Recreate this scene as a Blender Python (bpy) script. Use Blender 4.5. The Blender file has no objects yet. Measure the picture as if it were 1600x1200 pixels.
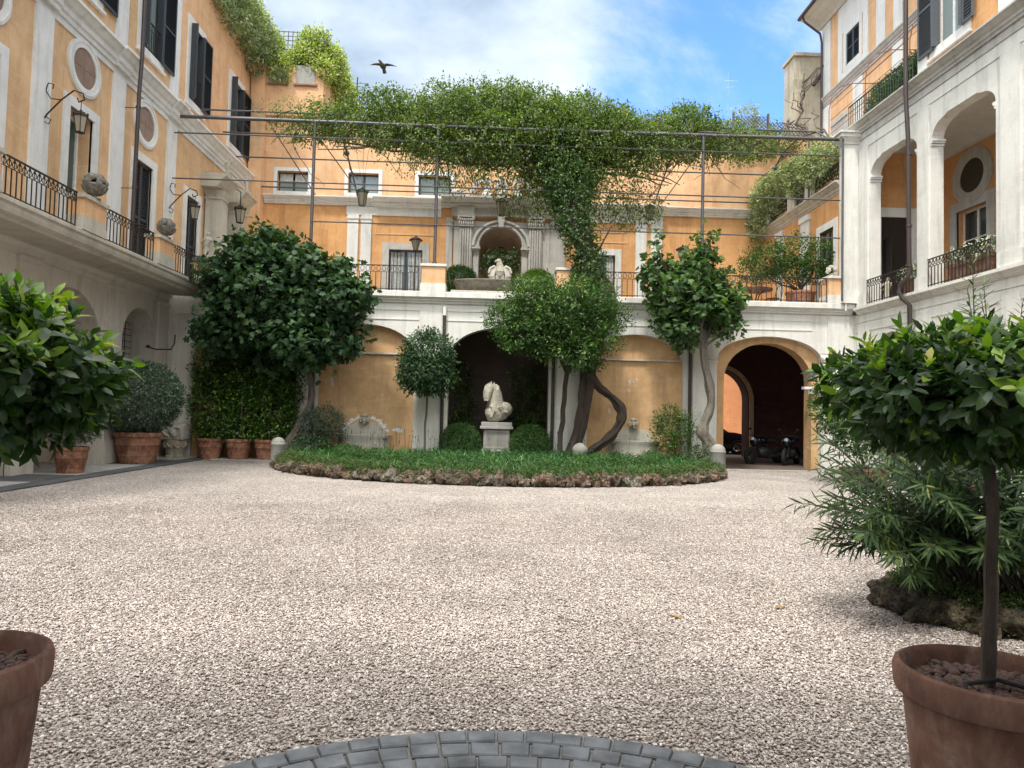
import bpy, bmesh, math, random
import numpy as np
from mathutils import Vector, Matrix
random.seed(7)
rng = np.random.default_rng(11)
R = math.radians
scene = bpy.context.scene
col = scene.collection

# ------------------------------------------------------------------ camera
def _basis(yaw, pitch, roll):
    f = np.array([math.sin(yaw)*math.cos(pitch), math.cos(yaw)*math.cos(pitch), math.sin(pitch)])
    r = np.array([math.cos(yaw), -math.sin(yaw), 0.0]); u = np.cross(r, f)
    c, s = math.cos(roll), math.sin(roll)
    return c*r + s*u, -s*r + c*u, f
r_, u_, f_ = _basis(0.0305, 0.04126, 0.024)
cam_d = bpy.data.cameras.new('camera'); cam = bpy.data.objects.new('camera', cam_d); col.objects.link(cam)
cam.matrix_world = Matrix(((r_[0], u_[0], -f_[0], 0), (r_[1], u_[1], -f_[1], 0), (r_[2], u_[2], -f_[2], 1.6), (0, 0, 0, 1)))
cam_d.sensor_width = 36; cam_d.lens = 36*1110/1600; cam_d.clip_start = 0.05; cam_d.clip_end = 2000
scene.camera = cam

# ------------------------------------------------------------------ light
SUN_EL, SUN_AZ = R(62), R(206)       # azimuth from +Y clockwise: behind the camera, a little to the left
sun_d = bpy.data.lights.new('sun', 'SUN'); sun = bpy.data.objects.new('sun', sun_d); col.objects.link(sun)
sun_d.energy = 1.7; sun_d.angle = R(7); sun_d.color = (1, .955, .88)
sv = Vector((math.sin(SUN_AZ)*math.cos(SUN_EL), math.cos(SUN_AZ)*math.cos(SUN_EL), math.sin(SUN_EL)))
sun.rotation_euler = sv.to_track_quat('Z', 'Y').to_euler()
sun.location = (0, 0, 30)

world = bpy.data.worlds.new("World"); scene.world = world; world.use_nodes = True
nt = world.node_tree; N = nt.nodes; Lk = nt.links; N.clear()
out = N.new('ShaderNodeOutputWorld'); bg = N.new('ShaderNodeBackground')
sky = N.new('ShaderNodeTexSky'); sky.sky_type = 'NISHITA'; sky.sun_disc = False
sky.sun_elevation = SUN_EL; sky.sun_rotation = SUN_AZ; sky.air_density = 1.0; sky.dust_density = .6; sky.ozone_density = 2.2
tc = N.new('ShaderNodeTexCoord'); sep = N.new('ShaderNodeSeparateXYZ'); Lk.new(tc.outputs['Generated'], sep.inputs[0])
def wm(op, a, b=None, c=None):
    n = N.new('ShaderNodeMath'); n.operation = op
    for i, v in enumerate((a, b, c)):
        if v is None: continue
        if isinstance(v, (int, float)): n.inputs[i].default_value = v
        else: Lk.new(v, n.inputs[i])
    return n.outputs[0]
den = wm('ADD', wm('MAXIMUM', sep.outputs[2], 0.0), .16)
cx = wm('DIVIDE', sep.outputs[0], den); cy = wm('DIVIDE', sep.outputs[1], den)
cmb = N.new('ShaderNodeCombineXYZ'); Lk.new(cx, cmb.inputs[0]); Lk.new(cy, cmb.inputs[1])
n1 = N.new('ShaderNodeTexNoise'); n1.inputs['Scale'].default_value = .9; n1.inputs['Detail'].default_value = 9; n1.inputs['Roughness'].default_value = .64; n1.inputs['Distortion'].default_value = .5
Lk.new(cmb.outputs[0], n1.inputs['Vector'])
# the cloud field is thin only in one patch of sky to the north east
dpr = N.new('ShaderNodeVectorMath'); dpr.operation = 'DOT_PRODUCT'; dpr.inputs[1].default_value = Vector((.27, .858, .44)).normalized()
Lk.new(tc.outputs['Generated'], dpr.inputs[0])
patch = N.new('ShaderNodeMapRange'); patch.interpolation_type = 'SMOOTHSTEP'
patch.inputs[1].default_value = .970; patch.inputs[2].default_value = 1.0; patch.inputs[3].default_value = .10; patch.inputs[4].default_value = -.09
Lk.new(dpr.outputs['Value'], patch.inputs[0])
dens = wm('ADD', n1.outputs[0], patch.outputs[0])
cr = N.new('ShaderNodeMapRange'); cr.interpolation_type = 'SMOOTHSTEP'; cr.inputs[1].default_value = .37; cr.inputs[2].default_value = .60
Lk.new(dens, cr.inputs[0])
n2 = N.new('ShaderNodeTexNoise'); n2.inputs['Scale'].default_value = 1.3; n2.inputs['Detail'].default_value = 7; n2.inputs['Roughness'].default_value = .55
mp = N.new('ShaderNodeMapping'); mp.inputs['Location'].default_value = (4.3, 1.7, 2); Lk.new(cmb.outputs[0], mp.inputs[0]); Lk.new(mp.outputs[0], n2.inputs['Vector'])
cc = N.new('ShaderNodeValToRGB'); cc.color_ramp.elements[0].position = .40; cc.color_ramp.elements[0].color = (1.45, 1.95, 2.6, 1)
cc.color_ramp.elements[1].position = .60; cc.color_ramp.elements[1].color = (3.5, 3.9, 4.3, 1)
Lk.new(n2.outputs[0], cc.inputs[0])
# added fill light: unseen cloud behind the camera, brightened round the sun
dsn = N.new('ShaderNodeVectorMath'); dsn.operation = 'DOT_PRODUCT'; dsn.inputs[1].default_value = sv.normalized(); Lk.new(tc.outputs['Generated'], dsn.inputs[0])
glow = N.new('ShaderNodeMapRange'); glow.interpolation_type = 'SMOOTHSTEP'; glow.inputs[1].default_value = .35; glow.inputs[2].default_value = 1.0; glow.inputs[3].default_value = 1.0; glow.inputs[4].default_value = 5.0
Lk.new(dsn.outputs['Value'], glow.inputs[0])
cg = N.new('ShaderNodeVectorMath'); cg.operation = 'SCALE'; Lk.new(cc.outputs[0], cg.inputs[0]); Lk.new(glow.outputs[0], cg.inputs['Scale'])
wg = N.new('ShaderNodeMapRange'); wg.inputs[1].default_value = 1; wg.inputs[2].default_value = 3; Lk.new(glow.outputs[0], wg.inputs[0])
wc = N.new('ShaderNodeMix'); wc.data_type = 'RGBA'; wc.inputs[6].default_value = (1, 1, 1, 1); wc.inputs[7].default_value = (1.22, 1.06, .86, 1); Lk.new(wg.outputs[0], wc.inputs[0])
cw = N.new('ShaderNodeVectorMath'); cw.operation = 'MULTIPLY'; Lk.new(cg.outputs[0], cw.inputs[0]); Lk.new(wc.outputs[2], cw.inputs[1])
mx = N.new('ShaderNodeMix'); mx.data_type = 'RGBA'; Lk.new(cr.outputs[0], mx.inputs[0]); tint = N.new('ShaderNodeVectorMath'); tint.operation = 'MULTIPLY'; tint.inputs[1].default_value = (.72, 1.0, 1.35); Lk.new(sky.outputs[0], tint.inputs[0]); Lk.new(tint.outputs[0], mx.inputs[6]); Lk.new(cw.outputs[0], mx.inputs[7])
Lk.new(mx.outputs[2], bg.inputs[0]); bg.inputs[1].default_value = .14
Lk.new(bg.outputs[0], out.inputs[0])

scene.view_settings.view_transform = 'Standard'; scene.view_settings.look = 'None'
scene.view_settings.gamma = 1; scene.view_settings.exposure = 1.13
scene.render.engine = 'CYCLES'
scene.cycles.max_bounces = 8; scene.cycles.diffuse_bounces = 5; scene.cycles.transparent_max_bounces = 4

# ------------------------------------------------------------------ materials
MATS = {}
def newmat(name):
    m = bpy.data.materials.new(name); m.use_nodes = True; t = m.node_tree; t.nodes.clear()
    o = t.nodes.new('ShaderNodeOutputMaterial'); b = t.nodes.new('ShaderNodeBsdfPrincipled'); t.links.new(b.outputs[0], o.inputs[0])
    MATS[name] = m
    return m, t, b
def noise(t, scale, detail=5, rough=.55, vec=None, dist=0):
    n = t.nodes.new('ShaderNodeTexNoise'); n.inputs['Scale'].default_value = scale; n.inputs['Detail'].default_value = detail
    n.inputs['Roughness'].default_value = rough; n.inputs['Distortion'].default_value = dist
    if vec is not None: t.links.new(vec, n.inputs['Vector'])
    return n.outputs[0]
def ramp(t, fac, stops):
    r = t.nodes.new('ShaderNodeValToRGB'); e = r.color_ramp.elements
    while len(e) < len(stops): e.new(.5)
    for i, (p, c) in enumerate(stops):
        e[i].position = p; e[i].color = (c[0], c[1], c[2], 1) if len(c) == 3 else c
    t.links.new(fac, r.inputs[0]); return r.outputs[0]
def grey(v): return (v, v, v)
def mixc(t, fac, a, b, mode='MIX'):
    m = t.nodes.new('ShaderNodeMix'); m.data_type = 'RGBA'; m.blend_type = mode
    for i, v in ((0, fac), (6, a), (7, b)):
        if isinstance(v, (int, float)): m.inputs[i].default_value = v
        elif isinstance(v, tuple): m.inputs[i].default_value = (v[0], v[1], v[2], 1)
        else: t.links.new(v, m.inputs[i])
    return m.outputs[2]
def wpos(t, scale=(1, 1, 1), obj=False):
    if obj: g = t.nodes.new('ShaderNodeTexCoord').outputs['Object']
    else: g = t.nodes.new('ShaderNodeNewGeometry').outputs['Position']
    m = t.nodes.new('ShaderNodeMapping'); m.inputs['Scale'].default_value = scale; t.links.new(g, m.inputs[0]); return m.outputs[0]
def bump(t, b, h, strength=.3, dist=.01):
    n = t.nodes.new('ShaderNodeBump'); n.inputs['Strength'].default_value = strength; n.inputs['Distance'].default_value = dist
    t.links.new(h, n.inputs['Height']); t.links.new(n.outputs[0], b.inputs['Normal'])
def stucco(name, c, var=.25, stain=.35, staincol=(.16, .13, .10), light=(.62, .5, .38), rough=.9, peel=.0):
    """mottled lime paint: cloudy tone, brush streaks, drip stains, faint cracks, relief"""
    m, t, b = newmat(name)
    p = wpos(t)
    big = noise(t, .55, 4, .6, p, .4); mid = noise(t, 2.6, 8, .68, p, .5); fine = noise(t, 38, 4, .6, p)
    dk = tuple(v*(1-var) for v in c); lt = tuple(min(1, v*(1+var*.55)+.012) for v in c)
    c1 = ramp(t, big, [(.38, dk), (.5, c), (.60, lt)])
    c2 = ramp(t, mid, [(.38, tuple(v*(1-var*.9) for v in c)), (.5, c), (.63, tuple(a*.45+l*.55 for a, l in zip(c, light)))])
    cc_ = mixc(t, .55, c1, c2)
    drip = noise(t, 1.0, 7, .65, wpos(t, (3.2, 3.2, .33)), .6)
    df = ramp(t, drip, [(.50, grey(0)), (.64, grey(stain))])
    cc_ = mixc(t, df, cc_, staincol)
    st2 = noise(t, 1.0, 6, .7, wpos(t, (8.5, 8.5, .42)), .5)
    cc_ = mixc(t, ramp(t, st2, [(.54, grey(0)), (.68, grey(min(.6, stain*.8)))]), cc_, tuple(a*.55+q*.45 for a, q in zip(c, staincol)))
    cc_ = mixc(t, .35, cc_, ramp(t, fine, [(.25, tuple(v*.72 for v in c)), (.75, tuple(min(1, v*1.2) for v in c))]))
    horiz = noise(t, 1.0, 5, .6, wpos(t, (.8, .8, 5.5)), .3)
    cc_ = mixc(t, ramp(t, horiz, [(.55, grey(0)), (.66, grey(.35))]), cc_, tuple(a*.5+l*.5 for a, l in zip(c, light)))
    if peel > 0:
        pk = ramp(t, noise(t, 1.9, 9, .62, p, .2), [(.66-peel*.1, grey(0)), (.675-peel*.1, grey(.9))])
        cc_ = mixc(t, pk, cc_, (.55, .52, .47))
    t.links.new(cc_, b.inputs['Base Color'])
    b.inputs['Roughness'].default_value = rough; b.inputs['Specular IOR Level'].default_value = .25
    h = t.nodes.new('ShaderNodeMath'); h.operation = 'MULTIPLY_ADD'; h.inputs[1].default_value = .35
    t.links.new(fine, h.inputs[0]); t.links.new(mid, h.inputs[2])
    bump(t, b, h.outputs[0], .35, .02)
    return m
stucco('peach', (.72, .43, .235), .30, .45, (.33, .19, .10), (.78, .58, .42))
stucco('pale_ochre', (.67, .43, .235), .30, .5, (.36, .22, .12), (.74, .58, .42), peel=.0)
stucco('deep_ochre', (.66, .35, .15), .34, .5, (.25, .11, .04), (.72, .47, .26))
stucco('court_orange', (.72, .30, .13), .25, .2, (.3, .12, .06), (.75, .45, .28))
stucco('arch_ochre', (.56, .345, .175), .36, .55, (.26, .17, .10), (.7, .52, .34), peel=.22)
stucco('white_wall', (.68, .655, .605), .2, .55, (.30, .29, .26), (.74, .73, .70))
stucco('grey_wall', (.58, .535, .47), .2, .45, (.17, .14, .11), (.55, .52, .46))
stucco('white_trim', (.71, .70, .675), .2, .5, (.36, .36, .35), (.76, .76, .76))
stucco('stone_trim', (.47, .45, .42), .25, .5, (.14, .13, .11), (.62, .60, .56))
stucco('travertine', (.50, .46, .39), .3, .5, (.15, .13, .10), (.62, .58, .50))
stucco('weathered', (.47, .41, .31), .4, .85, (.09, .08, .065), (.66, .58, .46))
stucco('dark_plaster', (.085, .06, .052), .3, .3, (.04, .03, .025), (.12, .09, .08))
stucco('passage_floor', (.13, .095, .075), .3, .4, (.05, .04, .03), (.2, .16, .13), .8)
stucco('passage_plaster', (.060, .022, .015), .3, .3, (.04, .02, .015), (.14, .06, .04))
stucco('soffit', (.58, .55, .49), .12, .3, (.3, .27, .22), (.56, .53, .48))
def potmat(name, c, pale, dark):
    m, t, b = newmat(name); p = wpos(t)
    a = noise(t, 3.2, 8, .68, p, .8); e = noise(t, 14, 6, .65, wpos(t, (1, 1, .45)), .4); f = noise(t, 90, 3, .6, p)
    q = ramp(t, a, [(.36, dark), (.50, c), (.62, tuple(x*.55+y*.45 for x, y in zip(c, pale))), (.70, pale)])
    q = mixc(t, ramp(t, e, [(.50, grey(0)), (.66, grey(.55))]), q, pale); q = mixc(t, ramp(t, noise(t, 1.6, 6, .7, wpos(t, (2, 2, .5))), [(.52, grey(0)), (.66, grey(.7))]), q, dark)
    t.links.new(q, b.inputs['Base Color']); b.inputs['Roughness'].default_value = .85; b.inputs['Specular IOR Level'].default_value = .25; bump(t, b, mixc(t, .5, e, f), .35, .006)
potmat('terracotta', (.27, .115, .068), (.42, .27, .20), (.11, .055, .038)); potmat('dark_terracotta', (.20, .098, .066), (.31, .21, .16), (.11, .06, .045))
stucco('bollard_stone', (.27, .26, .235), .3, .5, (.10, .10, .085), (.38, .37, .34))
stucco('statue_marble', (.43, .395, .32), .35, .75, (.12, .10, .07), (.66, .61, .50), .75)
stucco('medallion_disc', (.27, .185, .145), .3, .3, (.16, .12, .10), (.42, .32, .27))
stucco('niche_plaster', (.40, .27, .19), .3, .4, (.2, .14, .1), (.5, .40, .32))
stucco('roof_tile', (.30, .16, .10), .35, .4, (.1, .06, .04), (.4, .28, .2))
stucco('slab_grey', (.085, .088, .092), .35, .3, (.04, .04, .04), (.2, .2, .2), .7)
stucco('slab_pale', (.36, .345, .32), .25, .5, (.15, .14, .12), (.5, .48, .44), .75)
def plain(name, c, rough=.6, metal=0, spec=.5, var=.2, scale=18, obj=True, bmp=.15):
    m, t, b = newmat(name); p = wpos(t, obj=obj)
    n = noise(t, scale, 6, .6, p)
    t.links.new(ramp(t, n, [(.3, tuple(v*(1-var) for v in c)), (.7, tuple(min(1, v*(1+var)) for v in c))]), b.inputs['Base Color'])
    b.inputs['Roughness'].default_value = rough; b.inputs['Metallic'].default_value = metal; b.inputs['Specular IOR Level'].default_value = spec
    if bmp: bump(t, b, n, bmp, .004)
    return m
plain('iron', (.028, .020, .017), .55, .3)
plain('pergola_iron', (.10, .095, .10), .5, .5)
plain('pipe_brown', (.060, .044, .040), .5, .3)
plain('shutter', (.030, .036, .044), .5)
plain('shutter_pale', (.085, .092, .105), .55)
plain('frame_white', (.72, .72, .70), .5)
plain('frame_dark', (.035, .038, .034), .5)
plain('dark_wood', (.022, .017, .014), .5)
plain('copper_green', (.06, .075, .055), .55, .3)
plain('red_wire', (.18, .055, .05), .6)
plain('white_plastic', (.7, .7, .7), .4)
plain('soil', (.035, .022, .016), .95, scale=60, bmp=.8)
plain('car_paint', (.012, .014, .018), .15, .2, .8, bmp=0)
plain('tyre', (.012, .012, .012), .8)
plain('chrome', (.55, .55, .55), .2, 1, bmp=0)
plain('lamp_lens', (.75, .77, .8), .1, 0, .8, bmp=0)
plain('red_lens', (.4, .02, .02), .2, bmp=0)
plain('bird_grey', (.14, .13, .12), .8)
plain('curtain', (.5, .5, .47), .9, scale=9, var=.35)
plain('paper_white', (.65, .65, .62), .8)
def glassy(name, c, rough=.06):
    m, t, b = newmat(name); b.inputs['Base Color'].default_value = (*c, 1); b.inputs['Roughness'].default_value = rough
    b.inputs['Specular IOR Level'].default_value = .9
    n = noise(t, 1.3, 2, .5, wpos(t)); bump(t, b, n, .12, .05); return m
glassy('glass_dark', (.035, .045, .045)); glassy('glass_green', (.05, .085, .075)); glassy('glass_pale', (.22, .27, .26), .12)
glassy('lantern_glass', (.30, .27, .20), .2)
def bark(name, c, sc=1):
    m, t, b = newmat(name)
    a = noise(t, 9*sc, 8, .7, wpos(t, (2.4, 2.4, .35)), .8); bb = noise(t, 30*sc, 5, .6, wpos(t))
    t.links.new(mixc(t, .4, ramp(t, a, [(.3, tuple(v*.35 for v in c)), (.55, c), (.75, tuple(v*1.7 for v in c))]), ramp(t, bb, [(.3, tuple(v*.6 for v in c)), (.7, tuple(v*1.4 for v in c))])), b.inputs['Base Color'])
    b.inputs['Roughness'].default_value = .95; bump(t, b, a, .9, .05); return m
bark('bark_dark', (.055, .038, .030)); bark('bark_fig', (.19, .165, .135)); bark('bark_brown', (.11, .085, .065)); bark('bark_pale', (.25, .20, .14))
def leafmat(name, stops, rough=.42, trans=.25, spec=.45):
    """stops: colour by the per-leaf attribute 'var'"""
    m, t, b = newmat(name)
    a = t.nodes.new('ShaderNodeAttribute'); a.attribute_name = 'var'
    c = ramp(t, a.outputs['Fac'], stops)
    t.links.new(c, b.inputs['Base Color']); b.inputs['Roughness'].default_value = rough; b.inputs['Specular IOR Level'].default_value = spec
    tr = t.nodes.new('ShaderNodeBsdfTranslucent'); t.links.new(mixc(t, 1.0, c, (1.6, 1.9, .6), 'MULTIPLY'), tr.inputs[0])
    ms = t.nodes.new('ShaderNodeMixShader'); ms.inputs[0].default_value = trans
    o = [n for n in t.nodes if n.type == 'OUTPUT_MATERIAL'][0]
    t.links.new(b.outputs[0], ms.inputs[1]); t.links.new(tr.outputs[0], ms.inputs[2]); t.links.new(ms.outputs[0], o.inputs[0])
    return m
leafmat('leaf_bay', [(0, (.016, .040, .010)), (.6, (.035, .080, .016)), (.80, (.13, .25, .026)), (.97, (.26, .40, .04)), (1, (.42, .36, .06))], .38, .24)  # brighter stops carry sunlight painted into the upper leaves
leafmat('leaf_vine', [(0, (.022, .042, .010)), (.5, (.068, .108, .021)), (.85, (.15, .195, .040)), (1, (.26, .27, .09))], .5, .3)
leafmat('leaf_ivy_trunk', [(0, (.015, .035, .012)), (.6, (.04, .085, .02)), (1, (.11, .19, .04))], .45, .2)
leafmat('leaf_fig', [(0, (.012, .032, .016)), (.6, (.030, .068, .026)), (.9, (.055, .11, .035)), (1, (.11, .15, .045))], .55, .2, .3)
leafmat('leaf_figlight', [(0, (.020, .046, .018)), (.6, (.050, .10, .032)), (1, (.13, .20, .055))], .55, .3, .3)
leafmat('leaf_mid', [(0, (.012, .034, .010)), (.45, (.032, .078, .016)), (.8, (.075, .145, .024)), (1, (.17, .26, .045))], .42, .25, .35)
leafmat('leaf_box', [(0, (.015, .04, .008)), (.6, (.032, .085, .012)), (1, (.06, .15, .02))], .5, .15)
leafmat('leaf_boxlight', [(0, (.05, .11, .01)), (.6, (.12, .24, .016)), (1, (.21, .38, .03))], .5, .25)
leafmat('leaf_greygreen', [(0, (.03, .05, .035)), (.6, (.07, .11, .07)), (1, (.16, .21, .14))], .5, .15)
leafmat('leaf_jasmine', [(0, (.06, .09, .045)), (.45, (.17, .21, .10)), (.75, (.34, .37, .23)), (1, (.68, .66, .52))], .5, .3)
leafmat('leaf_jasmine_yellow', [(0, (.06, .11, .02)), (.4, (.20, .26, .06)), (.8, (.42, .44, .15)), (1, (.66, .62, .34))], .5, .3)
leafmat('leaf_camellia', [(0, (.008, .026, .007)), (.5, (.030, .075, .014)), (.75, (.10, .19, .024)), (1, (.28, .38, .05))], .3, .2)
leafmat('leaf_oleander', [(0, (.014, .030, .012)), (.6, (.034, .064, .022)), (.93, (.085, .14, .04)), (1, (.30, .26, .07))], .6, .2, .25)
leafmat('leaf_blade', [(0, (.008, .032, .012)), (.5, (.034, .10, .034)), (.85, (.10, .20, .07)), (1, (.24, .36, .17))], .4, .25)
leafmat('leaf_moss', [(0, (.02, .035, .008)), (.6, (.05, .09, .016)), (1, (.10, .15, .03))], .8, .1)
leafmat('petal_white', [(0, (.6, .6, .56)), (1, (.85, .85, .8))], .6, .3)
leafmat('leaf_dry', [(0, (.24, .12, .03)), (1, (.42, .27, .07))], .7, .2)
def gravelmat():
    m, t, b = newmat('gravel')
    p = wpos(t); v = t.nodes.new('ShaderNodeTexVoronoi'); v.inputs['Scale'].default_value = 46; v.inputs['Randomness'].default_value = 1
    t.links.new(p, v.inputs['Vector'])
    sx = t.nodes.new('ShaderNodeSeparateColor'); t.links.new(v.outputs['Color'], sx.inputs[0])
    c = ramp(t, sx.outputs[0], [(0, (.20, .17, .15)), (.25, (.37, .325, .295)), (.6, (.52, .47, .435)), (1, (.74, .70, .655))])
    edge = ramp(t, v.outputs['Distance'], [(.25, grey(1)), (.70, grey(.45))])
    c = mixc(t, 1.0, c, edge, 'MULTIPLY')
    big = noise(t, .7, 5, .6, p); c = mixc(t, 1.0, c, ramp(t, big, [(.3, (.75, .725, .715)), (.7, (1.04, 1.01, 1.0))]), 'MULTIPLY')
    t.links.new(c, b.inputs['Base Color']); b.inputs['Roughness'].default_value = .8; b.inputs['Specular IOR Level'].default_value = .3
    inv = t.nodes.new('ShaderNodeMath'); inv.operation = 'SUBTRACT'; inv.inputs[0].default_value = 1; t.links.new(v.outputs['Distance'], inv.inputs[1])
    bump(t, b, inv.outputs[0], .9, .012)
gravelmat()
def pebblemat():
    m, t, b = newmat('pebble')
    oi = t.nodes.new('ShaderNodeObjectInfo')
    c = ramp(t, oi.outputs['Random'], [(0, (.14, .11, .095)), (.10, (.25, .205, .185)), (.35, (.36, .31, .28)), (.6, (.44, .39, .355)), (.88, (.54, .495, .46)), (1, (.76, .73, .69))])
    big = noise(t, .7, 5, .6, wpos(t)); c = mixc(t, 1.0, c, ramp(t, big, [(.3, (.75, .725, .715)), (.7, (1.04, 1.01, 1.0))]), 'MULTIPLY')
    t.links.new(c, b.inputs['Base Color']); b.inputs['Roughness'].default_value = .65; b.inputs['Specular IOR Level'].default_value = .35
pebblemat()
def rockmat(name, stops):
    m, t, b = newmat(name); p = wpos(t)
    v = t.nodes.new('ShaderNodeTexVoronoi'); v.inputs['Scale'].default_value = 3.1; t.links.new(p, v.inputs['Vector'])
    sx = t.nodes.new('ShaderNodeSeparateColor'); t.links.new(v.outputs['Color'], sx.inputs[0])
    a = ramp(t, sx.outputs[0], stops); n = noise(t, 22, 8, .75, p, .6)
    t.links.new(mixc(t, 1.0, a, ramp(t, n, [(.40, grey(.10)), (.60, grey(1.2))]), 'MULTIPLY'), b.inputs['Base Color'])
    b.inputs['Roughness'].default_value = .95; bump(t, b, n, 1.0, .06)
plain('basin_stone', (.15, .13, .10), .9, scale=5, var=.6, bmp=.6)
plain('urn_stone', (.17, .155, .13), .9, scale=12, var=.55, bmp=.6)
rockmat('tufa', [(0, (.12, .10, .075)), (.3, (.22, .14, .09)), (.55, (.20, .165, .125)), (.8, (.27, .16, .105)), (1, (.31, .285, .23))])
rockmat('dark_tufa', [(0, (.12, .095, .06)), (.5, (.20, .15, .09)), (1, (.25, .20, .13))])
plain('lava_gravel', (.12, .072, .058), .9, scale=30, var=.5)
plain('cobble', (.105, .112, .124), .65, scale=6, var=.55, obj=False, bmp=.5)
plain('joint', (.15, .145, .135), .95, scale=50, obj=False, bmp=.6)
M = MATS

# ------------------------------------------------------------------ object helpers
WORLD = {}          # object -> world position of its origin (no rotations are used on parents while building)
def tag(o, label=None, cat=None, group=None, kind=None):
    if label: o['label'] = label
    if cat: o['category'] = cat
    if group: o['group'] = group
    if kind: o['kind'] = kind
    return o
def thing(name, loc, label, cat, group=None):
    o = bpy.data.objects.new(name, None); col.objects.link(o); o.location = loc; o.empty_display_size = .2
    WORLD[o] = Vector(loc); return tag(o, label, cat, group)
def link(name, me, mat, parent=None, origin=None):
    """me has world coordinates; origin is moved to the parent's origin or to the base of the mesh"""
    o = bpy.data.objects.new(name, me)
    col.objects.link(o)
    n = len(me.vertices); a = np.empty(n*3); me.vertices.foreach_get('co', a); a = a.reshape(-1, 3)
    if origin is None:
        mn, mxx = a.min(0), a.max(0); origin = Vector(((mn[0]+mxx[0])/2, (mn[1]+mxx[1])/2, mn[2]))
    origin = Vector(origin); a -= np.array(origin); me.vertices.foreach_set('co', a.ravel())
    if parent is not None: o.parent = parent; o.location = origin - WORLD[parent]
    else: o.location = origin
    WORLD[o] = origin
    for m in (mat if isinstance(mat, (list, tuple)) else [mat]):
        me.materials.append(M[m] if isinstance(m, str) else m)
    me.update(); return o
def copy_tree(o, parent=None):
    c = o.copy(); col.objects.link(c); c.parent = parent
    for ch in list(o.children): copy_tree(ch, c)
    return c

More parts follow.
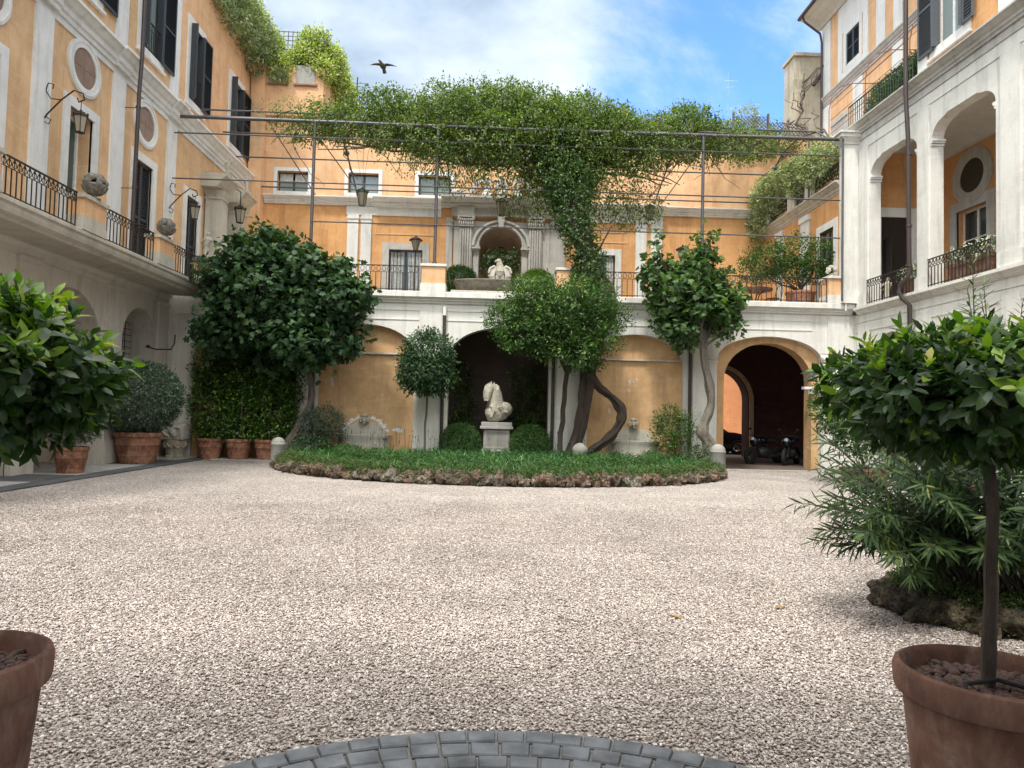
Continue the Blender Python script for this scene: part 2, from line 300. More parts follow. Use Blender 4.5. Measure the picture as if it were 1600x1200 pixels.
class MB:
    """collects primitives, in (u, out, z) coordinates of a wall when a transform is given"""
    def __init__(s, T=None): s.v = []; s.f = []; s.mi = []; s.sm = []; s.T = T; s.m = 0; s.pr = []
    def add(s, vs, fs, smooth=False):
        o = len(s.v); s.pr.append((o, o+len(vs), len(s.f), len(s.f)+len(fs)))
        s.v += [s.T(*p) if s.T else tuple(p) for p in vs]
        for f in fs: s.f.append([i+o for i in f]); s.mi.append(s.m); s.sm.append(smooth)
    def box(s, a0, a1, b0, b1, c0, c1, bev=0):
        if bev > 0:
            q = bev; vs = []; P = [(a0, a1), (b0, b1), (c0, c1)]
            for i in (0, 1):
                for j in (0, 1):
                    for k in (0, 1):
                        sg = [1-2*i, 1-2*j, 1-2*k]; base = [P[0][i], P[1][j], P[2][k]]
                        for ax in range(3):
                            p = list(base)
                            for o_ in range(3):
                                if o_ != ax: p[o_] += sg[o_]*q
                            vs.append(p)
            bm = bmesh.new()
            for p in vs: bm.verts.new(p)
            r = bmesh.ops.convex_hull(bm, input=bm.verts); bm.verts.index_update()
            s.add([tuple(v.co) for v in bm.verts], [[v.index for v in f.verts] for f in bm.faces]); bm.free(); return
        s.add([(a0, b0, c0), (a1, b0, c0), (a1, b1, c0), (a0, b1, c0), (a0, b0, c1), (a1, b0, c1), (a1, b1, c1), (a0, b1, c1)],
              [(0, 3, 2, 1), (4, 5, 6, 7), (0, 1, 5, 4), (1, 2, 6, 5), (2, 3, 7, 6), (3, 0, 4, 7)])
    def frustum(s, c, h0, h1, z0, z1):
        """square tapered block, centre c=(a,b), half sizes (x,y) at the bottom and the top"""
        a, b = c; vs = []
        for z, h in ((z0, h0), (z1, h1)):
            vs += [(a-h[0], b-h[1], z), (a+h[0], b-h[1], z), (a+h[0], b+h[1], z), (a-h[0], b+h[1], z)]
        s.add(vs, [(0, 3, 2, 1), (4, 5, 6, 7), (0, 1, 5, 4), (1, 2, 6, 5), (2, 3, 7, 6), (3, 0, 4, 7)])
    def profile(s, pts, u0, u1):
        """extrude a closed (out, z) outline along u"""
        n = len(pts); s.add([(u0, d, z) for d, z in pts]+[(u1, d, z) for d, z in pts],
            [tuple(range(n))[::-1], tuple(range(n, 2*n))]+[(i, (i+1) % n, (i+1) % n+n, i+n) for i in range(n)])
    def prism(s, pts, d0, d1):
        """closed (u, z) outline with depth d0..d1"""
        n = len(pts); s.add([(u, d0, z) for u, z in pts]+[(u, d1, z) for u, z in pts],
            [tuple(range(n)), tuple(range(2*n-1, n-1, -1))]+[(i, (i+1) % n, (i+1) % n+n, i+n) for i in range(n)])
    def ring(s, cu, cz, ru, rz, ru2, rz2, d0, d1, n=40, a0=0, a1=2*math.pi):
        full = abs(a1-a0-2*math.pi) < 1e-6; k = n if full else n+1; vs = []
        for i in range(k):
            a = a0+(a1-a0)*i/n; c, q = math.cos(a), math.sin(a)
            vs += [(cu+ru*c, d0, cz+rz*q), (cu+ru2*c, d0, cz+rz2*q), (cu+ru2*c, d1, cz+rz2*q), (cu+ru*c, d1, cz+rz*q)]
        fs = []
        for i in range(n if full else n):
            j = (i+1) % k
            if not full and i == n: break
            for q in range(4): fs.append((i*4+q, j*4+q, j*4+(q+1) % 4, i*4+(q+1) % 4))
        if not full: fs += [(0, 1, 2, 3), tuple((k-1)*4+q for q in (3, 2, 1, 0))]
        s.add(vs, fs)
    def disc(s, cu, cz, ru, rz, d, n=36):
        s.add([(cu+ru*math.cos(2*math.pi*i/n), d, cz+rz*math.sin(2*math.pi*i/n)) for i in range(n)], [tuple(range(n))])
    def tube(s, path, r, n=8, cap=True, smooth=True, sq=None):
        P = [Vector(p) for p in path]; rr = r if isinstance(r, (list, tuple)) else [r]*len(P); vs = []; fs = []
        up = None
        for i, p in enumerate(P):
            t = (P[min(i+1, len(P)-1)]-P[max(i-1, 0)])
            if t.length < 1e-9: t = Vector((0, 0, 1))
            t.normalize()
            if up is None: up = t.orthogonal().normalized()
            up = (up-t*up.dot(t)); up = up.normalized() if up.length > 1e-6 else t.orthogonal().normalized()
            w = t.cross(up)
            for k in range(n):
                a = 2*math.pi*k/n; vs.append(tuple(p+(up*math.cos(a)+w*math.sin(a))*rr[i]))
        for i in range(len(P)-1):
            for k in range(n): fs.append((i*n+k, i*n+(k+1) % n, (i+1)*n+(k+1) % n, (i+1)*n+k))
        if cap: fs += [tuple(range(n))[::-1], tuple((len(P)-1)*n+k for k in range(n))]
        s.add(vs, fs, smooth)
    def lathe(s, prof, c, n=28, smooth=True, cap=True, wob=0):
        """prof: (r, z) pairs; c=(x,y,z0)"""
        vs = []; fs = []
        for r, z in prof:
            for k in range(n):
                a = 2*math.pi*k/n; vs.append((c[0]+r*math.cos(a), c[1]+r*math.sin(a), c[2]+z))
        for i in range(len(prof)-1):
            for k in range(n): fs.append((i*n+k, i*n+(k+1) % n, (i+1)*n+(k+1) % n, (i+1)*n+k))
        if cap: fs += [tuple(range(n))[::-1], tuple((len(prof)-1)*n+k for k in range(n))]
        s.add(vs, fs, smooth)
    def blob(s, c, r, n=10, m=7, rot=None):
        """ellipsoid"""
        r = r if isinstance(r, (list, tuple)) else (r, r, r); vs = [(0, 0, -1)]; fs = []
        for i in range(1, m):
            ph = -math.pi/2+math.pi*i/m
            for k in range(n):
                a = 2*math.pi*k/n; vs.append((math.cos(ph)*math.cos(a), math.cos(ph)*math.sin(a), math.sin(ph)))
        vs.append((0, 0, 1)); L = len(vs)-1
        for k in range(n): fs.append((0, 1+(k+1) % n, 1+k)); fs.append((L, 1+(m-2)*n+k, 1+(m-2)*n+(k+1) % n))
        for i in range(m-2):
            for k in range(n): fs.append((1+i*n+k, 1+i*n+(k+1) % n, 1+(i+1)*n+(k+1) % n, 1+(i+1)*n+k))
        Rm = rot if rot is not None else Matrix.Identity(3)
        vs = [tuple(Rm @ Vector((p[0]*r[0], p[1]*r[1], p[2]*r[2]))+Vector(c)) for p in vs]
        s.add(vs, fs, True)
    def panel(s, u0, u1, z0, z1, ops, d=0.0, th=.4, back=True):
        """wall face with openings. op: dict(u0,u1,zb,k='rect'|'arch'|'corner'|'round', zt | spring,top)"""
        br = {u0, u1}
        for o in ops:
            n = 1 if o['k'] == 'rect' else 20
            for i in range(n+1): br.add(round(min(max(o['u0']+(o['u1']-o['u0'])*(.5-.5*math.cos(math.pi*i/n)) if n > 1 else o['u0']+(o['u1']-o['u0'])*i/n, u0), u1), 5))
        br = sorted(br)
        def tb(o, u):
            x = (u-(o['u0']+o['u1'])/2)/((o['u1']-o['u0'])/2); x = max(-1, min(1, x))
            if o['k'] == 'rect': return o['zb'], o['zt']
            if o['k'] == 'arch': return o['zb'], o['spring']+(o['top']-o['spring'])*math.sqrt(max(0, 1-x*x))
            if o['k'] == 'corner':
                w = (o['u1']-o['u0'])/2; q = o.get('q', .5)/w; e = (1-abs(x))/q
                t = 1 if e >= 1 else math.sqrt(max(0, 1-(1-e)**2))*.88
                return o['zb'], o['spring']+(o['top']-o['spring'])*t
            if o['k'] == 'round':
                q = math.sqrt(max(0, 1-x*x)); return o['cz']-o['rz']*q, o['cz']+o['rz']*q
        dd = (d, d-th)
        for a, b in zip(br[:-1], br[1:]):
            if b-a < 1e-5: continue
            mid = (a+b)/2; act = sorted([o for o in ops if o['u0'] <= mid <= o['u1']], key=lambda o: tb(o, mid)[0])
            la, lb = z0, z0
            for o in act+[None]:
                if o is None: ta, tb_ = z1, z1
                else: ta, tb_ = tb(o, a)[0], tb(o, b)[0]
                if ta-la > 1e-5 or tb_-lb > 1e-5:
                    s.add([(a, d, la), (b, d, lb), (b, d, tb_), (a, d, ta)], [(0, 1, 2, 3)])
                    if back: s.add([(a, d-th, la), (b, d-th, lb), (b, d-th, tb_), (a, d-th, ta)], [(3, 2, 1, 0)])
                if o is not None:
                    xa, xb = tb(o, a)[1], tb(o, b)[1]
                    s.add([(a, d, xa), (b, d, xb), (b, d-th, xb), (a, d-th, xa)], [(0, 1, 2, 3)], o['k'] != 'rect')
                    if not (abs(ta-z0) < 1e-4): s.add([(a, d, ta), (b, d, tb_), (b, d-th, tb_), (a, d-th, ta)], [(3, 2, 1, 0)], o['k'] == 'round')
                    la, lb = xa, xb
        for o in ops:
            for u, sg in ((o['u0'], 0), (o['u1'], 1)):
                if u <= u0+1e-6 or u >= u1-1e-6: continue
                b_, t_ = tb(o, u)
                if t_-b_ > 1e-4: s.add([(u, d, b_), (u, d, t_), (u, d-th, t_), (u, d-th, b_)], [(0, 1, 2, 3)])
        for u in (u0, u1): s.add([(u, d, z0), (u, d, z1), (u, d-th, z1), (u, d-th, z0)], [(0, 1, 2, 3)])
        s.add([(u0, d, z1), (u1, d, z1), (u1, d-th, z1), (u0, d-th, z1)], [(0, 1, 2, 3)])
    def build(s, name, mat, parent=None, origin=None, merge=False, fixn=True):
        me = bpy.data.meshes.new(name); me.from_pydata(s.v, [], s.f)
        me.polygons.foreach_set('use_smooth', s.sm); me.polygons.foreach_set('material_index', s.mi)
        if fixn or merge:
            bm = bmesh.new(); bm.from_mesh(me)
            if merge: bmesh.ops.remove_doubles(bm, verts=bm.verts, dist=1e-4)
            bmesh.ops.recalc_face_normals(bm, faces=bm.faces); bm.to_mesh(me); bm.free()
        if any(s.sm): me.set_sharp_from_angle(angle=R(42))
        return link(name, me, mat, parent, origin)

def islands(b, name, mat, parent, tol=.012):
    """one part for every separate piece: primitives whose bounds touch stay together"""
    n = len(b.pr); V = np.array(b.v); lo = np.array([V[p[0]:p[1]].min(0)-tol for p in b.pr]); hi = np.array([V[p[0]:p[1]].max(0)+tol for p in b.pr])
    par = list(range(n))
    def find(i):
        while par[i] != i: par[i] = par[par[i]]; i = par[i]
        return i
    for i in range(n):
        for j in range(i+1, n):
            if (lo[i] <= hi[j]).all() and (lo[j] <= hi[i]).all(): par[find(i)] = find(j)
    groups = {}
    for i in range(n): groups.setdefault(find(i), []).append(i)
    out_ = []
    for g in groups.values():
        c = MB()
        for i in g:
            a, e, f0, f1 = b.pr[i]; o = len(c.v); c.v += b.v[a:e]
            for k in range(f0, f1): c.f.append([q-a+o for q in b.f[k]]); c.mi.append(b.mi[k]); c.sm.append(b.sm[k])
        out_.append(c.build(name, mat, parent))
    return out_
def Tfar(Y0): return lambda u, d, z: (u, Y0-d, z)
def Tleft(X0): return lambda u, d, z: (X0+d, u, z)
def Tright(u, d, z): return (11.62+.02*(22.1-u)-d, u, z)

# ------------------------------------------------------------------ foliage
def T_oval(w=.38, fold=.06, droop=.12):
    v = [(0, 0, 0), (.3, w*.42, fold), (.3, -w*.42, fold), (.68, w*.40, fold*.6-droop*.4), (.68, -w*.40, fold*.6-droop*.4), (1, 0, -droop), (.34, 0, 0), (.68, 0, -droop*.4)]
    f = [(0, 6, 1), (0, 2, 6), (6, 7, 3, 1), (6, 2, 4, 7), (7, 5, 3), (7, 4, 5)]
    return np.array(v), f
def T_quad(w=.5):
    return np.array([(0, 0, 0), (.5, w/2, .05), (1, 0, -.08), (.5, -w/2, .05)]), [(0, 3, 2, 1)]
def T_narrow(w=.13, droop=.15):
    v = [(0, 0, 0), (.35, w/2, -.02), (.35, -w/2, -.02), (.7, w*.42, -droop*.4), (.7, -w*.42, -droop*.4), (1, 0, -droop)]
    return np.array(v), [(0, 2, 1), (1, 2, 4, 3), (3, 4, 5)]
def T_fig():
    pts = [(-.02, .10), (.02, .36), (.26, .50), (.34, .24), (.62, .52), (.70, .22), (1.0, 0)]
    pts = pts+[(x, -y) for x, y in pts[-2::-1]]
    v = [(0, 0, 0), (.35, 0, .03)]+[(x, y, -.10*abs(y)*2-.12*x*x) for x, y in pts]
    n = len(pts); f = [(1, 2+i+1, 2+i) for i in range(n-1)]+[(0, 1, 2), (0, 2+n-1, 1)]
    return np.array(v), f
def leaves(name, P, D, Nn, S, tmpl, mat, parent, var=None):
    """P positions, D length direction, Nn normal, S size"""
    tv, tf = tmpl; n = len(P)
    D = D/np.maximum(np.linalg.norm(D, axis=1, keepdims=True), 1e-9)
    W = np.cross(Nn, D); W /= np.maximum(np.linalg.norm(W, axis=1, keepdims=True), 1e-9); Z = np.cross(D, W)
    V = P[:, None, :]+S[:, None, None]*(tv[None, :, 0, None]*D[:, None, :]+tv[None, :, 1, None]*W[:, None, :]+tv[None, :, 2, None]*Z[:, None, :])
    k = len(tv); me = bpy.data.meshes.new(name)
    sizes = np.array([len(f) for f in tf]); loop = np.concatenate([np.array(f) for f in tf])
    me.vertices.add(n*k); me.vertices.foreach_set('co', V.reshape(-1).astype(np.float32))
    L = len(loop); me.loops.add(n*L); me.loops.foreach_set('vertex_index', (loop[None, :]+(np.arange(n)*k)[:, None]).reshape(-1).astype(np.int32))
    st = np.concatenate([[0], np.cumsum(sizes)[:-1]])
    me.polygons.add(n*len(tf)); me.polygons.foreach_set('loop_start', (st[None, :]+(np.arange(n)*L)[:, None]).reshape(-1).astype(np.int32))
    me.polygons.foreach_set('loop_total', np.tile(sizes, n).astype(np.int32))
    me.update(calc_edges=True)
    if var is None: var = rng.random(n)
    a = me.attributes.new('var', 'FLOAT', 'POINT'); a.data.foreach_set('value', np.repeat(np.clip(var, 0, 1), k).astype(np.float32))
    o = link(name, me, mat, parent, WORLD[parent] if parent is not None else None)
    if parent is not None: o.location = (0, 0, 0)
    return o
def unit(a): return a/np.maximum(np.linalg.norm(a, axis=-1, keepdims=True), 1e-9)
def sprigs(blobs, n, inner=.35, up=.25, jag=.12):
    """positions and outward directions spread over the shells of a union of ellipsoids"""
    B = np.array(blobs, float); w = (B[:, 3]*B[:, 4]+B[:, 4]*B[:, 5]+B[:, 3]*B[:, 5]); idx = rng.choice(len(B), n*2, p=w/w.sum())
    d = unit(rng.normal(size=(n*2, 3))); rad = np.where(rng.random(n*2) < inner, rng.uniform(.45, .9, n*2), rng.normal(.97, jag*.6, n*2))
    P = B[idx, :3]+d*B[idx, 3:6]*rad[:, None]; O = unit(d/B[idx, 3:6])
    keep = np.ones(n*2, bool)
    for b in B:
        q = (((P-b[:3])/b[3:6])**2).sum(1); keep &= ~(q < .40)
    P, O = P[keep][:n], O[keep][:n]
    return P, unit(O+np.array([0, 0, up])+rng.normal(scale=.35, size=O.shape))
def foliage(name, blobs, nspr, per, size, tmpl, mat, parent, spread=.5, length=None, inner=.35, jag=.12, droop=0, flat=.5, vpow=1, bright_top=.0):
    """leaves set in sprigs: each sprig is a short shoot with leaves alternating along it"""
    P, O = sprigs(blobs, nspr, inner, .25, jag); n = len(P); length = length or size*2.2
    t = rng.random((n, per)); sv = rng.random(n)
    C = P[:, None, :]+O[:, None, :]*(t*length)[:, :, None]+rng.normal(scale=size*spread, size=(n, per, 3))
    side = unit(rng.normal(size=(n, per, 3)))
    D = unit(O[:, None, :]*.7+side*.9+np.array([0, 0, -droop])); up = unit(O[:, None, :]*.6+np.array([0, 0, flat])+rng.normal(scale=.45, size=(n, per, 3)))
    S = size*rng.uniform(.65, 1.25, (n, per))
    tip = t*.35
    var = np.clip((rng.random((n, per))*.45+sv[:, None]*.35+tip*.8), 0, 1)**vpow
    return leaves(name, C.reshape(-1, 3), D.reshape(-1, 3), up.reshape(-1, 3), S.reshape(-1), tmpl, mat, parent, var.reshape(-1))
def in_poly(pl, x, z):
    c = False; n = len(pl)
    for i in range(n):
        (xa, za), (xb, zb) = pl[i], pl[(i+1) % n]
        if (za > z) != (zb > z) and x < (xb-xa)*(z-za)/(zb-za)+xa: c = not c
    return c
def clumps(pl, y, depth, n, r, seed, gap=.62, flat=.8, pull=.0):
    """many small leaf masses filling the silhouette of a crown, kept apart so that gaps stay open"""
    rd = random.Random(seed); xs = [p[0] for p in pl]; zs = [p[1] for p in pl]; res = []; tries = 0
    while len(res) < n and tries < 20000:
        tries += 1; x, z = rd.uniform(min(xs), max(xs)), rd.uniform(min(zs), max(zs))
        if not in_poly(pl, x, z): continue
        cx_, cz_ = sum(xs)/len(xs), sum(zs)/len(zs); e = max(abs(x-cx_)/(max(xs)-min(xs)), abs(z-cz_)/(max(zs)-min(zs)))*2
        yy = y+rd.uniform(-1, 1)*depth*math.sqrt(max(.08, 1-e*e*.8)); rr = r*rd.uniform(.6, 1.25)
        x += (cx_-x)/max(.01, abs(cx_-x)+abs(cz_-z))*(rr*.55+pull); z += (cz_-z)/max(.01, abs(cx_-x)+abs(cz_-z))*(rr*.45+pull*.8)
        if any(((x-b[0])**2+(yy-b[1])**2+(z-b[2])**2) < (gap*(rr+b[3]))**2 for b in res): continue
        res.append((x, yy, z, rr, rr, rr*flat))
    return res
def wander(a, b, n, amp, seed=None):
    rd = random.Random(seed); a, b = Vector(a), Vector(b); pts = []
    off = Vector((0, 0, 0))
    for i in range(n+1):
        t = i/n; off = off*.6+Vector((rd.uniform(-1, 1), rd.uniform(-1, 1), rd.uniform(-.6, .6)))*amp
        pts.append(a.lerp(b, t)+off*(math.sin(math.pi*t)))
    return pts
def gnarl(b, path, rad, n=16, seed=1, amp=.14, res=6, twist=1.5):
    """old woody stem: smooth course, swollen and fluted surface"""
    P = [Vector(p) for p in path]; rd = random.Random(seed); Q = []; RR = []
    for i in range(len(P)-1):
        p0, p1, p2, p3 = P[max(i-1, 0)], P[i], P[i+1], P[min(i+2, len(P)-1)]
        for k in range(res+(1 if i == len(P)-2 else 0)):
            t = k/res; Q.append(.5*((2*p1)+(p2-p0)*t+(2*p0-5*p1+4*p2-p3)*t*t+(3*p1-p0-3*p2+p3)*t**3)); RR.append(rad[i]*(1-t)+rad[i+1]*t)
    ph = [rd.uniform(0, 6.28) for _ in range(8)]; vs = []; fs = []; up = None; m = len(Q)
    for i, p in enumerate(Q):
        t = (Q[min(i+1, m-1)]-Q[max(i-1, 0)]).normalized()
        if up is None: up = t.orthogonal().normalized()
        up = (up-t*up.dot(t)).normalized(); w = t.cross(up)
        sw = 1+amp*.7*math.sin(i*.55+ph[0])*math.sin(i*.23+ph[1])
        for k in range(n):
            a = 2*math.pi*k/n; tw = i*.11*twist
            r = RR[i]*sw*(1+amp*.8*math.sin(3*a+tw+ph[2])+amp*.6*math.sin(5*a-tw*1.4+ph[3])+amp*.35*math.sin(8*a+i*.9+ph[4])+rd.uniform(-.03, .03))
            vs.append(tuple(p+(up*math.cos(a)+w*math.sin(a))*r))
    for i in range(m-1):
        for k in range(n): fs.append((i*n+k, i*n+(k+1) % n, (i+1)*n+(k+1) % n, (i+1)*n+k))
    b.add(vs, fs+[tuple(range(n))[::-1], tuple((m-1)*n+k for k in range(n))], True)
def taper(r0, r1, n): return [r0+(r1-r0)*i/n for i in range(n+1)]
def limbs(mb, start, blobs, r, k=2, amp=.1, sub=3, seed=1):
    """boughs from a trunk top into each mass of the crown"""
    rd = random.Random(seed)
    for i, b in enumerate(blobs):
        e = Vector(b[:3]); p = wander(start, e, 7, amp, seed*31+i); mb.tube(p, taper(r, r*.3, 7), 7)
        for j in range(sub):
            q = p[rd.randint(3, 6)]; e2 = e+Vector((rd.uniform(-1, 1)*b[3], rd.uniform(-1, 1)*b[4], rd.uniform(-.8, 1)*b[5]))*.8
            mb.tube(wander(q, e2, 4, amp*.6, seed*77+i*9+j), taper(r*.35, r*.1, 4), 5)
from mathutils import noise as mnoise
def rocky(b, c, amp, freq):
    """roughens the points of b about c with several octaves of noise: porous tufa"""
    c = Vector(c); vv = []
    for p in b.v:
        p = Vector(p); d = p-c; n_ = mnoise.noise(p*freq)+.55*mnoise.noise(p*freq*2.3)+.35*mnoise.noise(p*freq*5.1); vv.append(tuple(c+d*(1+amp*n_)))
    b.v = vv
def sculpt(name, mb, mat, parent, voxel, disp=.0, dscale=.3, origin=None):
    """fuses overlapping forms into one continuous carved surface"""
    o = mb.build(name, mat, parent, origin); md = o.modifiers.new('fuse', 'REMESH'); md.mode = 'VOXEL'; md.voxel_size = voxel; md.use_smooth_shade = True
    sm = o.modifiers.new('soften', 'SMOOTH'); sm.iterations = 2; sm.factor = .5
    if disp:
        tx = bpy.data.textures.new(name+'_relief', 'CLOUDS'); tx.noise_scale = dscale; tx.noise_depth = 3
        d = o.modifiers.new('relief', 'DISPLACE'); d.texture = tx; d.strength = disp; d.mid_level = .5
    return o

# ================================================================== SETTING
def struct(o): o['kind'] = 'structure'; return o
g = MB(); g.add([(-90, -60, 0), (90, -60, 0), (90, 200, 0), (-90, 200, 0)], [(0, 1, 2, 3)])
struct(g.build('gravel_ground', 'gravel', None, (0, 0, 0)))
# pavement strips: dark kerb slabs and pale slabs along the ochre wing, pale strip under the arches
g = MB()
y = 6.0
while y < 21.4:
    L_ = 1.5; g.box(-8.93, -8.5 - .0, y+.006, y+L_-.006, -.05, .030+random.uniform(-.002, .002)); y += L_
dk = g.build('kerb_strip', 'slab_grey', None); struct(dk)
g = MB(); y = 6.0; i = 0
while y < 21.4:
    L_ = 1.5 + .3*random.random()
    g.m = 1 if i % 3 == 2 else 0
    g.box(-10.4, -8.936, y+.006, min(y+L_, 22.3)-.006, -.05, .036+random.uniform(-.002, .002)); y += L_; i += 1
struct(g.build('stone_pavement', ['slab_pale', 'slab_grey'], None))
g = MB()
x = -8.3
while x < 7.2:
    g.box(x+.006, x+1.194, 21.55, 22.34, -.05, .026+random.uniform(-.003, .003)); x += 1.2
struct(g.build('stone_pavement', 'slab_pale', None))
g = MB(); g.box(7.2, 15.9, 22.0, 36, -.05, .022); struct(g.build('passage_floor', 'passage_floor', None))
g = MB(); g.box(7.25, 10.65, 21.72, 21.995, -.05, .034); struct(g.build('threshold_strip', 'slab_pale', None))
# foreground cobbles: concentric rows of basalt setts
g = MB(); g.lathe([(0.01, 0), (2.11, 0), (2.11, .008)], (.07, 1.52, .0), 96, False, False); g.add([(.07+2.11*math.cos(2*math.pi*k/96), 1.52+2.11*math.sin(2*math.pi*k/96), .008) for k in range(96)], [tuple(range(96))])
g.m = 1; rad = 2.085; row = 0
while rad > .75:
    n = int(2*math.pi*rad/.145); a0 = random.random()
    for k in range(n):
        a = a0+2*math.pi*k/n; 
        if math.sin(a) < -.2: continue
        aw = 2*math.pi/n; q = .004; wv = [random.uniform(-.006, .006) for _ in range(8)]
        c0, c1 = a+q/rad+wv[0]*.4/rad, a+aw-q/rad+wv[1]*.4/rad; r0, r1 = rad-.118+wv[2]*.6, rad-.004+wv[3]*.6; zt = .024+wv[4]*.4; b = .006
        def pt(r, an, z): return (.07+r*math.cos(an), 1.52+r*math.sin(an), z)
        bb = b/rad
        vs = [pt(r0, c0, .0), pt(r1, c0, .0), pt(r1, c1, .0), pt(r0, c1, .0), pt(r0, c0+bb*.3, zt-.008), pt(r1, c0+bb*.3, zt-.008), pt(r1, c1-bb*.3, zt-.008), pt(r0, c1-bb*.3, zt-.008),
              pt(r0+b, c0+bb, zt+wv[5]*.3), pt(r1-b, c0+bb, zt+wv[6]*.3), pt(r1-b, c1-bb, zt+wv[7]*.3), pt(r0+b, c1-bb, zt)]
        g.add(vs, [(0, 1, 5, 4), (1, 2, 6, 5), (2, 3, 7, 6), (3, 0, 4, 7), (4, 5, 9, 8), (5, 6, 10, 9), (6, 7, 11, 10), (7, 4, 8, 11), (8, 9, 10, 11)])
    rad -= .128
struct(g.build('cobbled_path', ['joint', 'cobble'], None))

# loose pebbles, instanced over the near court
def pebbles():
    me = bpy.data.meshes.new('gravel_pebbles')
    # patches around the camera; kept off the cobbles and off the rock bed
    vs, fs = [], []
    def quad(x0, x1, y0, y1):
        o = len(vs); vs.extend([(x0, y0, .004), (x1, y0, .004), (x1, y1, .004), (x0, y1, .004)]); fs.append((o, o+1, o+2, o+3))
    step = .08; y = 2.6
    while y < 13:
        w = min(.80*y+.5, 8.4); x = -w; step = .08 if y < 4.2 else .5
        while x < w:
            cx_, cy_ = x+step/2, y+step/2
            if math.hypot(cx_-.07, cy_-1.52) > 2.14 and math.hypot(cx_-4.25, cy_-6.0) > .8: quad(x, x+step, y, y+step)
            x += step
        y += step
    me.from_pydata(vs, [], fs); me.update(); at_ = me.attributes.new('density', 'FLOAT', 'POINT'); at_.data.foreach_set('value', [5200*max(0, min(1, (13.0-v[1])/7.5)) for v in vs])
    o = bpy.data.objects.new('gravel_pebbles', me); col.objects.link(o); o['kind'] = 'stuff'; me.materials.append(M['pebble'])
    tag(o, 'loose pale rounded gravel pebbles covering the courtyard')
    ng = bpy.data.node_groups.new('scatter', 'GeometryNodeTree')
    ng.interface.new_socket('Geometry', in_out='INPUT', socket_type='NodeSocketGeometry'); ng.interface.new_socket('Geometry', in_out='OUTPUT', socket_type='NodeSocketGeometry')
    n = ng.nodes; l = ng.links
    gi = n.new('NodeGroupInput'); go = n.new('NodeGroupOutput')
    dp = n.new('GeometryNodeDistributePointsOnFaces'); dp.inputs['Seed'].default_value = 3
    na = n.new('GeometryNodeInputNamedAttribute'); na.data_type = 'FLOAT'; na.inputs['Name'].default_value = 'density'; l.new(na.outputs[0], dp.inputs['Density'])
    l.new(gi.outputs[0], dp.inputs['Mesh'])
    ico = n.new('GeometryNodeMeshIcoSphere'); ico.inputs['Radius'].default_value = .0096; ico.inputs['Subdivisions'].default_value = 2
    sm = n.new('GeometryNodeSetShadeSmooth'); l.new(ico.outputs[0], sm.inputs[0])
    mt = n.new('GeometryNodeSetMaterial'); mt.inputs['Material'].default_value = M['pebble']; l.new(sm.outputs[0], mt.inputs[0])
    ip = n.new('GeometryNodeInstanceOnPoints'); l.new(dp.outputs['Points'], ip.inputs['Points']); l.new(mt.outputs[0], ip.inputs['Instance'])
    rv = n.new('FunctionNodeRandomValue'); rv.data_type = 'FLOAT_VECTOR'; rv.inputs[0].default_value = (-.35, -.35, 0); rv.inputs[1].default_value = (.35, .35, 6.28)
    sv_ = n.new('FunctionNodeRandomValue'); sv_.data_type = 'FLOAT_VECTOR'; sv_.inputs[0].default_value = (.55, .45, .30); sv_.inputs[1].default_value = (1.25, .95, .6); sv_.inputs['Seed'].default_value = 5
    l.new(rv.outputs[0], ip.inputs['Rotation']); l.new(sv_.outputs[0], ip.inputs['Scale'])
    pz = n.new('FunctionNodeRandomValue'); pz.data_type = 'FLOAT_VECTOR'; pz.inputs[0].default_value = (0, 0, -.002); pz.inputs[1].default_value = (0, 0, .009); pz.inputs['Seed'].default_value = 9
    sp = n.new('GeometryNodeSetPosition'); l.new(pz.outputs[0], sp.inputs['Offset']); l.new(ip.outputs[0], sp.inputs['Geometry'])
    l.new(sp.outputs[0], go.inputs[0])
    md = o.modifiers.new('scatter', 'NODES'); md.node_group = ng
pebbles()

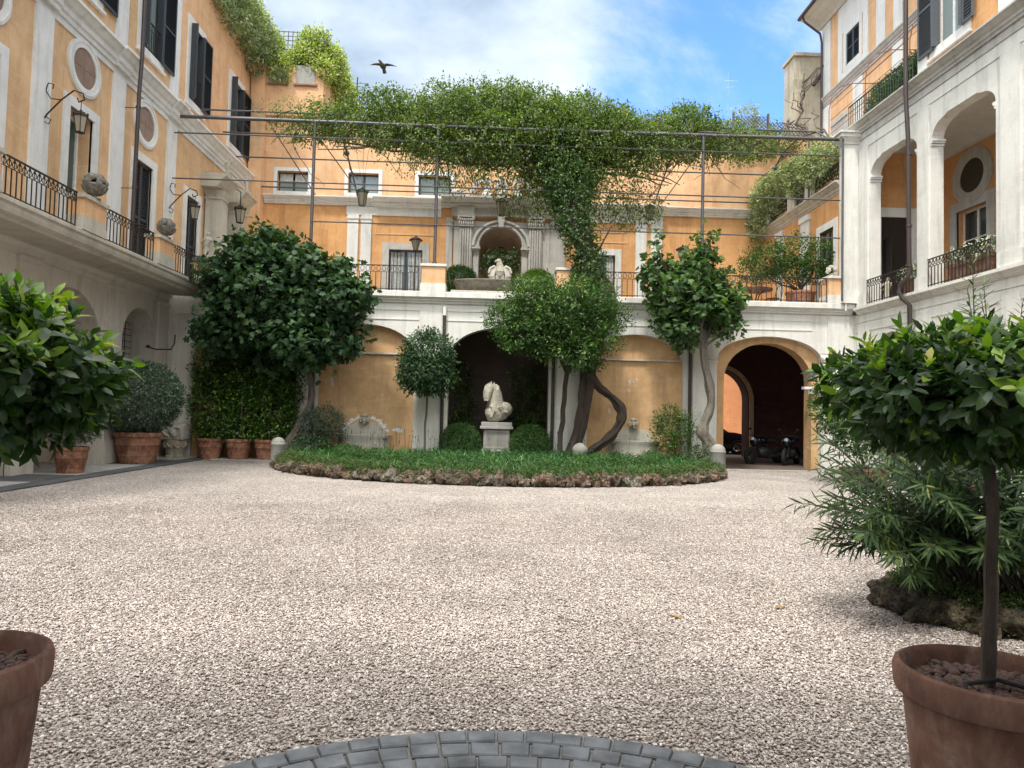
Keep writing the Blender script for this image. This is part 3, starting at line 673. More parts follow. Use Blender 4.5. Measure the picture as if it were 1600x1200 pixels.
# ================================================================== shared architectural pieces
CORNICE = [(0, 0), (.10, 0), (.10, .10), (.16, .14), (.16, .30), (.24, .36), (.30, .46), (.38, .49), (.38, .55), (0, .58)]
def moldprof(d0, z, depth, h):
    return [(d0-.02, z), (d0+.25*depth, z), (d0+.28*depth, z+.18*h), (d0+.42*depth, z+.25*h), (d0+.42*depth, z+.5*h), (d0+.62*depth, z+.6*h), (d0+.8*depth, z+.8*h), (d0+depth, z+.86*h), (d0+depth, z+h), (d0-.02, z+h+.02)]
def railing(T, u0, u1, z0, z1, d, parent, n, style='scroll', mat='iron'):
    """wrought-iron railing: thin square bars, a band of scrolls with leaf points between the two upper rails"""
    b = MB(T); L = u1-u0; band = .2
    b.box(u0, u1, d-.012, d+.012, z0+.05, z0+.07)
    b.box(u0, u1, d-.009, d+.009, z1-band-.012, z1-band)
    for i in range(n+1):
        u = u0+L*i/n; b.box(u-.009, u+.009, d-.009, d+.009, z0, z1-(0 if style == 'plain' or i in (0, n) else band))
    if style != 'plain':
        m = n
        for i in range(m):
            u = u0+L*(i+.5)/m; w = L/m*.5
            if style == 'scroll':
                for s in (-1, 1):
                    p = [(u+s*w*(.12+.75*abs(math.sin(t))), d, z1-band+.02+.16*k/8) for k, t in enumerate([.2, .7, 1.3, 1.75, 2.1, 2.5, 2.8, 3.0, 3.1])]
                    b.tube(p, .007, 4, False, False)
                b.tube([(u, d, z1-band), (u, d, z1-.05)], .008, 4, False)
                b.blob((u, d, z1-.07), (.022, .014, .035), 5, 4)
            else:
                b.ring(u, z1-band/2, w*.62, band*.38, w*.62+.014, band*.38+.014, d-.007, d+.007, 12)
    r = b.build('railing', mat, parent)
    h = MB(T); h.box(u0-.01, u1+.01, d-.022, d+.022, z1-.012, z1+.012); h.build('handrail', mat, r)
    return r
def shutters(T, parent, u0, u1, z0, z1, d, mat, name='shutter', slat=True):
    """louvred leaf standing in the plane of the wall (u0..u1)"""
    b = MB(T); f = .06
    b.box(u0, u0+f, d, d+.045, z0, z1); b.box(u1-f, u1, d, d+.045, z0, z1)
    for z in (z0, (z0+z1)/2-f/2, z1-f): b.box(u0+f, u1-f, d+.002, d+.043, z, z+f)
    n = int((z1-z0)/.085)
    for i in range(n):
        z = z0+f+(z1-z0-2*f)*(i+.5)/n
        b.add([(u0+f, d+.005, z+.03), (u1-f, d+.005, z+.03), (u1-f, d+.04, z-.025), (u0+f, d+.04, z-.025), (u0+f, d+.01, z+.038), (u1-f, d+.01, z+.038), (u1-f, d+.045, z-.017), (u0+f, d+.045, z-.017)],
              [(0, 1, 2, 3), (4, 5, 6, 7), (0, 4, 7, 3), (1, 5, 6, 2)])
    b.box(u0+f, u1-f, d+.001, d+.004, z0+f, z1-f)
    return b.build(name, mat, parent)
def window(T, parent, u0, u1, z0, z1, d, fr=.18, trim='white_trim', glass='glass_dark', sash='frame_white', sill=True, mull=True, bottom=True, rec=.18, name='window', proud=.035):
    """stone surround (parent part) > sash, pane"""
    b = MB(T)
    b.box(u0-fr, u0, -.05, proud, z0-(fr if bottom else 0), z1+fr); b.box(u1, u1+fr, -.05, proud, z0-(fr if bottom else 0), z1+fr)
    b.box(u0, u1, -.05, proud-.002, z1, z1+fr)
    if bottom: b.box(u0, u1, -.05, proud-.002, z0-fr, z0)
    if sill: b.box(u0-fr-.04, u1+fr+.04, -.05, .09, z0-fr-.06, z0-fr)
    w = b.build(name, trim, parent)
    s = MB(T); t = .055
    for a, c in ((u0, u0+t), (u1-t, u1)): s.box(a, c, d-rec-.05, d-rec, z0, z1)
    s.box(u0+t, u1-t, d-rec-.048, d-rec-.002, z1-t, z1); s.box(u0+t, u1-t, d-rec-.048, d-rec-.002, z0, z0+t)
    if mull:
        m = (u0+u1)/2; s.box(m-.04, m+.04, d-rec-.046, d-rec+.004, z0+t, z1-t)
        if mull == 2:
            for k in (1, 2): zz = z0+(z1-z0)*k/3; s.box(u0+t, m-.04, d-rec-.044, d-rec-.006, zz-.02, zz+.02); s.box(m+.04, u1-t, d-rec-.044, d-rec-.006, zz-.02, zz+.02)
    s.build('sash', sash, w)
    p = MB(T); p.box(u0+.01, u1-.01, d-rec-.035, d-rec-.025, z0+.01, z1-.01); p.build('pane', glass, w)
    return w
def medallion(T, parent, u, z, ro, ri, disc='medallion_disc', cross=True, trim='white_trim'):
    b = MB(T); b.ring(u, z, ro, ro*.97, ri, ri*.97, -.05, .05, 48); b.ring(u, z, ro*.93, ro*.9, ro*.88, ro*.85, .05, .065, 48)
    m = b.build('oval_medallion', trim, parent)
    d = MB(T); d.disc(u, z, ri+.02, ri+.01, .015)
    if cross: d.box(u-.008, u+.008, .016, .022, z-ri*.95, z+ri*.95); d.box(u-ri*.98, u-.008, .016, .022, z-.008, z+.008); d.box(u+.008, u+ri*.98, .016, .022, z-.008, z+.008)
    d.build('disc', disc, m); return m

# ================================================================== OCHRE WING ALONG THE LEFT
T = Tleft(-10.1)
LB = thing('palace_wing', (-10.1, 15, 0), 'long ochre palace wing with round medallions and a stone balcony over grey arches', 'building')
b = MB(T)
ops = [dict(k='arch', u0=c-r, u1=c+r, zb=0, spring=3.05 if r > 1.1 else 3.35, top=4.36) for c, r in ((10.5, 1.32), (13.9, 1.32), (17.3, 1.32))]+[dict(k='arch', u0=19.7, u1=21.65, zb=0, spring=3.4, top=4.36)]
b.panel(5.5, 22.35, 0, 5.02, ops, 0, .75); b.build('arcade_wall', 'grey_wall', LB)
b = MB(T)
for u in (12.2, 15.6, 19.2, 22.0):
    b.box(u-.32, u+.32, -.02, .06, .66, 4.62); b.box(u-.38, u+.38, -.02, .12, 0, .62); b.box(u-.35, u+.35, -.02, .09, .62, .66); b.box(u-.37, u+.37, -.02, .10, 4.62, 4.72)
b.profile(moldprof(0, 4.72, .16, .3), 5.5, 22.3)
islands(b, 'pilaster', 'grey_wall', LB)
b = MB(T); b.box(5.5, 22.3, -2.6, -2.5, 0, 5); b.build('inner_wall', 'peach', LB)
b = MB(T)
b.panel(19.4, 21.95, 0, 4.9, [dict(k='rect', u0=20.0, u1=21.3, zb=0, zt=3.1)], -.76, .15); b.box(19.3, 19.4, -2.4, -.76, 0, 4.9); b.box(21.95, 22.05, -2.4, -.76, 0, 4.9)
b.box(15.4, 15.5, -2.4, -.76, 0, 4.9); b.box(5.5, 22.35, -2.6, -.0, 4.9, 4.98); islands(b, 'inner_pier', 'grey_wall', LB)
dr = MB(T); dr.box(20.0, 21.3, -.95, -.86, 0, 3.1); 
for k in range(9): dr.tube([(20.1+k*.14, -.70, 3.0), (20.1+k*.14, -.70, 4.2)], .012, 5)
for k in range(7): dr.box(19.75, 21.6, -.72, -.69, 3.1+.18*k, 3.115+.18*k)
dr.box(19.5, 21.9, -.915, -.91, 3.1, 4.6); dr.build('grille_door', 'dark_wood', LB)
b = MB(T); b.tube([(21.0, .02, 3.3), (21.05, .3, 3.22), (21.3, .62, 3.25), (21.42, .66, 3.45), (21.44, .66, 3.7)], .022, 6); b.blob((21.02, .08, 3.3), (.06, .06, .05)); b.tube([(22.5, .0, 3.72), (22.5, .12, 3.72)], .02)
islands(b, 'wall_bracket', 'iron', LB)
# balcony
b = MB(T); b.profile([(-.02, 4.98), (1.10, 4.95), (1.13, 5.0), (1.25, 5.05), (1.28, 5.12), (1.28, 5.19), (1.33, 5.22), (1.33, 5.29), (1.30, 5.31), (-.02, 5.31)], 5.5, 22.03)
b.build('balcony_slab', 'travertine', LB)
rails = [(8.4, 11.9, 24), (12.75, 15.22, 17), (16.3, 18.7, 16), (19.75, 21.7, 13)]
for a, c, n in rails: railing(T, a, c, 5.31, 6.08, 1.2, LB, n)
for u in (12.3, 15.75, 19.23, 21.95):
    b = MB(T); h = .43 if u < 21 else .24; e = .95 if u < 21 else 1.0
    b.box(u-h, u+h, e, 1.32, 5.62, 6.0); b.m = 1; b.box(u-h-.05, u+h+.05, e-.02, 1.345, 5.31, 5.50); b.box(u-h-.02, u+h+.02, e-.01, 1.33, 5.50, 5.62); b.box(u-h-.06, u+h+.06, e-.02, 1.37, 6.0, 6.08)
    b.build('pedestal', ['peach', 'travertine'], LB)
# upper walls
Wn = [dict(k='rect', u0=13.4, u1=14.4, zb=5.31, zt=8.6), dict(k='rect', u0=16.8, u1=17.8, zb=5.31, zt=8.62), dict(k='rect', u0=19.93, u1=20.93, zb=5.31, zt=8.5), dict(k='rect', u0=23.3, u1=24.2, zb=5.31, zt=8.5)]
b = MB(T); b.panel(5.5, 29.2, 5.31, 10.5, Wn, 0, .45); b.build('storey_wall', 'pale_ochre', LB)
Un = [dict(k='rect', u0=16.6, u1=17.75, zb=11.75, zt=14.2), dict(k='rect', u0=19.95, u1=21.1, zb=11.78, zt=14.2), dict(k='rect', u0=23.1, u1=24.05, zb=11.65, zt=14.12), dict(k='rect', u0=26.75, u1=27.95, zb=11.6, zt=14.1)]
b = MB(T); b.panel(5.5, 22.35, 10.52, 16.6, Un[:2], 0, .45); b.build('storey_wall', 'pale_ochre', LB)
b = MB(T); b.panel(22.36, 29.2, 10.52, 15.9, Un[2:], 0, .45); b.profile([(-.45, 15.9), (.06, 15.9), (.08, 15.98), (-.45, 16.0)], 22.36, 29.2)
for u0, u1 in ((26.4, 26.9), (27.5, 28.7)): b.box(u0, u1, .0, .03, 15.2, 15.24)
b.build('storey_wall', 'peach', LB)
for u in (12.3, 15.72, 18.9, 22.05):
    b = MB(T); b.box(u-.31, u+.31, -.02, .055, 5.55, 10.3); b.box(u-.36, u+.36, -.02, .085, 5.31, 5.55); b.build('pilaster', 'white_trim', LB)
for u in (12.3, 15.72, 18.9, 22.05):
    b = MB(T); b.box(u-.29, u+.29, -.02, .05, 11.05, 16.55); b.build('pilaster', 'white_trim', LB)
b = MB(T); b.box(5.5, 29.18, -.02, .04, 10.30, 10.47); b.profile(moldprof(0, 10.46, .34, .52), 5.5, 29.17)
for u in (12.3, 15.72, 18.9, 22.05): b.profile([(p[0]+.06 if p[0] > 0 else p[0], p[1]+.003) for p in moldprof(0, 10.455, .34, .53)], u-.36, u+.36)
islands(b, 'cornice', 'white_trim', LB)
# tall openings of the balcony storey
for i, o in enumerate(Wn):
    b = MB(T); fr = .24; b.box(o['u0']-fr, o['u0'], -.05, .05, 5.32, o['zt']+fr); b.box(o['u1'], o['u1']+fr, -.05, .05, 5.32, o['zt']+fr); b.box(o['u0'], o['u1'], -.05, .048, o['zt'], o['zt']+fr)
    b.box(o['u0'], o['u1'], -.46, -.45, 5.31, o['zt'])
    w = b.build('balcony_door', 'white_trim', LB)
    if i in (0, 1):
        p = MB(T); p.box(o['u0']+.02, o['u1']-.02, -.40, -.38, 5.33, o['zt']-.02); p.build('pane', 'glass_green', w)
        p = MB(T)
        for a in (o['u0']+.0, o['u0']+.45, o['u1']-.06): p.box(a, a+.06, -.38, -.33, 5.33, o['zt']-.0)
        p.box(o['u0']+.06, o['u1']-.06, -.38, -.335, o['zt']-.08, o['zt']); p.build('sash', 'frame_white', w)
        b = MB(T); b.box(o['u1']-.005, o['u1']+.004, -.44, .0, 5.33, o['zt']); 
    else:
        m = (o['u0']+o['u1'])/2
        shutters(T, w, o['u0']+.01, m-.003, 5.35, o['zt']-.02, -.10, 'shutter'); shutters(T, w, m+.003, o['u1']-.01, 5.35, o['zt']-.02, -.10, 'shutter')
for u, z in ((13.95, 9.74), (17.32, 9.74), (20.42, 9.64)): medallion(T, LB, u, z, .70, .49)
# upper windows with louvred shutters folded back
for i, o in enumerate(Un):
    w = window(T, LB, o['u0'], o['u1'], o['zb'], o['zt'], 0, .22, glass='glass_pale', sash='frame_dark', rec=.12)
    w.name = 'shuttered_window'
    wd = (o['u1']-o['u0'])/2+.06
    shutters(T, w, o['u1']+.02, o['u1']+.02+wd*1.25, o['zb']-.02, o['zt']+.02, .05, 'shutter')
    b = MB(T)
    for k in range(3): b.box(o['u0']-.02+k*.0, o['u0']+.03, .05+.07*k, .11+.07*k, o['zb'], o['zt'])
    b.box(o['u1']-.06, o['u1']-.01, -.1, .10, o['zb'], o['zt'])
    b.build('folded_shutter', 'shutter', w)
    railing(T, o['u0']+.05, o['u1']-.05, o['zb'], o['zb']+.85, .02, w, 8, 'plain')
b = MB(T); p = [(19.2, .44, 16.5), (19.2, .44, 11.0), (19.17, .42, 10.0), (19.16, .40, 5.35)]
b.tube(p, .055, 10)
for z in (15.2, 13.1, 9.6, 7.4): b.tube([(19.18, .43 if z > 11 else .41, z), (19.18, .43 if z > 11 else .41, z+.05)], .075, 10); b.tube([(19.18, 0, z), (19.18, .42, z)], .012, 4)
islands(b, 'drainpipe', 'pipe_brown', LB)
# portal: two stone columns carrying entablature blocks
for u, fz in ((25.0, 9.15), (27.0, 9.2)):
    b = MB(T); c = (u, .38)
    b.box(u-.34, u+.34, .02, .66, 5.31, 5.62); b.box(u-.27, u+.27, .05, .6, 5.62, fz-.35); b.box(u-.31, u+.31, .03, .64, fz-.35, fz-.27)
    b.frustum((u, .33), (.27, .27), (.36, .36), fz-.27, fz-.05); b.profile([(.0, fz), (.55, fz), (.70, fz+.2), (.82, fz+.34), (.88, fz+.36), (.88, fz+.44), (.0, fz+.5)], u-.62, u+.62)
    b.box(u-.45, u+.45, .0, .5, fz-.05, fz+.002); b.build('portal_column', 'travertine', LB)
b = MB(T); b.panel(25.3, 26.7, 5.31, 9.1, [dict(k='arch', u0=25.55, u1=26.5, zb=5.31, spring=7.5, top=8.0)], .1, .1); b.build('portal_arch', 'white_trim', LB)

# ================================================================== FAR WING: arcade, terrace, upper facade
T = Tfar(22.35)
FB = thing('palace_wing', (.9, 25.8, 0), 'far ochre palace front with blind arches, a terrace and an arched niche above', 'building')
A = [dict(k='arch', u0=-9.25, u1=-6.05, zb=0, spring=3.2, top=4.55), dict(k='arch', u0=-5.40, u1=-2.40, zb=0, spring=3.35, top=4.29),
     dict(k='arch', u0=-1.33, u1=1.85, zb=0, spring=3.3, top=4.28), dict(k='arch', u0=3.07, u1=6.12, zb=0, spring=3.3, top=4.20), dict(k='arch', u0=7.20, u1=10.58, zb=0, spring=3.5, top=4.25)]
b = MB(T); b.panel(-10.1, 11.9, 0, 5.0, A, 0, .45); b.build('arcade_wall', 'white_wall', FB)
b = MB(T)      # shallow string courses and pilaster strips
for u0, u1 in ((-9.9, -5.7), (-4.0+.0-1.6, -2.3), (-2.26, -1.6), (-1.42, 1.9), (2.15, 6.2), (6.45, 10.25)):
    b.box(u0, u1, .0, .022, 4.46, 4.485)
for u0, u1 in ((-5.62, -2.28), (-1.45, 2.0), (2.75, 6.2), (6.98, 10.28)): b.box(u0, u1, .0, .02, 4.76, 4.80)
b.box(10.75, 11.45, .0, .05, 0, 4.95); b.box(-2.27, -1.52, 0, .03, 0, 4.95); b.box(2.02, 2.75, 0, .03, 0, 4.95); b.box(6.42, 7.0, 0, .03, 0, 4.95); b.box(-5.98, -5.5, 0, .03, 0, 4.95)
for u in (6.92, 10.62):
    b.box(u-.02, u+.24, .031 if u < 7 else 0, .06, 0, 3.28)
    for z, e in ((3.28, .03), (3.36, .06), (3.46, .03), (3.54, .08)): b.box(u-.02-e/2, u+.24+e/2, .0, .06+e, z, z+.07)
islands(b, 'pilaster_strip', 'white_wall', FB)
for o in (A[1], A[3]):     # blind arches in ochre plaster with a ledge
    c, h = (o['u0']+o['u1'])/2, (o['u1']-o['u0'])/2
    b = MB(T); b.box(o['u0']-.05, o['u1']+.05, -.46, -.26, 0, 4.5); b.box(o['u0']+.002, o['u1']-.002, -.26, -.19, 0, 3.36); b.m = 1; b.box(o['u0']+.003, o['u1']-.003, -.27, -.10, 3.365, 3.42)
    b.build('blind_arch', ['arch_ochre', 'travertine'], FB)
o = A[4]
b = MB(T); b.panel(7.0, 10.75, 0, 4.6, [dict(k='arch', u0=7.50, u1=10.36, zb=0, spring=2.85, top=4.06)], -.25, .55); b.build('gateway_arch', 'arch_ochre', FB)
b = MB(T); b.box(10.06, 10.45, -.3, -.10, 2.60, 2.68); b.box(10.22, 10.42, -.25, -.18, 2.46, 2.60); b.build('wall_lamp', 'white_plastic', FB)
# recesses behind the open arches
def room(name, mat, u0, u1, y0, y1, z1, back=None):
    b = MB(); t = .12
    b.box(u0-t, u0, y0, y1, 0, z1); b.box(u1, u1+t, y0, y1, 0, z1)
    if back is None: b.box(u0-t, u1+t, y1, y1+t, 0, z1)
    b.box(u0-t, u1+t, y0, y1+t, z1, z1+.03)
    return b.build(name, mat, FB)
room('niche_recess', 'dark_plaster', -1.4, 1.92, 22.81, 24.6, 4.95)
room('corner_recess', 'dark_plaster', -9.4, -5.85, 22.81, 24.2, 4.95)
b = MB(T); b.box(-9.22, -8.98, -.30, -.06, 0, 4.6); b.build('reveal', 'arch_ochre', FB)
b = MB(T); b.box(-9.0, -6.0, -.35, -.2, 0, 1.9); b.build('low_wall', 'arch_ochre', FB)
# vaulted passage to the neighbouring court
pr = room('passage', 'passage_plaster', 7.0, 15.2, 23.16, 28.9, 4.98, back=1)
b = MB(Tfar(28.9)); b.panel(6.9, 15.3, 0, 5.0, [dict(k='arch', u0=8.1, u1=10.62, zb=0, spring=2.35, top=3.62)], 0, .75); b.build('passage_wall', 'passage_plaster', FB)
b = MB(Tfar(28.85)); b.ring(9.36, 2.35, 1.28, 1.29, 1.45, 1.46, 0, .04, 30, 0, math.pi); b.box(10.64, 10.82, 0, .04, 0, 2.35); b.build('passage_arch_trim', 'arch_ochre', FB)
b = MB()      # ribs of the vault
for yy in (25.0, 27.2):
    vs = [(11.1+3.9*math.cos(a), yy, .6+4.2*math.sin(a)) for a in [math.pi*k/24 for k in range(25)]]
    for p, q in zip(vs[:-1], vs[1:]):
        b.add([(p[0], yy, p[2]), (q[0], yy, q[2]), (q[0], yy+.45, q[2]), (p[0], yy+.45, p[2]), (p[0]*1.0+(p[0]-11.1)*.06, yy, p[2]+.2), (q[0]+(q[0]-11.1)*.06, yy, q[2]+.2)], [(0, 1, 2, 3), (0, 1, 5, 4)])
b.box(10.9, 15.1, 28.80, 28.88, 2.2, 2.32)
islands(b, 'vault_rib', 'passage_plaster', FB)
b = MB(); b.box(5.9, 17, 37.2, 37.5, 0, 5.6); b.build('court_wall', 'court_orange', FB)
b = MB(); 
for k in range(9): b.box(9.9+.0*k, 9.92, 33.0+.12*k, 33.02+.12*k, 0, 2.1)
b.box(9.88, 9.94, 33, 34, 2.1, 2.14); b.box(9.88, 9.94, 33, 34, .2, .24); b.build('court_gate', 'iron', FB)
# terrace slab with mouldings
b = MB(T); b.profile([(-6.95, 5.0), (.06, 5.0), (.08, 5.05), (.14, 5.08), (.14, 5.12), (.22, 5.16), (.26, 5.17), (.26, 5.32), (.24, 5.34), (-6.95, 5.34)], -8.76, 11.52); b.build('terrace_slab', 'white_wall', FB)
b = MB(T); b.profile([(-6.95, 5.0), (-.1, 5.0), (-.1, 5.33), (-6.95, 5.33)], -10.1, -8.77); b.profile([(-6.95, 5.0), (-.1, 5.0), (-.1, 5.33), (-6.95, 5.33)], 11.53, 15); islands(b, 'terrace_floor', 'slab_pale', FB)
for u0, u1, n in ((-8.7, -2.32, 38), (2.62, 6.5, 24), (6.9, 10.62, 23)): railing(T, u0, u1, 5.34, 6.13, .2, FB, n, 'ring')
for u0, u1, e in ((-2.24, -1.50, 0), (2.0, 2.56, 0), (10.68, 11.16, 0)):
    b = MB(T); b.box(u0, u1, -.35, .22, 5.60, 6.14); b.m = 1; b.box(u0-.03, u1+.03, -.38, .25, 5.34, 5.60); b.box(u0-.04, u1+.04, -.39, .27, 6.14, 6.22); b.build('pedestal', ['peach', 'white_wall'], FB)
b = MB(T)
for u, z in ((-5.52, 4.2), (-1.49, 4.62), (6.31, 3.95), (1.97, 3.6)): b.tube([(u, .09, z), (u, .09, .3)], .055, 9)
islands(b, 'drainpipe', 'pipe_brown', FB)
b = MB(T); b.tube([(11.2, .29, 5.34), (11.2, .29, 5.1)], .03); b.tube([(-1.49, .09, 4.62), (-1.49, .09, 4.9)], .06, 9); islands(b, 'spout', 'white_trim', FB)

T = Tfar(29.2)
b = MB(T)
dl = dict(k='rect', u0=-4.31, u1=-2.94, zb=5.34, zt=8.24); dr_ = dict(k='rect', u0=4.05, u1=5.06, zb=5.34, zt=8.27); nic = dict(k='arch', u0=-.60, u1=1.16, zb=5.34, spring=8.45, top=9.28)
b.panel(-10.05, 11.4, 5.34, 10.0, [dl, dict(nic), dr_], 0, .6); b.build('storey_wall', 'deep_ochre', FB)
W3 = [dict(k='rect', u0=-8.98, u1=-7.72, zb=10.52, zt=11.36), dict(k='rect', u0=-6.08, u1=-4.83, zb=10.54, zt=11.38), dict(k='rect', u0=-3.18, u1=-1.85, zb=10.54, zt=11.38)]
b = MB(T); b.panel(-10.05, 14.6, 10.02, 13.5, W3, 0, .5); b.box(-10.05, 14.6, -.6, .05, 13.5, 13.58); b.build('attic_wall', 'peach', FB)
for o in W3:
    w = window(T, FB, o['u0'], o['u1'], o['zb'], o['zt'], 0, .15, glass='glass_pale', sash='frame_dark', rec=.2, sill=False)
    s = MB(T); s.box(o['u0']-.2, o['u1']+.2, 0, .10, o['zb']-.20, o['zb']-.152); s.build('sill', 'stone_trim', w)
    if o is W3[0]: s = MB(T); s.box(o['u0']+.06, o['u1']-.06, -.222, -.196, 10.94, 11.30); s.build('roller_blind', 'curtain', w)
for o, f in ((dl, .28), (dr_, .26)):
    w = window(T, FB, o['u0'], o['u1'], o['zb'], o['zt'], 0, f, trim='stone_trim' if f > .27 else 'white_trim', glass='glass_dark', sash='frame_dark', rec=.1, sill=False, bottom=False, name='terrace_door')
    s = MB(T)
    for k in range(26):
        u = o['u0']+.08+(o['u1']-o['u0']-.16)*k/25
        if abs(u-(o['u0']+o['u1'])/2) > .12: s.tube([(u, -.19+.015*math.sin(k*2.1), o['zb']+.1), (u+.01, -.19+.015*math.sin(k*2.1+1), o['zt']-.1)], .022, 5)
    s.v = [(p[0], p[1]-.06, p[2]) for p in s.v]; s.build('curtain', 'curtain', w)
b = MB(T)     # raised panel outlines over the doors
for u0, u1, z0, z1 in ((3.3, 5.55, 8.78, 9.25), (-4.9, -2.4, 8.85, 9.30)):
    for q in ((u0, u1, z0, z0+.04), (u0, u1, z1-.04, z1), (u0, u0+.04, z0+.04, z1-.04), (u1-.04, u1, z0+.04, z1-.04)): b.box(q[0], q[1], 0, .02, q[2], q[3])
islands(b, 'panel_moulding', 'pale_ochre', FB)
for u0, u1 in ((-6.04, -5.59), (-5.48, -5.06), (5.90, 6.35), (6.54, 7.0), (-1.98, -1.72), (2.30, 2.95)):
    b = MB(T); b.box(u0, u1, -.02, .07, 5.34, 9.45); b.box(u0-.03, u1+.03, -.02, .10, 9.45, 9.52); b.box(u0-.01, u1+.01, -.02, .08, 9.52, 9.62); b.box(u0-.05, u1+.05, -.02, .12, 5.34, 5.7); b.build('pilaster', 'stone_trim' if -2 < u0 < 3 else 'white_trim', FB)
b = MB(T)
b.profile(moldprof(0, 10.0, .34, .30), -9.46, -5.0); b.profile(moldprof(0, 10.0, .34, .32), 7.06, 11.1)
b.profile(moldprof(0.06, 9.98, .44, .34), -4.98, -2.2); b.profile(moldprof(.06, 9.98, .44, .34), 2.55, 7.04)
b.box(-6.1, -2.2, -.02, .05, 9.63, 9.98); b.box(2.55, 7.04, -.02, .05, 9.63, 9.98)
islands(b, 'cornice', 'white_trim', FB)
# aedicule round the niche: white zone, fluted pilasters, archivolt, entablature
b = MB(T)
b.panel(-1.66, 2.30, 5.34, 9.50, [dict(nic)], .10, .14, back=False); b.build('niche_surround', 'stone_trim', FB)
for u in (-1.16, 1.70):
    b = MB(T); b.box(u-.27, u+.27, .08, .22, 5.34, 9.22)
    for k in range(5): b.box(u-.23+.1*k-.012, u-.23+.1*k+.048, .22, .28, 5.9, 9.15)
    b.box(u-.32, u+.32, .08, .32, 5.34, 5.85); b.build('fluted_pilaster', 'stone_trim', FB)
    b = MB(T); b.box(u-.30, u+.30, .08, .32, 9.22, 9.26)
    for k in range(7):
        b.blob((u-.27+.09*k, .26, 9.36), (.045, .09, .12)); b.blob((u-.24+.08*k, .29, 9.5), (.04, .09, .08))
    for s_ in (-1, 1): b.blob((u+s_*.30, .28, 9.56), (.08, .11, .08))
    b.box(u-.36, u+.36, .08, .38, 9.60, 9.68); b.build('capital', 'stone_trim', FB)
b = MB(T); cu = .28
b.ring(cu, 8.45, .88, .83, 1.20, 1.10, .10, .20, 40, 0, math.pi); b.ring(cu, 8.45, 1.08, 1.0, 1.18, 1.08, .20, .30, 40, 0, math.pi); b.ring(cu, 8.45, .90, .85, .97, .91, .20, .25, 40, 0, math.pi)
for u0, u1 in ((-.86, -.60), (1.16, 1.42)):
    for z, e in ((8.24, .05), (8.32, .10), (8.39, .05)): b.box(u0-e/2, u1+e/2, .10, .20+e, z, z+.065)
    b.box(u0+.02, u1-.02, .10, .16, 5.34, 8.24)
b.prism([(cu-.09, 9.2), (cu+.09, 9.2), (cu+.16, 9.66), (cu-.16, 9.66)], .20, .40); b.build('archivolt', 'stone_trim', FB)
b = MB(T); b.box(-1.75, 2.45, .0, .20, 9.69, 9.80); b.box(-1.78, 2.48, .0, .17, 9.80, 10.02); b.box(-1.50, -.83, .17, .34, 9.69, 10.03); b.box(1.36, 2.03, .17, .34, 9.69, 10.03)
b.profile(moldprof(.12, 10.03, .60, .34), -2.18, 2.53); b.build('entablature', 'stone_trim', FB)
# niche interior
b = MB(T); n = 16; vs = []; fs = []
for k in range(n+1):
    a = math.pi*k/n
    for z in (5.34, 8.45): vs.append((cu-.88*math.cos(a), -.04-.95*math.sin(a), z))
for k in range(n): fs.append((2*k, 2*k+2, 2*k+3, 2*k+1))
b.add(vs, fs, True)
vs = []; fs = []; m = 6
for k in range(n+1):
    a = math.pi*k/n
    for j in range(m+1):
        e = math.pi/2*j/m; vs.append((cu-.88*math.cos(a)*math.cos(e), -.04-.95*math.sin(a)*math.cos(e), 8.45+.83*math.sin(e)))
for k in range(n):
    for j in range(m): fs.append((k*(m+1)+j, (k+1)*(m+1)+j, (k+1)*(m+1)+j+1, k*(m+1)+j+1))
b.add(vs, fs, True)
b.build('niche_shell', 'niche_plaster', FB, fixn=False)
b = MB(T); b.box(cu-.14, cu+.14, -.66, -.62, 8.60-.25, 8.68-.25); b.box(cu-.02, cu+.02, -.66, -.62, 8.05, 8.62); b.box(cu-.14, cu-.10, -.66, -.62, 8.43, 8.62); b.box(cu+.10, cu+.14, -.66, -.62, 8.43, 8.62); b.box(cu-.14, cu+.14, -.65, -.63, 8.58, 8.62); b.build('niche_lamp', 'iron', FB)
b = MB(T)
for s_ in (-1, 1):
    u0, u1 = sorted((cu+s_*.40, cu+s_*.80)); b.box(u0, u1, -.30, -.26, 5.34, 7.1); b.m = 1
    for k in range(5): b.box(cu+s_*.70-.04, cu+s_*.70+.04, -.26, -.25, 5.5+.3*k, 5.62+.3*k)
    b.m = 0
islands(b, 'niche_gate', ['frame_dark', 'stone_trim'], FB)
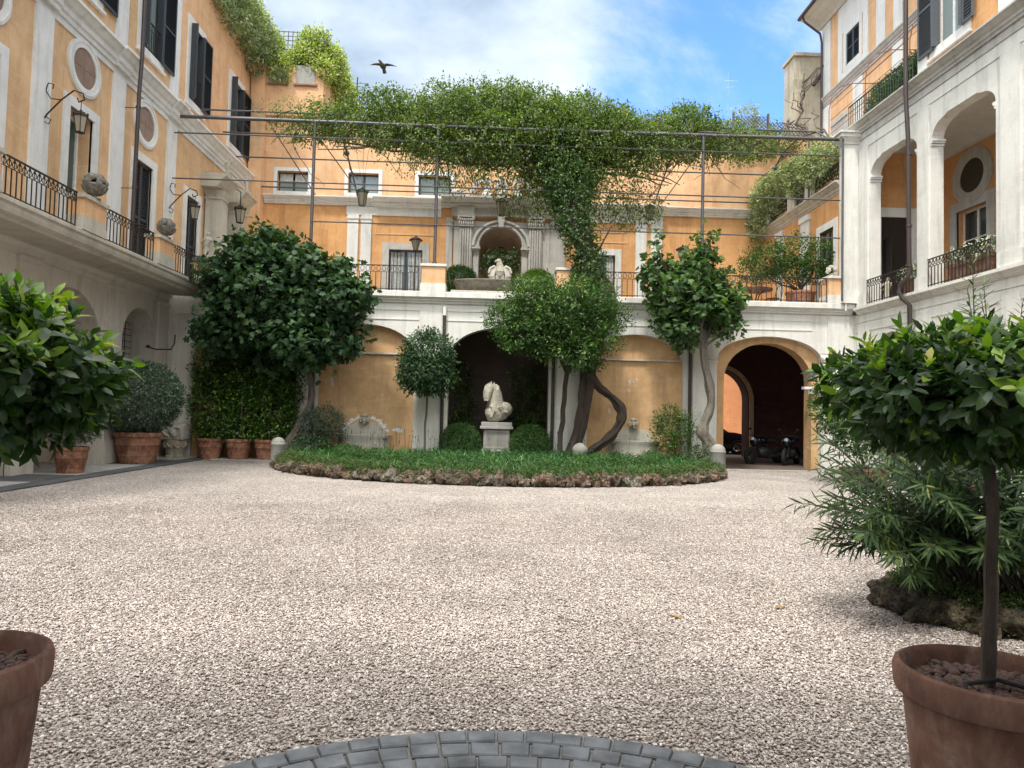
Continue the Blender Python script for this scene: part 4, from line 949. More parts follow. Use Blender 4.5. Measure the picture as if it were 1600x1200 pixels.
# scroll crest above the entablature
b = MB(T)
def ribbon(pts, w, d0, d1):
    P = [Vector((p[0], 0, p[1])) for p in pts]
    L_, R_ = [], []
    for i, p in enumerate(P):
        t = (P[min(i+1, len(P)-1)]-P[max(i-1, 0)]).normalized(); nrm = Vector((-t.z, 0, t.x)); ww = w*(.55+.45*math.sin(math.pi*i/(len(P)-1)))
        L_.append(p+nrm*ww); R_.append(p-nrm*ww)
    for i in range(len(P)-1):
        q = [L_[i], L_[i+1], R_[i+1], R_[i]]; b.add([(v.x, d0, v.z) for v in q]+[(v.x, d1, v.z) for v in q], [(0, 1, 2, 3), (7, 6, 5, 4), (0, 4, 5, 1), (3, 2, 6, 7), (1, 5, 6, 2), (0, 3, 7, 4)])
for s_ in (-1, 1):
    q = [(1.95, 10.55), (1.80, 10.45), (1.55, 10.46), (1.33, 10.62), (1.15, 10.86), (.98, 11.10), (.80, 11.22), (.62, 11.20), (.50, 11.06), (.55, 10.90), (.70, 10.88)]
    ribbon([(cu+s_*x, z) for x, z in q], .085, .12, .30)
    b.blob((cu+s_*1.82, .2, 10.62), (.24, .14, .17)); b.blob((cu+s_*.62, .3, 10.52), (.26, .2, .14)); b.blob((cu+s_*.62, .3, 10.68), (.14, .12, .12))
for k in range(7):
    a = math.pi*(k+.5)/7; b.blob((cu+.20*math.cos(a), .2, 10.85+.26*math.sin(a)), (.07, .08, .16))
b.blob((cu, .2, 10.6), (.2, .14, .26)); b.build('scroll_crest', 'stone_trim', FB)

# tower-like roof terrace block over the left end of the far wing
b = MB()
b.box(-10.05, -9.50, 28.75, 29.19, 5.34, 15.55); b.box(-10.08, -9.46, 28.7, 29.2, 15.55, 15.66); b.build('corner_pier', 'peach', FB)
b = MB()
b.box(-9.49, -7.17, 28.95, 29.45, 13.59, 14.88)
for u0, u1 in ((-9.49, -9.42), (-8.62, -8.32), (-7.48, -7.17)): b.box(u0, u1, 28.95, 29.45, 14.88, 15.62)
b.box(-7.45, -7.17, 29.45, 36, 13.59, 15.6); b.m = 1
for u0, u1 in ((-9.45, -8.62), (-8.35, -7.45)): b.box(u0, u1, 28.98, 29.2, 14.92, 15.72)
b.m = 2
for u0, u1 in ((-9.45, -8.58), (-8.38, -7.42)): b.box(u0, u1, 28.86, 29.0, 14.84, 14.90)
b.build('roof_parapet', ['peach', 'slab_pale', 'roof_tile'], FB)

# ================================================================== WHITE LOGGIA WING ALONG THE RIGHT
T = Tright
RB = thing('palace_wing', (11.7, 14, 0), 'white palace wing with an open loggia above its arches and an ochre attic', 'building')
b = MB(T)
ops = [dict(k='arch', u0=c-1.05, u1=c+1.05, zb=0, spring=3.3, top=4.25) for c in (20.3, 17.2, 14.1, 11.0)]
b.panel(6, 22.3, 0, 4.98, ops, 0, .55); b.build('arcade_wall', 'white_wall', RB)
b = MB(T)
for u in (21.75, 18.75, 15.65, 12.55): b.box(u-.3, u+.3, 0, .04, 0, 4.6); b.box(u-.36, u+.36, .0, .08, 0, .6)
for z in (4.42, 4.72): b.box(6, 22.25, 0, .02, z, z+.03)
islands(b, 'pilaster_strip', 'white_wall', RB)
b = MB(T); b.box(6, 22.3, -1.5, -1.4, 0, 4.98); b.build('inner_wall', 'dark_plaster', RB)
for c in (20.3, 17.2):
    w = MB(T); w.ring(c, 3.3, .98, .9, .92, .84, -.3, -.27, 24, 0, math.pi)
    for k in range(9):
        a = math.pi*k/8; w.tube([(c, -.285, 3.3), (c+.93*math.cos(a), -.285, 3.3+.85*math.sin(a))], .012, 4)
    for k in range(12): w.tube([(c-.95+.172*k, -.285, .1), (c-.95+.172*k, -.285, 3.3)], .012, 4)
    w.box(c-1, c+1, -.3, -.27, 3.28, 3.33); w.build('arch_grille', 'iron', RB)
b = MB(T); b.profile([(-2.7, 4.97), (.04, 4.97), (.06, 5.0), (.10, 5.02), (.10, 5.05), (.18, 5.10), (.20, 5.11), (.20, 5.19), (-2.7, 5.20)], 6, 22.06); b.build('balcony_slab', 'white_wall', RB)
# loggia front
lo = [dict(k='corner', u0=a, u1=c, zb=5.2, spring=9.22, top=9.72, q=.52) for a, c in ((19.08, 21.42), (16.10, 18.46), (13.1, 15.1), (10.1, 12.5))]
b = MB(T); b.panel(6, 22.25, 5.2, 10.55, lo, 0, .33); b.build('loggia_front', 'white_wall', RB)
b = MB(T)
for u0, u1 in ((21.5, 22.0), (18.52, 19.02), (15.3, 15.9), (12.6, 13.0)):
    b.box(u0, u1, 0, .05, 5.6, 10.2); b.box(u0-.05, u1+.05, -.0, .09, 5.2, 5.56); b.box(u0-.02, u1+.02, 0, .07, 5.56, 5.6)
b.box(6, 22.22, 0, .025, 10.22, 10.26)
islands(b, 'pilaster', 'white_wall', RB)
b = MB(T)
for o in lo:
    for u, s_ in ((o['u0'], 1), (o['u1'], -1)):
        for z, e in ((9.05, .03), (9.12, .06), (9.17, .09)):
            q = sorted((u, u+s_*e)); b.box(q[0], q[1], -.34, .02, z, z+.05)
islands(b, 'impost', 'white_trim', RB)
b = MB(T); b.box(6, 22.2, -.02, .03, 10.55, 10.75); b.profile(moldprof(0, 10.76, .32, .30), 6, 22.4); b.build('cornice', 'stone_trim', RB)
# corner pier that faces the court
b = MB(); b.box(11.12, 11.62, 22.06, 22.36, 5.34, 10.46); b.box(11.62, 11.95, 22.26, 22.6, 5.2, 10.5); b.box(11.05, 11.68, 22.0, 22.4, 5.34, 5.75)
b.box(11.09, 11.65, 22.03, 22.38, 10.46, 10.52); b.frustum((11.37, 22.21), (.28, .18), (.38, .28), 10.52, 10.66); b.box(10.96, 11.78, 21.9, 22.5, 10.66, 10.78); b.box(10.90, 11.82, 21.85, 22.5, 10.78, 10.84)
b.build('corner_pier', 'white_wall', RB)
# inside of the loggia
b = MB(T); b.panel(6, 22.3, 5.2, 10.3, [dict(k='rect', u0=19.95, u1=21.25, zb=5.2, zt=8.1)], -2.62, .3); b.build('loggia_back_wall', 'deep_ochre', RB)
b = MB(); b.box(11.9, 14.4, 22.1, 22.3, 5.2, 8.5); b.box(11.9, 14.4, 22.1, 22.3, 8.5, 10.3); b.build('loggia_end_wall', 'deep_ochre', RB)
b = MB(T); b.box(6, 22.3, -2.7, -.33, 10.25, 10.32); b.build('loggia_ceiling', 'soffit', RB)
b = MB(T)   # coved vault between the bays
for uu in (18.78, 15.6): b.panel(uu-.01, uu+.25, 8.2, 10.25, [], -2.3, .02)
for u0, u1 in ((18.9, 22.2), (15.8, 18.7)):
    n = 10
    for k in range(n):
        a0, a1 = math.pi/2*k/n, math.pi/2*(k+1)/n
        p = lambda a: (-2.6+.7*(1-math.cos(a)), 9.95+.3*math.sin(a))
        b.add([(u0, *p(a0)), (u1, *p(a0)), (u1, *p(a1)), (u0, *p(a1))], [(0, 1, 2, 3)], True)
islands(b, 'loggia_cove', 'soffit', RB)
md = medallion(lambda u, d, z: T(u, d-2.62, z), RB, 20.55, 9.05, .85, .52, 'frame_dark', False, 'stone_trim')
w = window(lambda u, d, z: T(u, d-2.62, z), RB, 19.95, 21.25, 5.4, 8.1, 0, .3, 'stone_trim', 'glass_dark', 'frame_white', False, 2, False, name='loggia_door', rec=.2)
Te = lambda u, d, z: (u, 22.1-d, z)
b = MB(Te); b.box(12.05, 12.33, 0, .06, 5.2, 8.45); b.box(12.33, 13.3, 0, .06, 8.15, 8.45); b.box(13.3, 13.55, 0, .06, 5.2, 8.45); dd = b.build('loggia_door', 'white_trim', RB)
b = MB(Te); b.box(12.33, 13.3, .005, .02, 5.2, 8.15); b.box(12.42, 12.46, .02, .45, 5.2, 7.4); b.build('door_leaf', 'dark_wood', dd)
for a, c, n in ((19.12, 21.38, 17), (16.14, 18.42, 17), (13.14, 15.06, 14)): railing(T, a, c, 5.2, 5.95, .12, RB, n)
b = MB(T); b.tube([(19.0, .38, 16), (19.0, .38, 10.7), (19.05, .28, 9.5), (19.05, .24, 5.75), (19.08, .26, 5.6), (19.28, .34, 5.45), (19.34, .36, 5.25), (19.25, .32, 5.05), (19.2, .14, 4.85), (19.2, .09, .2)], .06, 10)
for z in (9, 7, 5.9, 4, 2.4): b.tube([(19.05+(.15 if z < 5 else 0), .25 if z > 5 else .09, z), (19.05+(.15 if z < 5 else 0), .25 if z > 5 else .09, z+.06)], .08, 10)
b.build('drainpipe', 'pipe_brown', RB)
# attic storey flush with the front
b = MB(T); b.panel(6, 19.0, 11.05, 16.2, [dict(k='rect', u0=17.15, u1=18.25, zb=11.65, zt=14.2)], 0, .4); b.box(18.98, 19.0, -2.6, 0, 11.05, 16.2); b.build('attic_wall', 'deep_ochre', RB)
b = MB(T); b.box(15.3, 15.95, 0, .05, 11.05, 16.1); b.box(18.6, 18.99, 0, .05, 11.05, 16.1); b.box(12.3, 12.9, 0, .05, 11.05, 16.1); islands(b, 'pilaster', 'white_trim', RB)
w = window(T, RB, 17.15, 18.25, 11.65, 14.2, 0, .24, glass='glass_pale', sash='frame_white', rec=.1, name='shuttered_window')
shutters(T, w, 18.28, 18.92, 11.6, 14.2, .06, 'shutter_pale'); shutters(T, w, 16.72, 17.12, 11.66, 14.2, .06, 'shutter_pale')
b = MB(T); b.box(18.2, 18.27, -.06, .16, 11.66, 14.15); b.box(17.13, 17.18, -.06, .16, 11.66, 14.15); b.build('folded_shutter', 'shutter_pale', w)
# roof terrace of the loggia
b = MB(T); b.box(18.99, 22.3, -2.62, -.0, 11.0, 11.05); b.build('roof_deck', 'slab_pale', RB)
railing(T, 19.1, 22.5, 11.07, 11.85, .12, RB, 26, 'plain', 'copper_green')
# set-back upper storeys beyond
Tb = lambda u, d, z: (14.3-d, u, z)
b = MB(Tb); b.panel(18.95, 30.3, 11.05, 19.0, [dict(k='rect', u0=27.15, u1=28.2, zb=16.2, zt=17.5)], 0, .4); b.build('set_back_wall', 'peach', RB)
w = window(Tb, RB, 27.15, 28.2, 16.2, 17.5, 0, .2, glass='glass_dark', sash='frame_dark', rec=.05, name='shuttered_window', sill=False)
shutters(Tb, w, 27.17, 27.66, 16.22, 17.48, -.04, 'shutter'); shutters(Tb, w, 27.69, 28.18, 16.22, 17.48, -.04, 'shutter')
b = MB(Tb)
for u0, u1 in ((24.2, 24.75), (25.3, 25.9), (21.5, 22.1), (26.5, 26.85), (28.5, 28.85), (29.55, 30.28)): b.box(u0, u1, 0, .04, 15.75, 18.9)
b.box(26.85, 28.5, 0, .03, 15.75, 16.0); b.box(26.85, 28.5, 0, .03, 17.7, 18.9)
for u0, u1 in ((29.55, 30.28), (26.9, 27.6), (24.2, 24.8), (21.5, 22.1)): b.box(u0, u1, 0, .05, 11.05, 15.2)
islands(b, 'pilaster', 'white_trim', RB)
b = MB(Tb); b.profile(moldprof(0, 15.25, .16, .42), 18.95, 30.3); b.box(28.0, 29.4, 0, .08, 14.1, 14.3); b.box(28.0, 29.4, 0, .04, 12.6, 14.1); islands(b, 'string_course', 'stone_trim', RB)
b = MB(Tb); b.profile([(-.4, 19.0), (.1, 18.9), (.2, 19.0), (.5, 19.12), (.7, 19.25), (.95, 19.3), (.95, 19.4), (-.4, 19.6)], 18.95, 30.5); b.build('eaves', 'soffit', RB)
b = MB(Tb); b.tube([(18.95, 1.0, 19.38), (30.5, 1.0, 19.38)], .075, 8); b.tube([(30.15, 1.0, 19.36), (30.15, .9, 19.1), (30.15, .2, 18.6), (30.15, .12, 18.2), (30.15, .12, 13.5)], .05, 8); b.build('gutter', 'pipe_brown', RB)
b = MB(Tb); b.add([(18.9, 1.02, 19.44), (30.55, 1.02, 19.44), (30.55, -4, 21), (18.9, -4, 21), (18.9, 1.02, 19.49), (30.55, 1.02, 19.49), (30.55, -4, 21.05), (18.9, -4, 21.05)], [(0, 1, 2, 3), (4, 5, 6, 7), (0, 1, 5, 4), (1, 2, 6, 5), (3, 0, 4, 7)]); b.build('roof', 'roof_tile', RB)
# inner range beside the terrace: ochre wall, cornice, balustrade piers, trellis panels
Ti = lambda u, d, z: (11.25-d, u, z)
b = MB(Ti); b.panel(22.6, 29.15, 5.34, 9.05, [dict(k='rect', u0=22.95, u1=23.95, zb=5.34, zt=8.05)], 0, .35); b.build('terrace_side_wall', 'deep_ochre', RB)
w = window(Ti, RB, 22.95, 23.95, 5.34, 8.05, 0, .24, glass='glass_green', sash='frame_dark', rec=.08, sill=False, bottom=False, name='terrace_door')
b = MB(Ti)
for u0, u1 in ((24.75, 25.4), (27.0, 27.6)): b.box(u0, u1, 0, .06, 5.34, 8.75); b.box(u0-.05, u1+.05, 0, .12, 8.75, 8.95)
islands(b, 'pilaster', 'white_trim', RB)
b = MB(Ti); b.profile(moldprof(-.05, 9.05, .30, .36), 22.4, 29.16); b.box(22.4, 29.16, -3.0, .1, 9.3, 9.40); b.build('cornice', 'travertine', RB)
for u in (24.55, 26.05, 28.4):
    b = MB(Ti); b.box(u-.33, u+.33, -.2, .14, 9.44, 10.06); b.box(u-.37, u+.37, -.23, .17, 10.06, 10.14); b.box(u-.37, u+.37, -.23, .17, 9.41, 9.5); b.build('balustrade_pier', 'white_wall', RB)
for u0, u1 in ((22.5, 24.2), (24.9, 25.7), (26.4, 28.05)):
    b = MB(Ti); n = int((u1-u0)/.11)
    for k in range(n+1):
        u = u0+(u1-u0)*k/n; b.tube([(u, .06, 9.44), (u+.11 if k < n else u, .06, 9.75), (u, .06, 10.02)], .014, 4)
        b.tube([(u, .06, 9.44), (u-.11 if k > 0 else u, .06, 9.75), (u, .06, 10.02)], .014, 4)
    b.box(u0, u1, .04, .08, 10.02, 10.06); b.build('trellis_railing', 'iron', RB)
# a weathered party wall and chimney beyond
WB = thing('house', (14.6, 33, 8), 'tall weathered grey party wall with peeling plaster beside the white and ochre upper storeys', 'building')
b = MB(); b.box(13.42, 18, 31.2, 32.3, 8, 18.1); b.box(13.38, 13.9, 31.1, 31.2, 8, 17.0); b.box(14.55, 14.62, 31.1, 31.2, 8, 13.6); b.box(13.34, 18.1, 31.1, 32.4, 18.1, 18.25); islands(b, 'wall', 'weathered', WB)
b = MB(); b.box(14.7, 15.35, 31.16, 31.19, 14.6, 15.9); b.build('window', 'dark_wood', WB)
b = MB(); b.tube([(14.2, 31.0, 16.7), (14.7, 30.9, 17.4)], .09, 8); b.blob((14.75, 30.9, 17.0), (.22, .2, .16)); b.blob((14.9, 30.9, 16.7), (.2, .2, .14)); b.build('vent_pipe', 'dark_wood', WB)
HB = thing('house', (13.5, 42, 8), 'low distant house with a pitched roof behind the roof trellis', 'building')
b = MB(); b.box(13.9, 20, 42, 47, 8, 16.6); islands(b, 'wall', 'weathered', HB)
b = MB(); b.box(16.2, 20, 41.8, 42, 15.2, 17.6); b.build('chimney', 'pale_ochre', HB)
b = MB(); b.add([(12.6, 41.7, 15.6), (15.6, 41.7, 17.9), (17.5, 41.7, 17.9), (12.6, 48, 15.6), (15.6, 48, 17.9), (17.5, 48, 17.9), (12.6, 41.7, 15.35), (15.6, 41.7, 17.6), (17.5, 41.7, 17.6)], [(0, 1, 4, 3), (1, 2, 5, 4), (0, 1, 7, 6), (1, 2, 8, 7)]); b.build('roof', 'roof_tile', HB)
HC = thing('house', (11, 40, 8), 'flat white-edged roof of a distant house peeping over the vine', 'building')
b = MB(); b.box(8, 13.6, 40, 46, 8, 16.0); b.build('wall', 'medallion_disc', HC)
b = MB(); b.box(7.8, 13.7, 39.8, 46, 16.0, 16.25); b.build('roof', 'white_trim', HC)

# lattice fences on roofs
def lattice(name, x0, x1, y, z0, z1, label, diamond, posts, mat='pergola_iron', step=.16):
    t = thing(name, ((x0+x1)/2, y, z0), label, 'fence')
    b = MB()
    if diamond:
        n = int((x1-x0)/step)
        h = z1-z0
        for k in range(-int(h/step), n+1):
            a = x0+k*step
            for s_ in (1, -1):
                p, q = (a, z0), (a+h, z1)
                if s_ < 0: p, q = (a+h, z0), (a, z1)
                # clip to the panel
                def clip(p, q):
                    (xa, za), (xb, zb) = p, q
                    if xa > xb: xa, za, xb, zb = xb, zb, xa, za
                    if xb <= x0 or xa >= x1: return None
                    if xa < x0: za += (zb-za)*(x0-xa)/(xb-xa); xa = x0
                    if xb > x1: zb = za+(zb-za)*(x1-xa)/(xb-xa); xb = x1
                    return xa, za, xb, zb
                c = clip(p, q)
                if c and abs(c[2]-c[0]) > .02: b.tube([(c[0], y+.012*s_, c[1]), (c[2], y+.012*s_, c[3])], .017, 4, False, False)
    else:
        n = int((x1-x0)/step)
        for k in range(n+1): b.box(x0+k*step-.014, x0+k*step+.014, y-.014, y, z0, z1)
        m = int((z1-z0)/step)
        for k in range(m+1): b.box(x0, x1, y+.001, y+.014, z0+k*step-.014, z0+k*step+.014)
    b.build('lattice_panel', mat, t)
    for x in posts:
        p = MB(); p.box(x-.04, x+.04, y-.05, y+.05, z0-.3, z1+.12); p.build('post', mat, t)
    return t
lattice('lattice_fence', -10.1, -7.3, 29.9, 15.7, 17.62, 'square-mesh lattice fence on the roof block, half hidden by yellow-green climbers', False, (-10.1, -7.32), 'iron', .19)
lattice('lattice_fence', 10.45, 12.0, 30.6, 13.9, 15.0, 'grey diamond lattice fence on the roof with a pale flowering bush behind it', True, (10.45, 12.0))
lattice('lattice_fence', 12.02, 13.7, 30.6, 13.75, 14.75, 'grey diamond lattice fence right beside the weathered party wall', True, (12.9,))
b = MB(); b.box(10.3, 13.75, 30.45, 30.5, 13.6, 13.75)
for k in range(28): b.box(10.4+.12*k, 10.42+.12*k, 30.4, 30.42, 13.2, 13.9)
tag(b.build('roof_railing', 'iron', None), 'low dark roof railing below the diamond lattice', 'railing')
# wire arbour over the roof terrace
AR = thing('wire_arbour', (13, 23, 11.05), 'rusty red wire arbour with curved hoops over the roof terrace', 'arbour')
b = MB()
for yy in (20.2, 22.6, 25.0):
    x0, x1 = 12.1+.02*(22-yy), 14.2
    b.tube([(x0, yy, 11.1), (x0, yy, 12.9), (x0+.10, yy, 13.4), (x0+.4, yy, 13.75), (x0+.9, yy, 13.9), (x1, yy, 13.95)], .016, 5)
b.build('hoop', 'red_wire', AR)
b = MB()
for p in ((12.1, 12.0), (12.1, 12.5), (12.12, 12.95), (12.22, 13.4), (12.5, 13.75), (13.1, 13.9), (13.8, 13.93)): b.tube([(p[0], 20.2, p[1]), (p[0], 25, p[1])], .009, 4)
b.build('cross_wire', 'red_wire', AR)
AN = MB(); AN.tube([(-6.6, 33, 13.5), (-6.6, 33, 17.2)], .03, 5)
for k in range(7): AN.tube([(-6.75, 33, 15.9+.17*k), (-6.3+.02*k, 33, 15.9+.17*k)], .012, 4)
AN.tube([(-7.3, 33, 15.6), (-6.2, 33, 14.2)], .02, 4)
tag(AN.build('antenna', 'iron', None), 'thin roof antenna mast against the sky beside the yellow-green climbers', 'antenna')
AN = MB(); AN.tube([(12.0, 36, 14), (12.0, 36, 19.6)], .010, 5); AN.tube([(11.8, 36, 19.2), (12.5, 36, 19.2)], .006, 4); AN.tube([(11.85, 36, 18.8), (12.3, 36, 18.9)], .006, 4)
tag(AN.build('antenna', 'chrome', None), 'hair-thin pale aerial mast against the blue sky on the right', 'antenna')

# ================================================================== THE WING BEHIND THE CAMERA (closes the court; shades the near gravel)
Tn = lambda u, d, z: (u, -1.6+d, z)
NB = thing('palace_wing', (.5, -2, 0), 'front palace wing with the entrance gateway behind the viewer', 'building')
b = MB(Tn)
o1 = [dict(k='arch', u0=-1.9, u1=2.0, zb=0, spring=3.1, top=4.4)]+[dict(k='arch', u0=c-1.3, u1=c+1.3, zb=0, spring=3.1, top=4.3) for c in (-6.5, 6.8)]
b.panel(-10.1, 12.1, 0, 5.2, o1, 0, .6); b.build('arcade_wall', 'white_wall', NB)
b = MB(Tn); o2 = [dict(k='rect', u0=c-.55, u1=c+.55, zb=5.9, zt=8.5) for c in (-8, -4.2, 0, 4.2, 8)]+[dict(k='rect', u0=c-.5, u1=c+.5, zb=10.4, zt=12.2) for c in []]
b.panel(-10.1, 12.1, 5.2, 11.0, o2, 0, .5); b.build('storey_wall', 'pale_ochre', NB)
for o in o2: window(Tn, NB, o['u0'], o['u1'], o['zb'], o['zt'], 0, .2, glass='glass_dark', rec=.2)
b = MB(Tn); b.profile(moldprof(0, 5.2, .3, .3), -10.1, 12.1); b.build('string_course', 'white_trim', NB)
b = MB(Tn); b.profile(moldprof(0, 10.9, .6, .5), -10.1, 12.1); b.box(-10.1, 12.1, -8, -.0, 11.0, 11.2); b.build('eaves', 'white_trim', NB)
b = MB(Tn); b.box(-2.1, -1.95, -8, -.6, 0, 5.2); b.box(2.05, 2.2, -8, -.6, 0, 5.2); b.box(-10.1, 12.1, -8.2, -8, 0, 11.0); islands(b, 'gateway_wall', 'white_wall', NB)

# ================================================================== PERGOLA
PG = thing('pergola', (.5, 25, 5.34), 'grey iron pergola frame with long rods and curved ribs above the terrace, carrying the vine', 'pergola')
b = MB(); b.tube([(-10.05, 22.2, 10.64), (.5, 22.2, 10.62), (11.1, 22.2, 10.66)], .055, 10); b.tube([(6.5, 22.2, 10.74), (7.4, 22.2, 10.74)], .03, 6); b.build('front_beam', 'pergola_iron', PG)
for x, zb in ((-5.72, 5.36), (-1.85, 6.22), (6.62, 5.36)):
    b = MB(); b.tube([(x, 22.2, zb), (x, 22.2, 10.6)], .05, 9); b.tube([(x, 22.2, zb), (x, 22.2, zb+.06)], .09, 9); b.build('post', 'pergola_iron', PG)
b = MB(); b.tube([(11.05, 22.0, 5.4), (11.05, 22.0, 10.66)], .035, 8); b.build('post', 'pergola_iron', PG)
for z, x0, x1 in ((10.10, -10.05, 11.05), (8.66, -10.05, 11.05), (7.44, -5.72, 11.05)):
    b = MB(); b.tube([(x0+(x1-x0)*k/8, 22.15, z-.02*math.sin(math.pi*(k % 2))) for k in range(9)], .022, 6); b.build('rod', 'pergola_iron', PG)
BAR = [(22.2, 10.64), (23.2, 11.3), (24.5, 11.62), (25.9, 11.6), (27.1, 11.15), (28.2, 10.75), (28.9, 10.45), (29.18, 10.2)]
for yy, zz in ((23.2, 11.3), (24.5, 11.62), (25.9, 11.62), (27.1, 11.15), (28.8, 10.55)):
    b = MB(); b.tube([(-10.0 if yy > 24 else -9.7, yy, zz), (11.0, yy, zz)], .028, 6); b.build('rod', 'pergola_iron', PG)
for x in (-5.65, -1.85, 2.3, 6.62, 10.75):
    b = MB(); b.tube([(x, y_, z_) for y_, z_ in BAR], .032, 7); b.blob((x, 26.7, 11.28), .11); b.build('curved_rib', 'pergola_iron', PG)
for x, x2 in ((-7.4, -8.0), (-5.5, -6.6), (6.2, 7.2), (6.9, 7.6), (-1.7, -2.6)):
    b = MB(); b.tube([(x, 29.15, 10.4), (x2, 24.6, 11.6)], .02, 5); b.build('stay', 'pergola_iron', PG)
b = MB(); b.tube([(11.0, 24.3, 9.4), (11.0, 24.3, 11.6)], .035, 6); b.tube([(10.9, 24.3, 11.5), (10.9, 28.9, 11.5)], .02, 5); b.build('stay', 'pergola_iron', PG)

# ================================================================== SMALL OBJECTS
OV, QD = T_oval(.42, .05, .1), T_quad(.5)
def lantern_body(b, c, s=1.0, crown=True):
    """six-sided tapering iron cage; c = top centre; returns nothing"""
    x, y, z = c; r1, r0, h = .17*s, .105*s, .42*s
    for k in range(6):
        a, a2 = math.pi*k/3, math.pi*(k+1)/3
        p = lambda r, an, zz: (x+r*math.cos(an), y+r*math.sin(an), zz)
        b.tube([p(r1, a, z-.13*s), p(r0, a, z-.13*s-h)], .009*s, 4, False, False)
        for r, zz in ((r1, z-.13*s), (r0, z-.13*s-h)): b.tube([p(r, a, zz), p(r, a2, zz)], .010*s, 4, False, False)
        if crown: b.blob(p(r1*1.02, a, z-.10*s), (.03*s, .03*s, .05*s), 5, 4); b.tube([p(r1, a, z-.13*s), p(r1*.5, a, z-.03*s), (x, y, z)], .012*s, 4, False)
    b.lathe([(r1*1.08, -.15*s), (r1*1.12, -.12*s), (r1*.7, -.07*s), (.03*s, -.01*s), (.03*s, .03*s)], (x, y, z), 6, False)
    b.lathe([(.05*s, 0), (r0*1.05, .02*s)], (x, y, z-.13*s-h-.02*s), 6, False)
def lantern_glass(c, s, parent):
    g = MB(); g.lathe([(.098*s, -.13*s-.42*s), (.160*s, -.14*s)], c, 6, False, False); return g.build('glass', 'lantern_glass', parent)
def wall_lantern(u, z, label):
    x = -10.05; t = thing('wall_lantern', (x, u, z), label, 'lantern', 'scrolled bracket lanterns on the balcony wing')
    b = MB(); L = .82
    b.tube([(x, u, z-.55), (x+.06, u, z-.45), (x+.35, u, z-.12), (x+L*.75, u, z+.10), (x+L, u, z+.04), (x+L+.04, u, z-.10), (x+L-.09, u, z-.16), (x+L-.12, u, z-.07)], .017, 6)
    b.tube([(x+.35, u, z-.12), (x+.12, u, z-.10), (x, u, z+.08), (x+.05, u, z+.25), (x+.17, u, z+.22), (x+.15, u, z+.12)], .013, 6)
    b.tube([(x, u, z-.62), (x+.10, u, z-.68), (x+.14, u, z-.58), (x+.05, u, z-.52)], .012, 5)
    b.tube([(x+L-.03, u, z-.13), (x+L-.03, u, z-.34)], .009, 5); b.build('bracket', 'iron', t)
    b = MB(); lantern_body(b, (x+L-.03, u, z-.36), .88); b.build('cage', 'iron', t); lantern_glass((x+L-.03, u, z-.36), .88, t)
wall_lantern(15.85, 8.45, 'iron lantern on a scrolled wall bracket beside the tall green-glazed door')
wall_lantern(22.0, 8.2, 'iron lantern on a scrolled wall bracket between the louvred door and the stone portal')
def hanging_lantern(x, y, z, s, label, top):
    t = thing('hanging_lantern', (x, y, z), label, 'lantern', 'lanterns hanging from the pergola')
    b = MB(); b.tube([(x, y, top), (x, y, z)], .006, 4)
    if s > 1: b.tube([(x-.45, y, top), (x, y, z+.05)], .006, 4); b.tube([(x+.3, y, top), (x, y, z+.05)], .006, 4)
    b.build('wire', 'iron', t)
    b = MB(); lantern_body(b, (x, y, z), s, True); b.build('cage', 'copper_green', t); lantern_glass((x, y, z), s, t)
hanging_lantern(-4.62, 24.6, 9.30, 1.1, 'glass lantern hanging in front of the white double pilaster at the ochre wall', 11.6)
hanging_lantern(.25, 25.9, 9.50, 1.15, 'glass lantern hanging over the arch of the niche', 11.6)
hanging_lantern(5.55, 25.0, 9.20, 1.02, 'glass lantern hanging among leaf sprays right of the vine trunk', 11.6)
def lamp_post(x, y, zt, label, z0=5.34):
    t = thing('lamp_post', (x, y, z0), label, 'lamp', 'lamp posts on the terrace')
    b = MB(); b.lathe([(.10, 0), (.10, .05), (.04, .12), (.025, .3), (.02, zt-z0-.62), (.04, zt-z0-.58), (.02, zt-z0-.54)], (x, y, z0), 10)
    b.build('pole', 'iron', t)
    b = MB(); c = (x, y, zt)
    for k in range(4):
        a = math.pi/4+math.pi*k/2; b.tube([(x+.20*math.cos(a), y+.20*math.sin(a), zt-.13), (x+.09*math.cos(a), y+.09*math.sin(a), zt-.52)], .012, 4)
    b.lathe([(.26, -.14), (.24, -.10), (.12, -.03), (.03, .0), (.03, .05)], c, 8, False); b.lathe([(.10, -.55), (.10, -.51)], c, 8, False); b.build('lamp_head', 'iron', t)
    g = MB(); g.lathe([(.08, -.51), (.18, -.14)], c, 4, False, False); g.build('glass', 'lantern_glass', t)
lamp_post(-2.87, 26.0, 8.0, 'slim black lamp post standing in front of the curtained terrace door')
lamp_post(6.76, 25.0, 7.72, 'slim black lamp post against the plain ochre wall left of the terrace greenery')
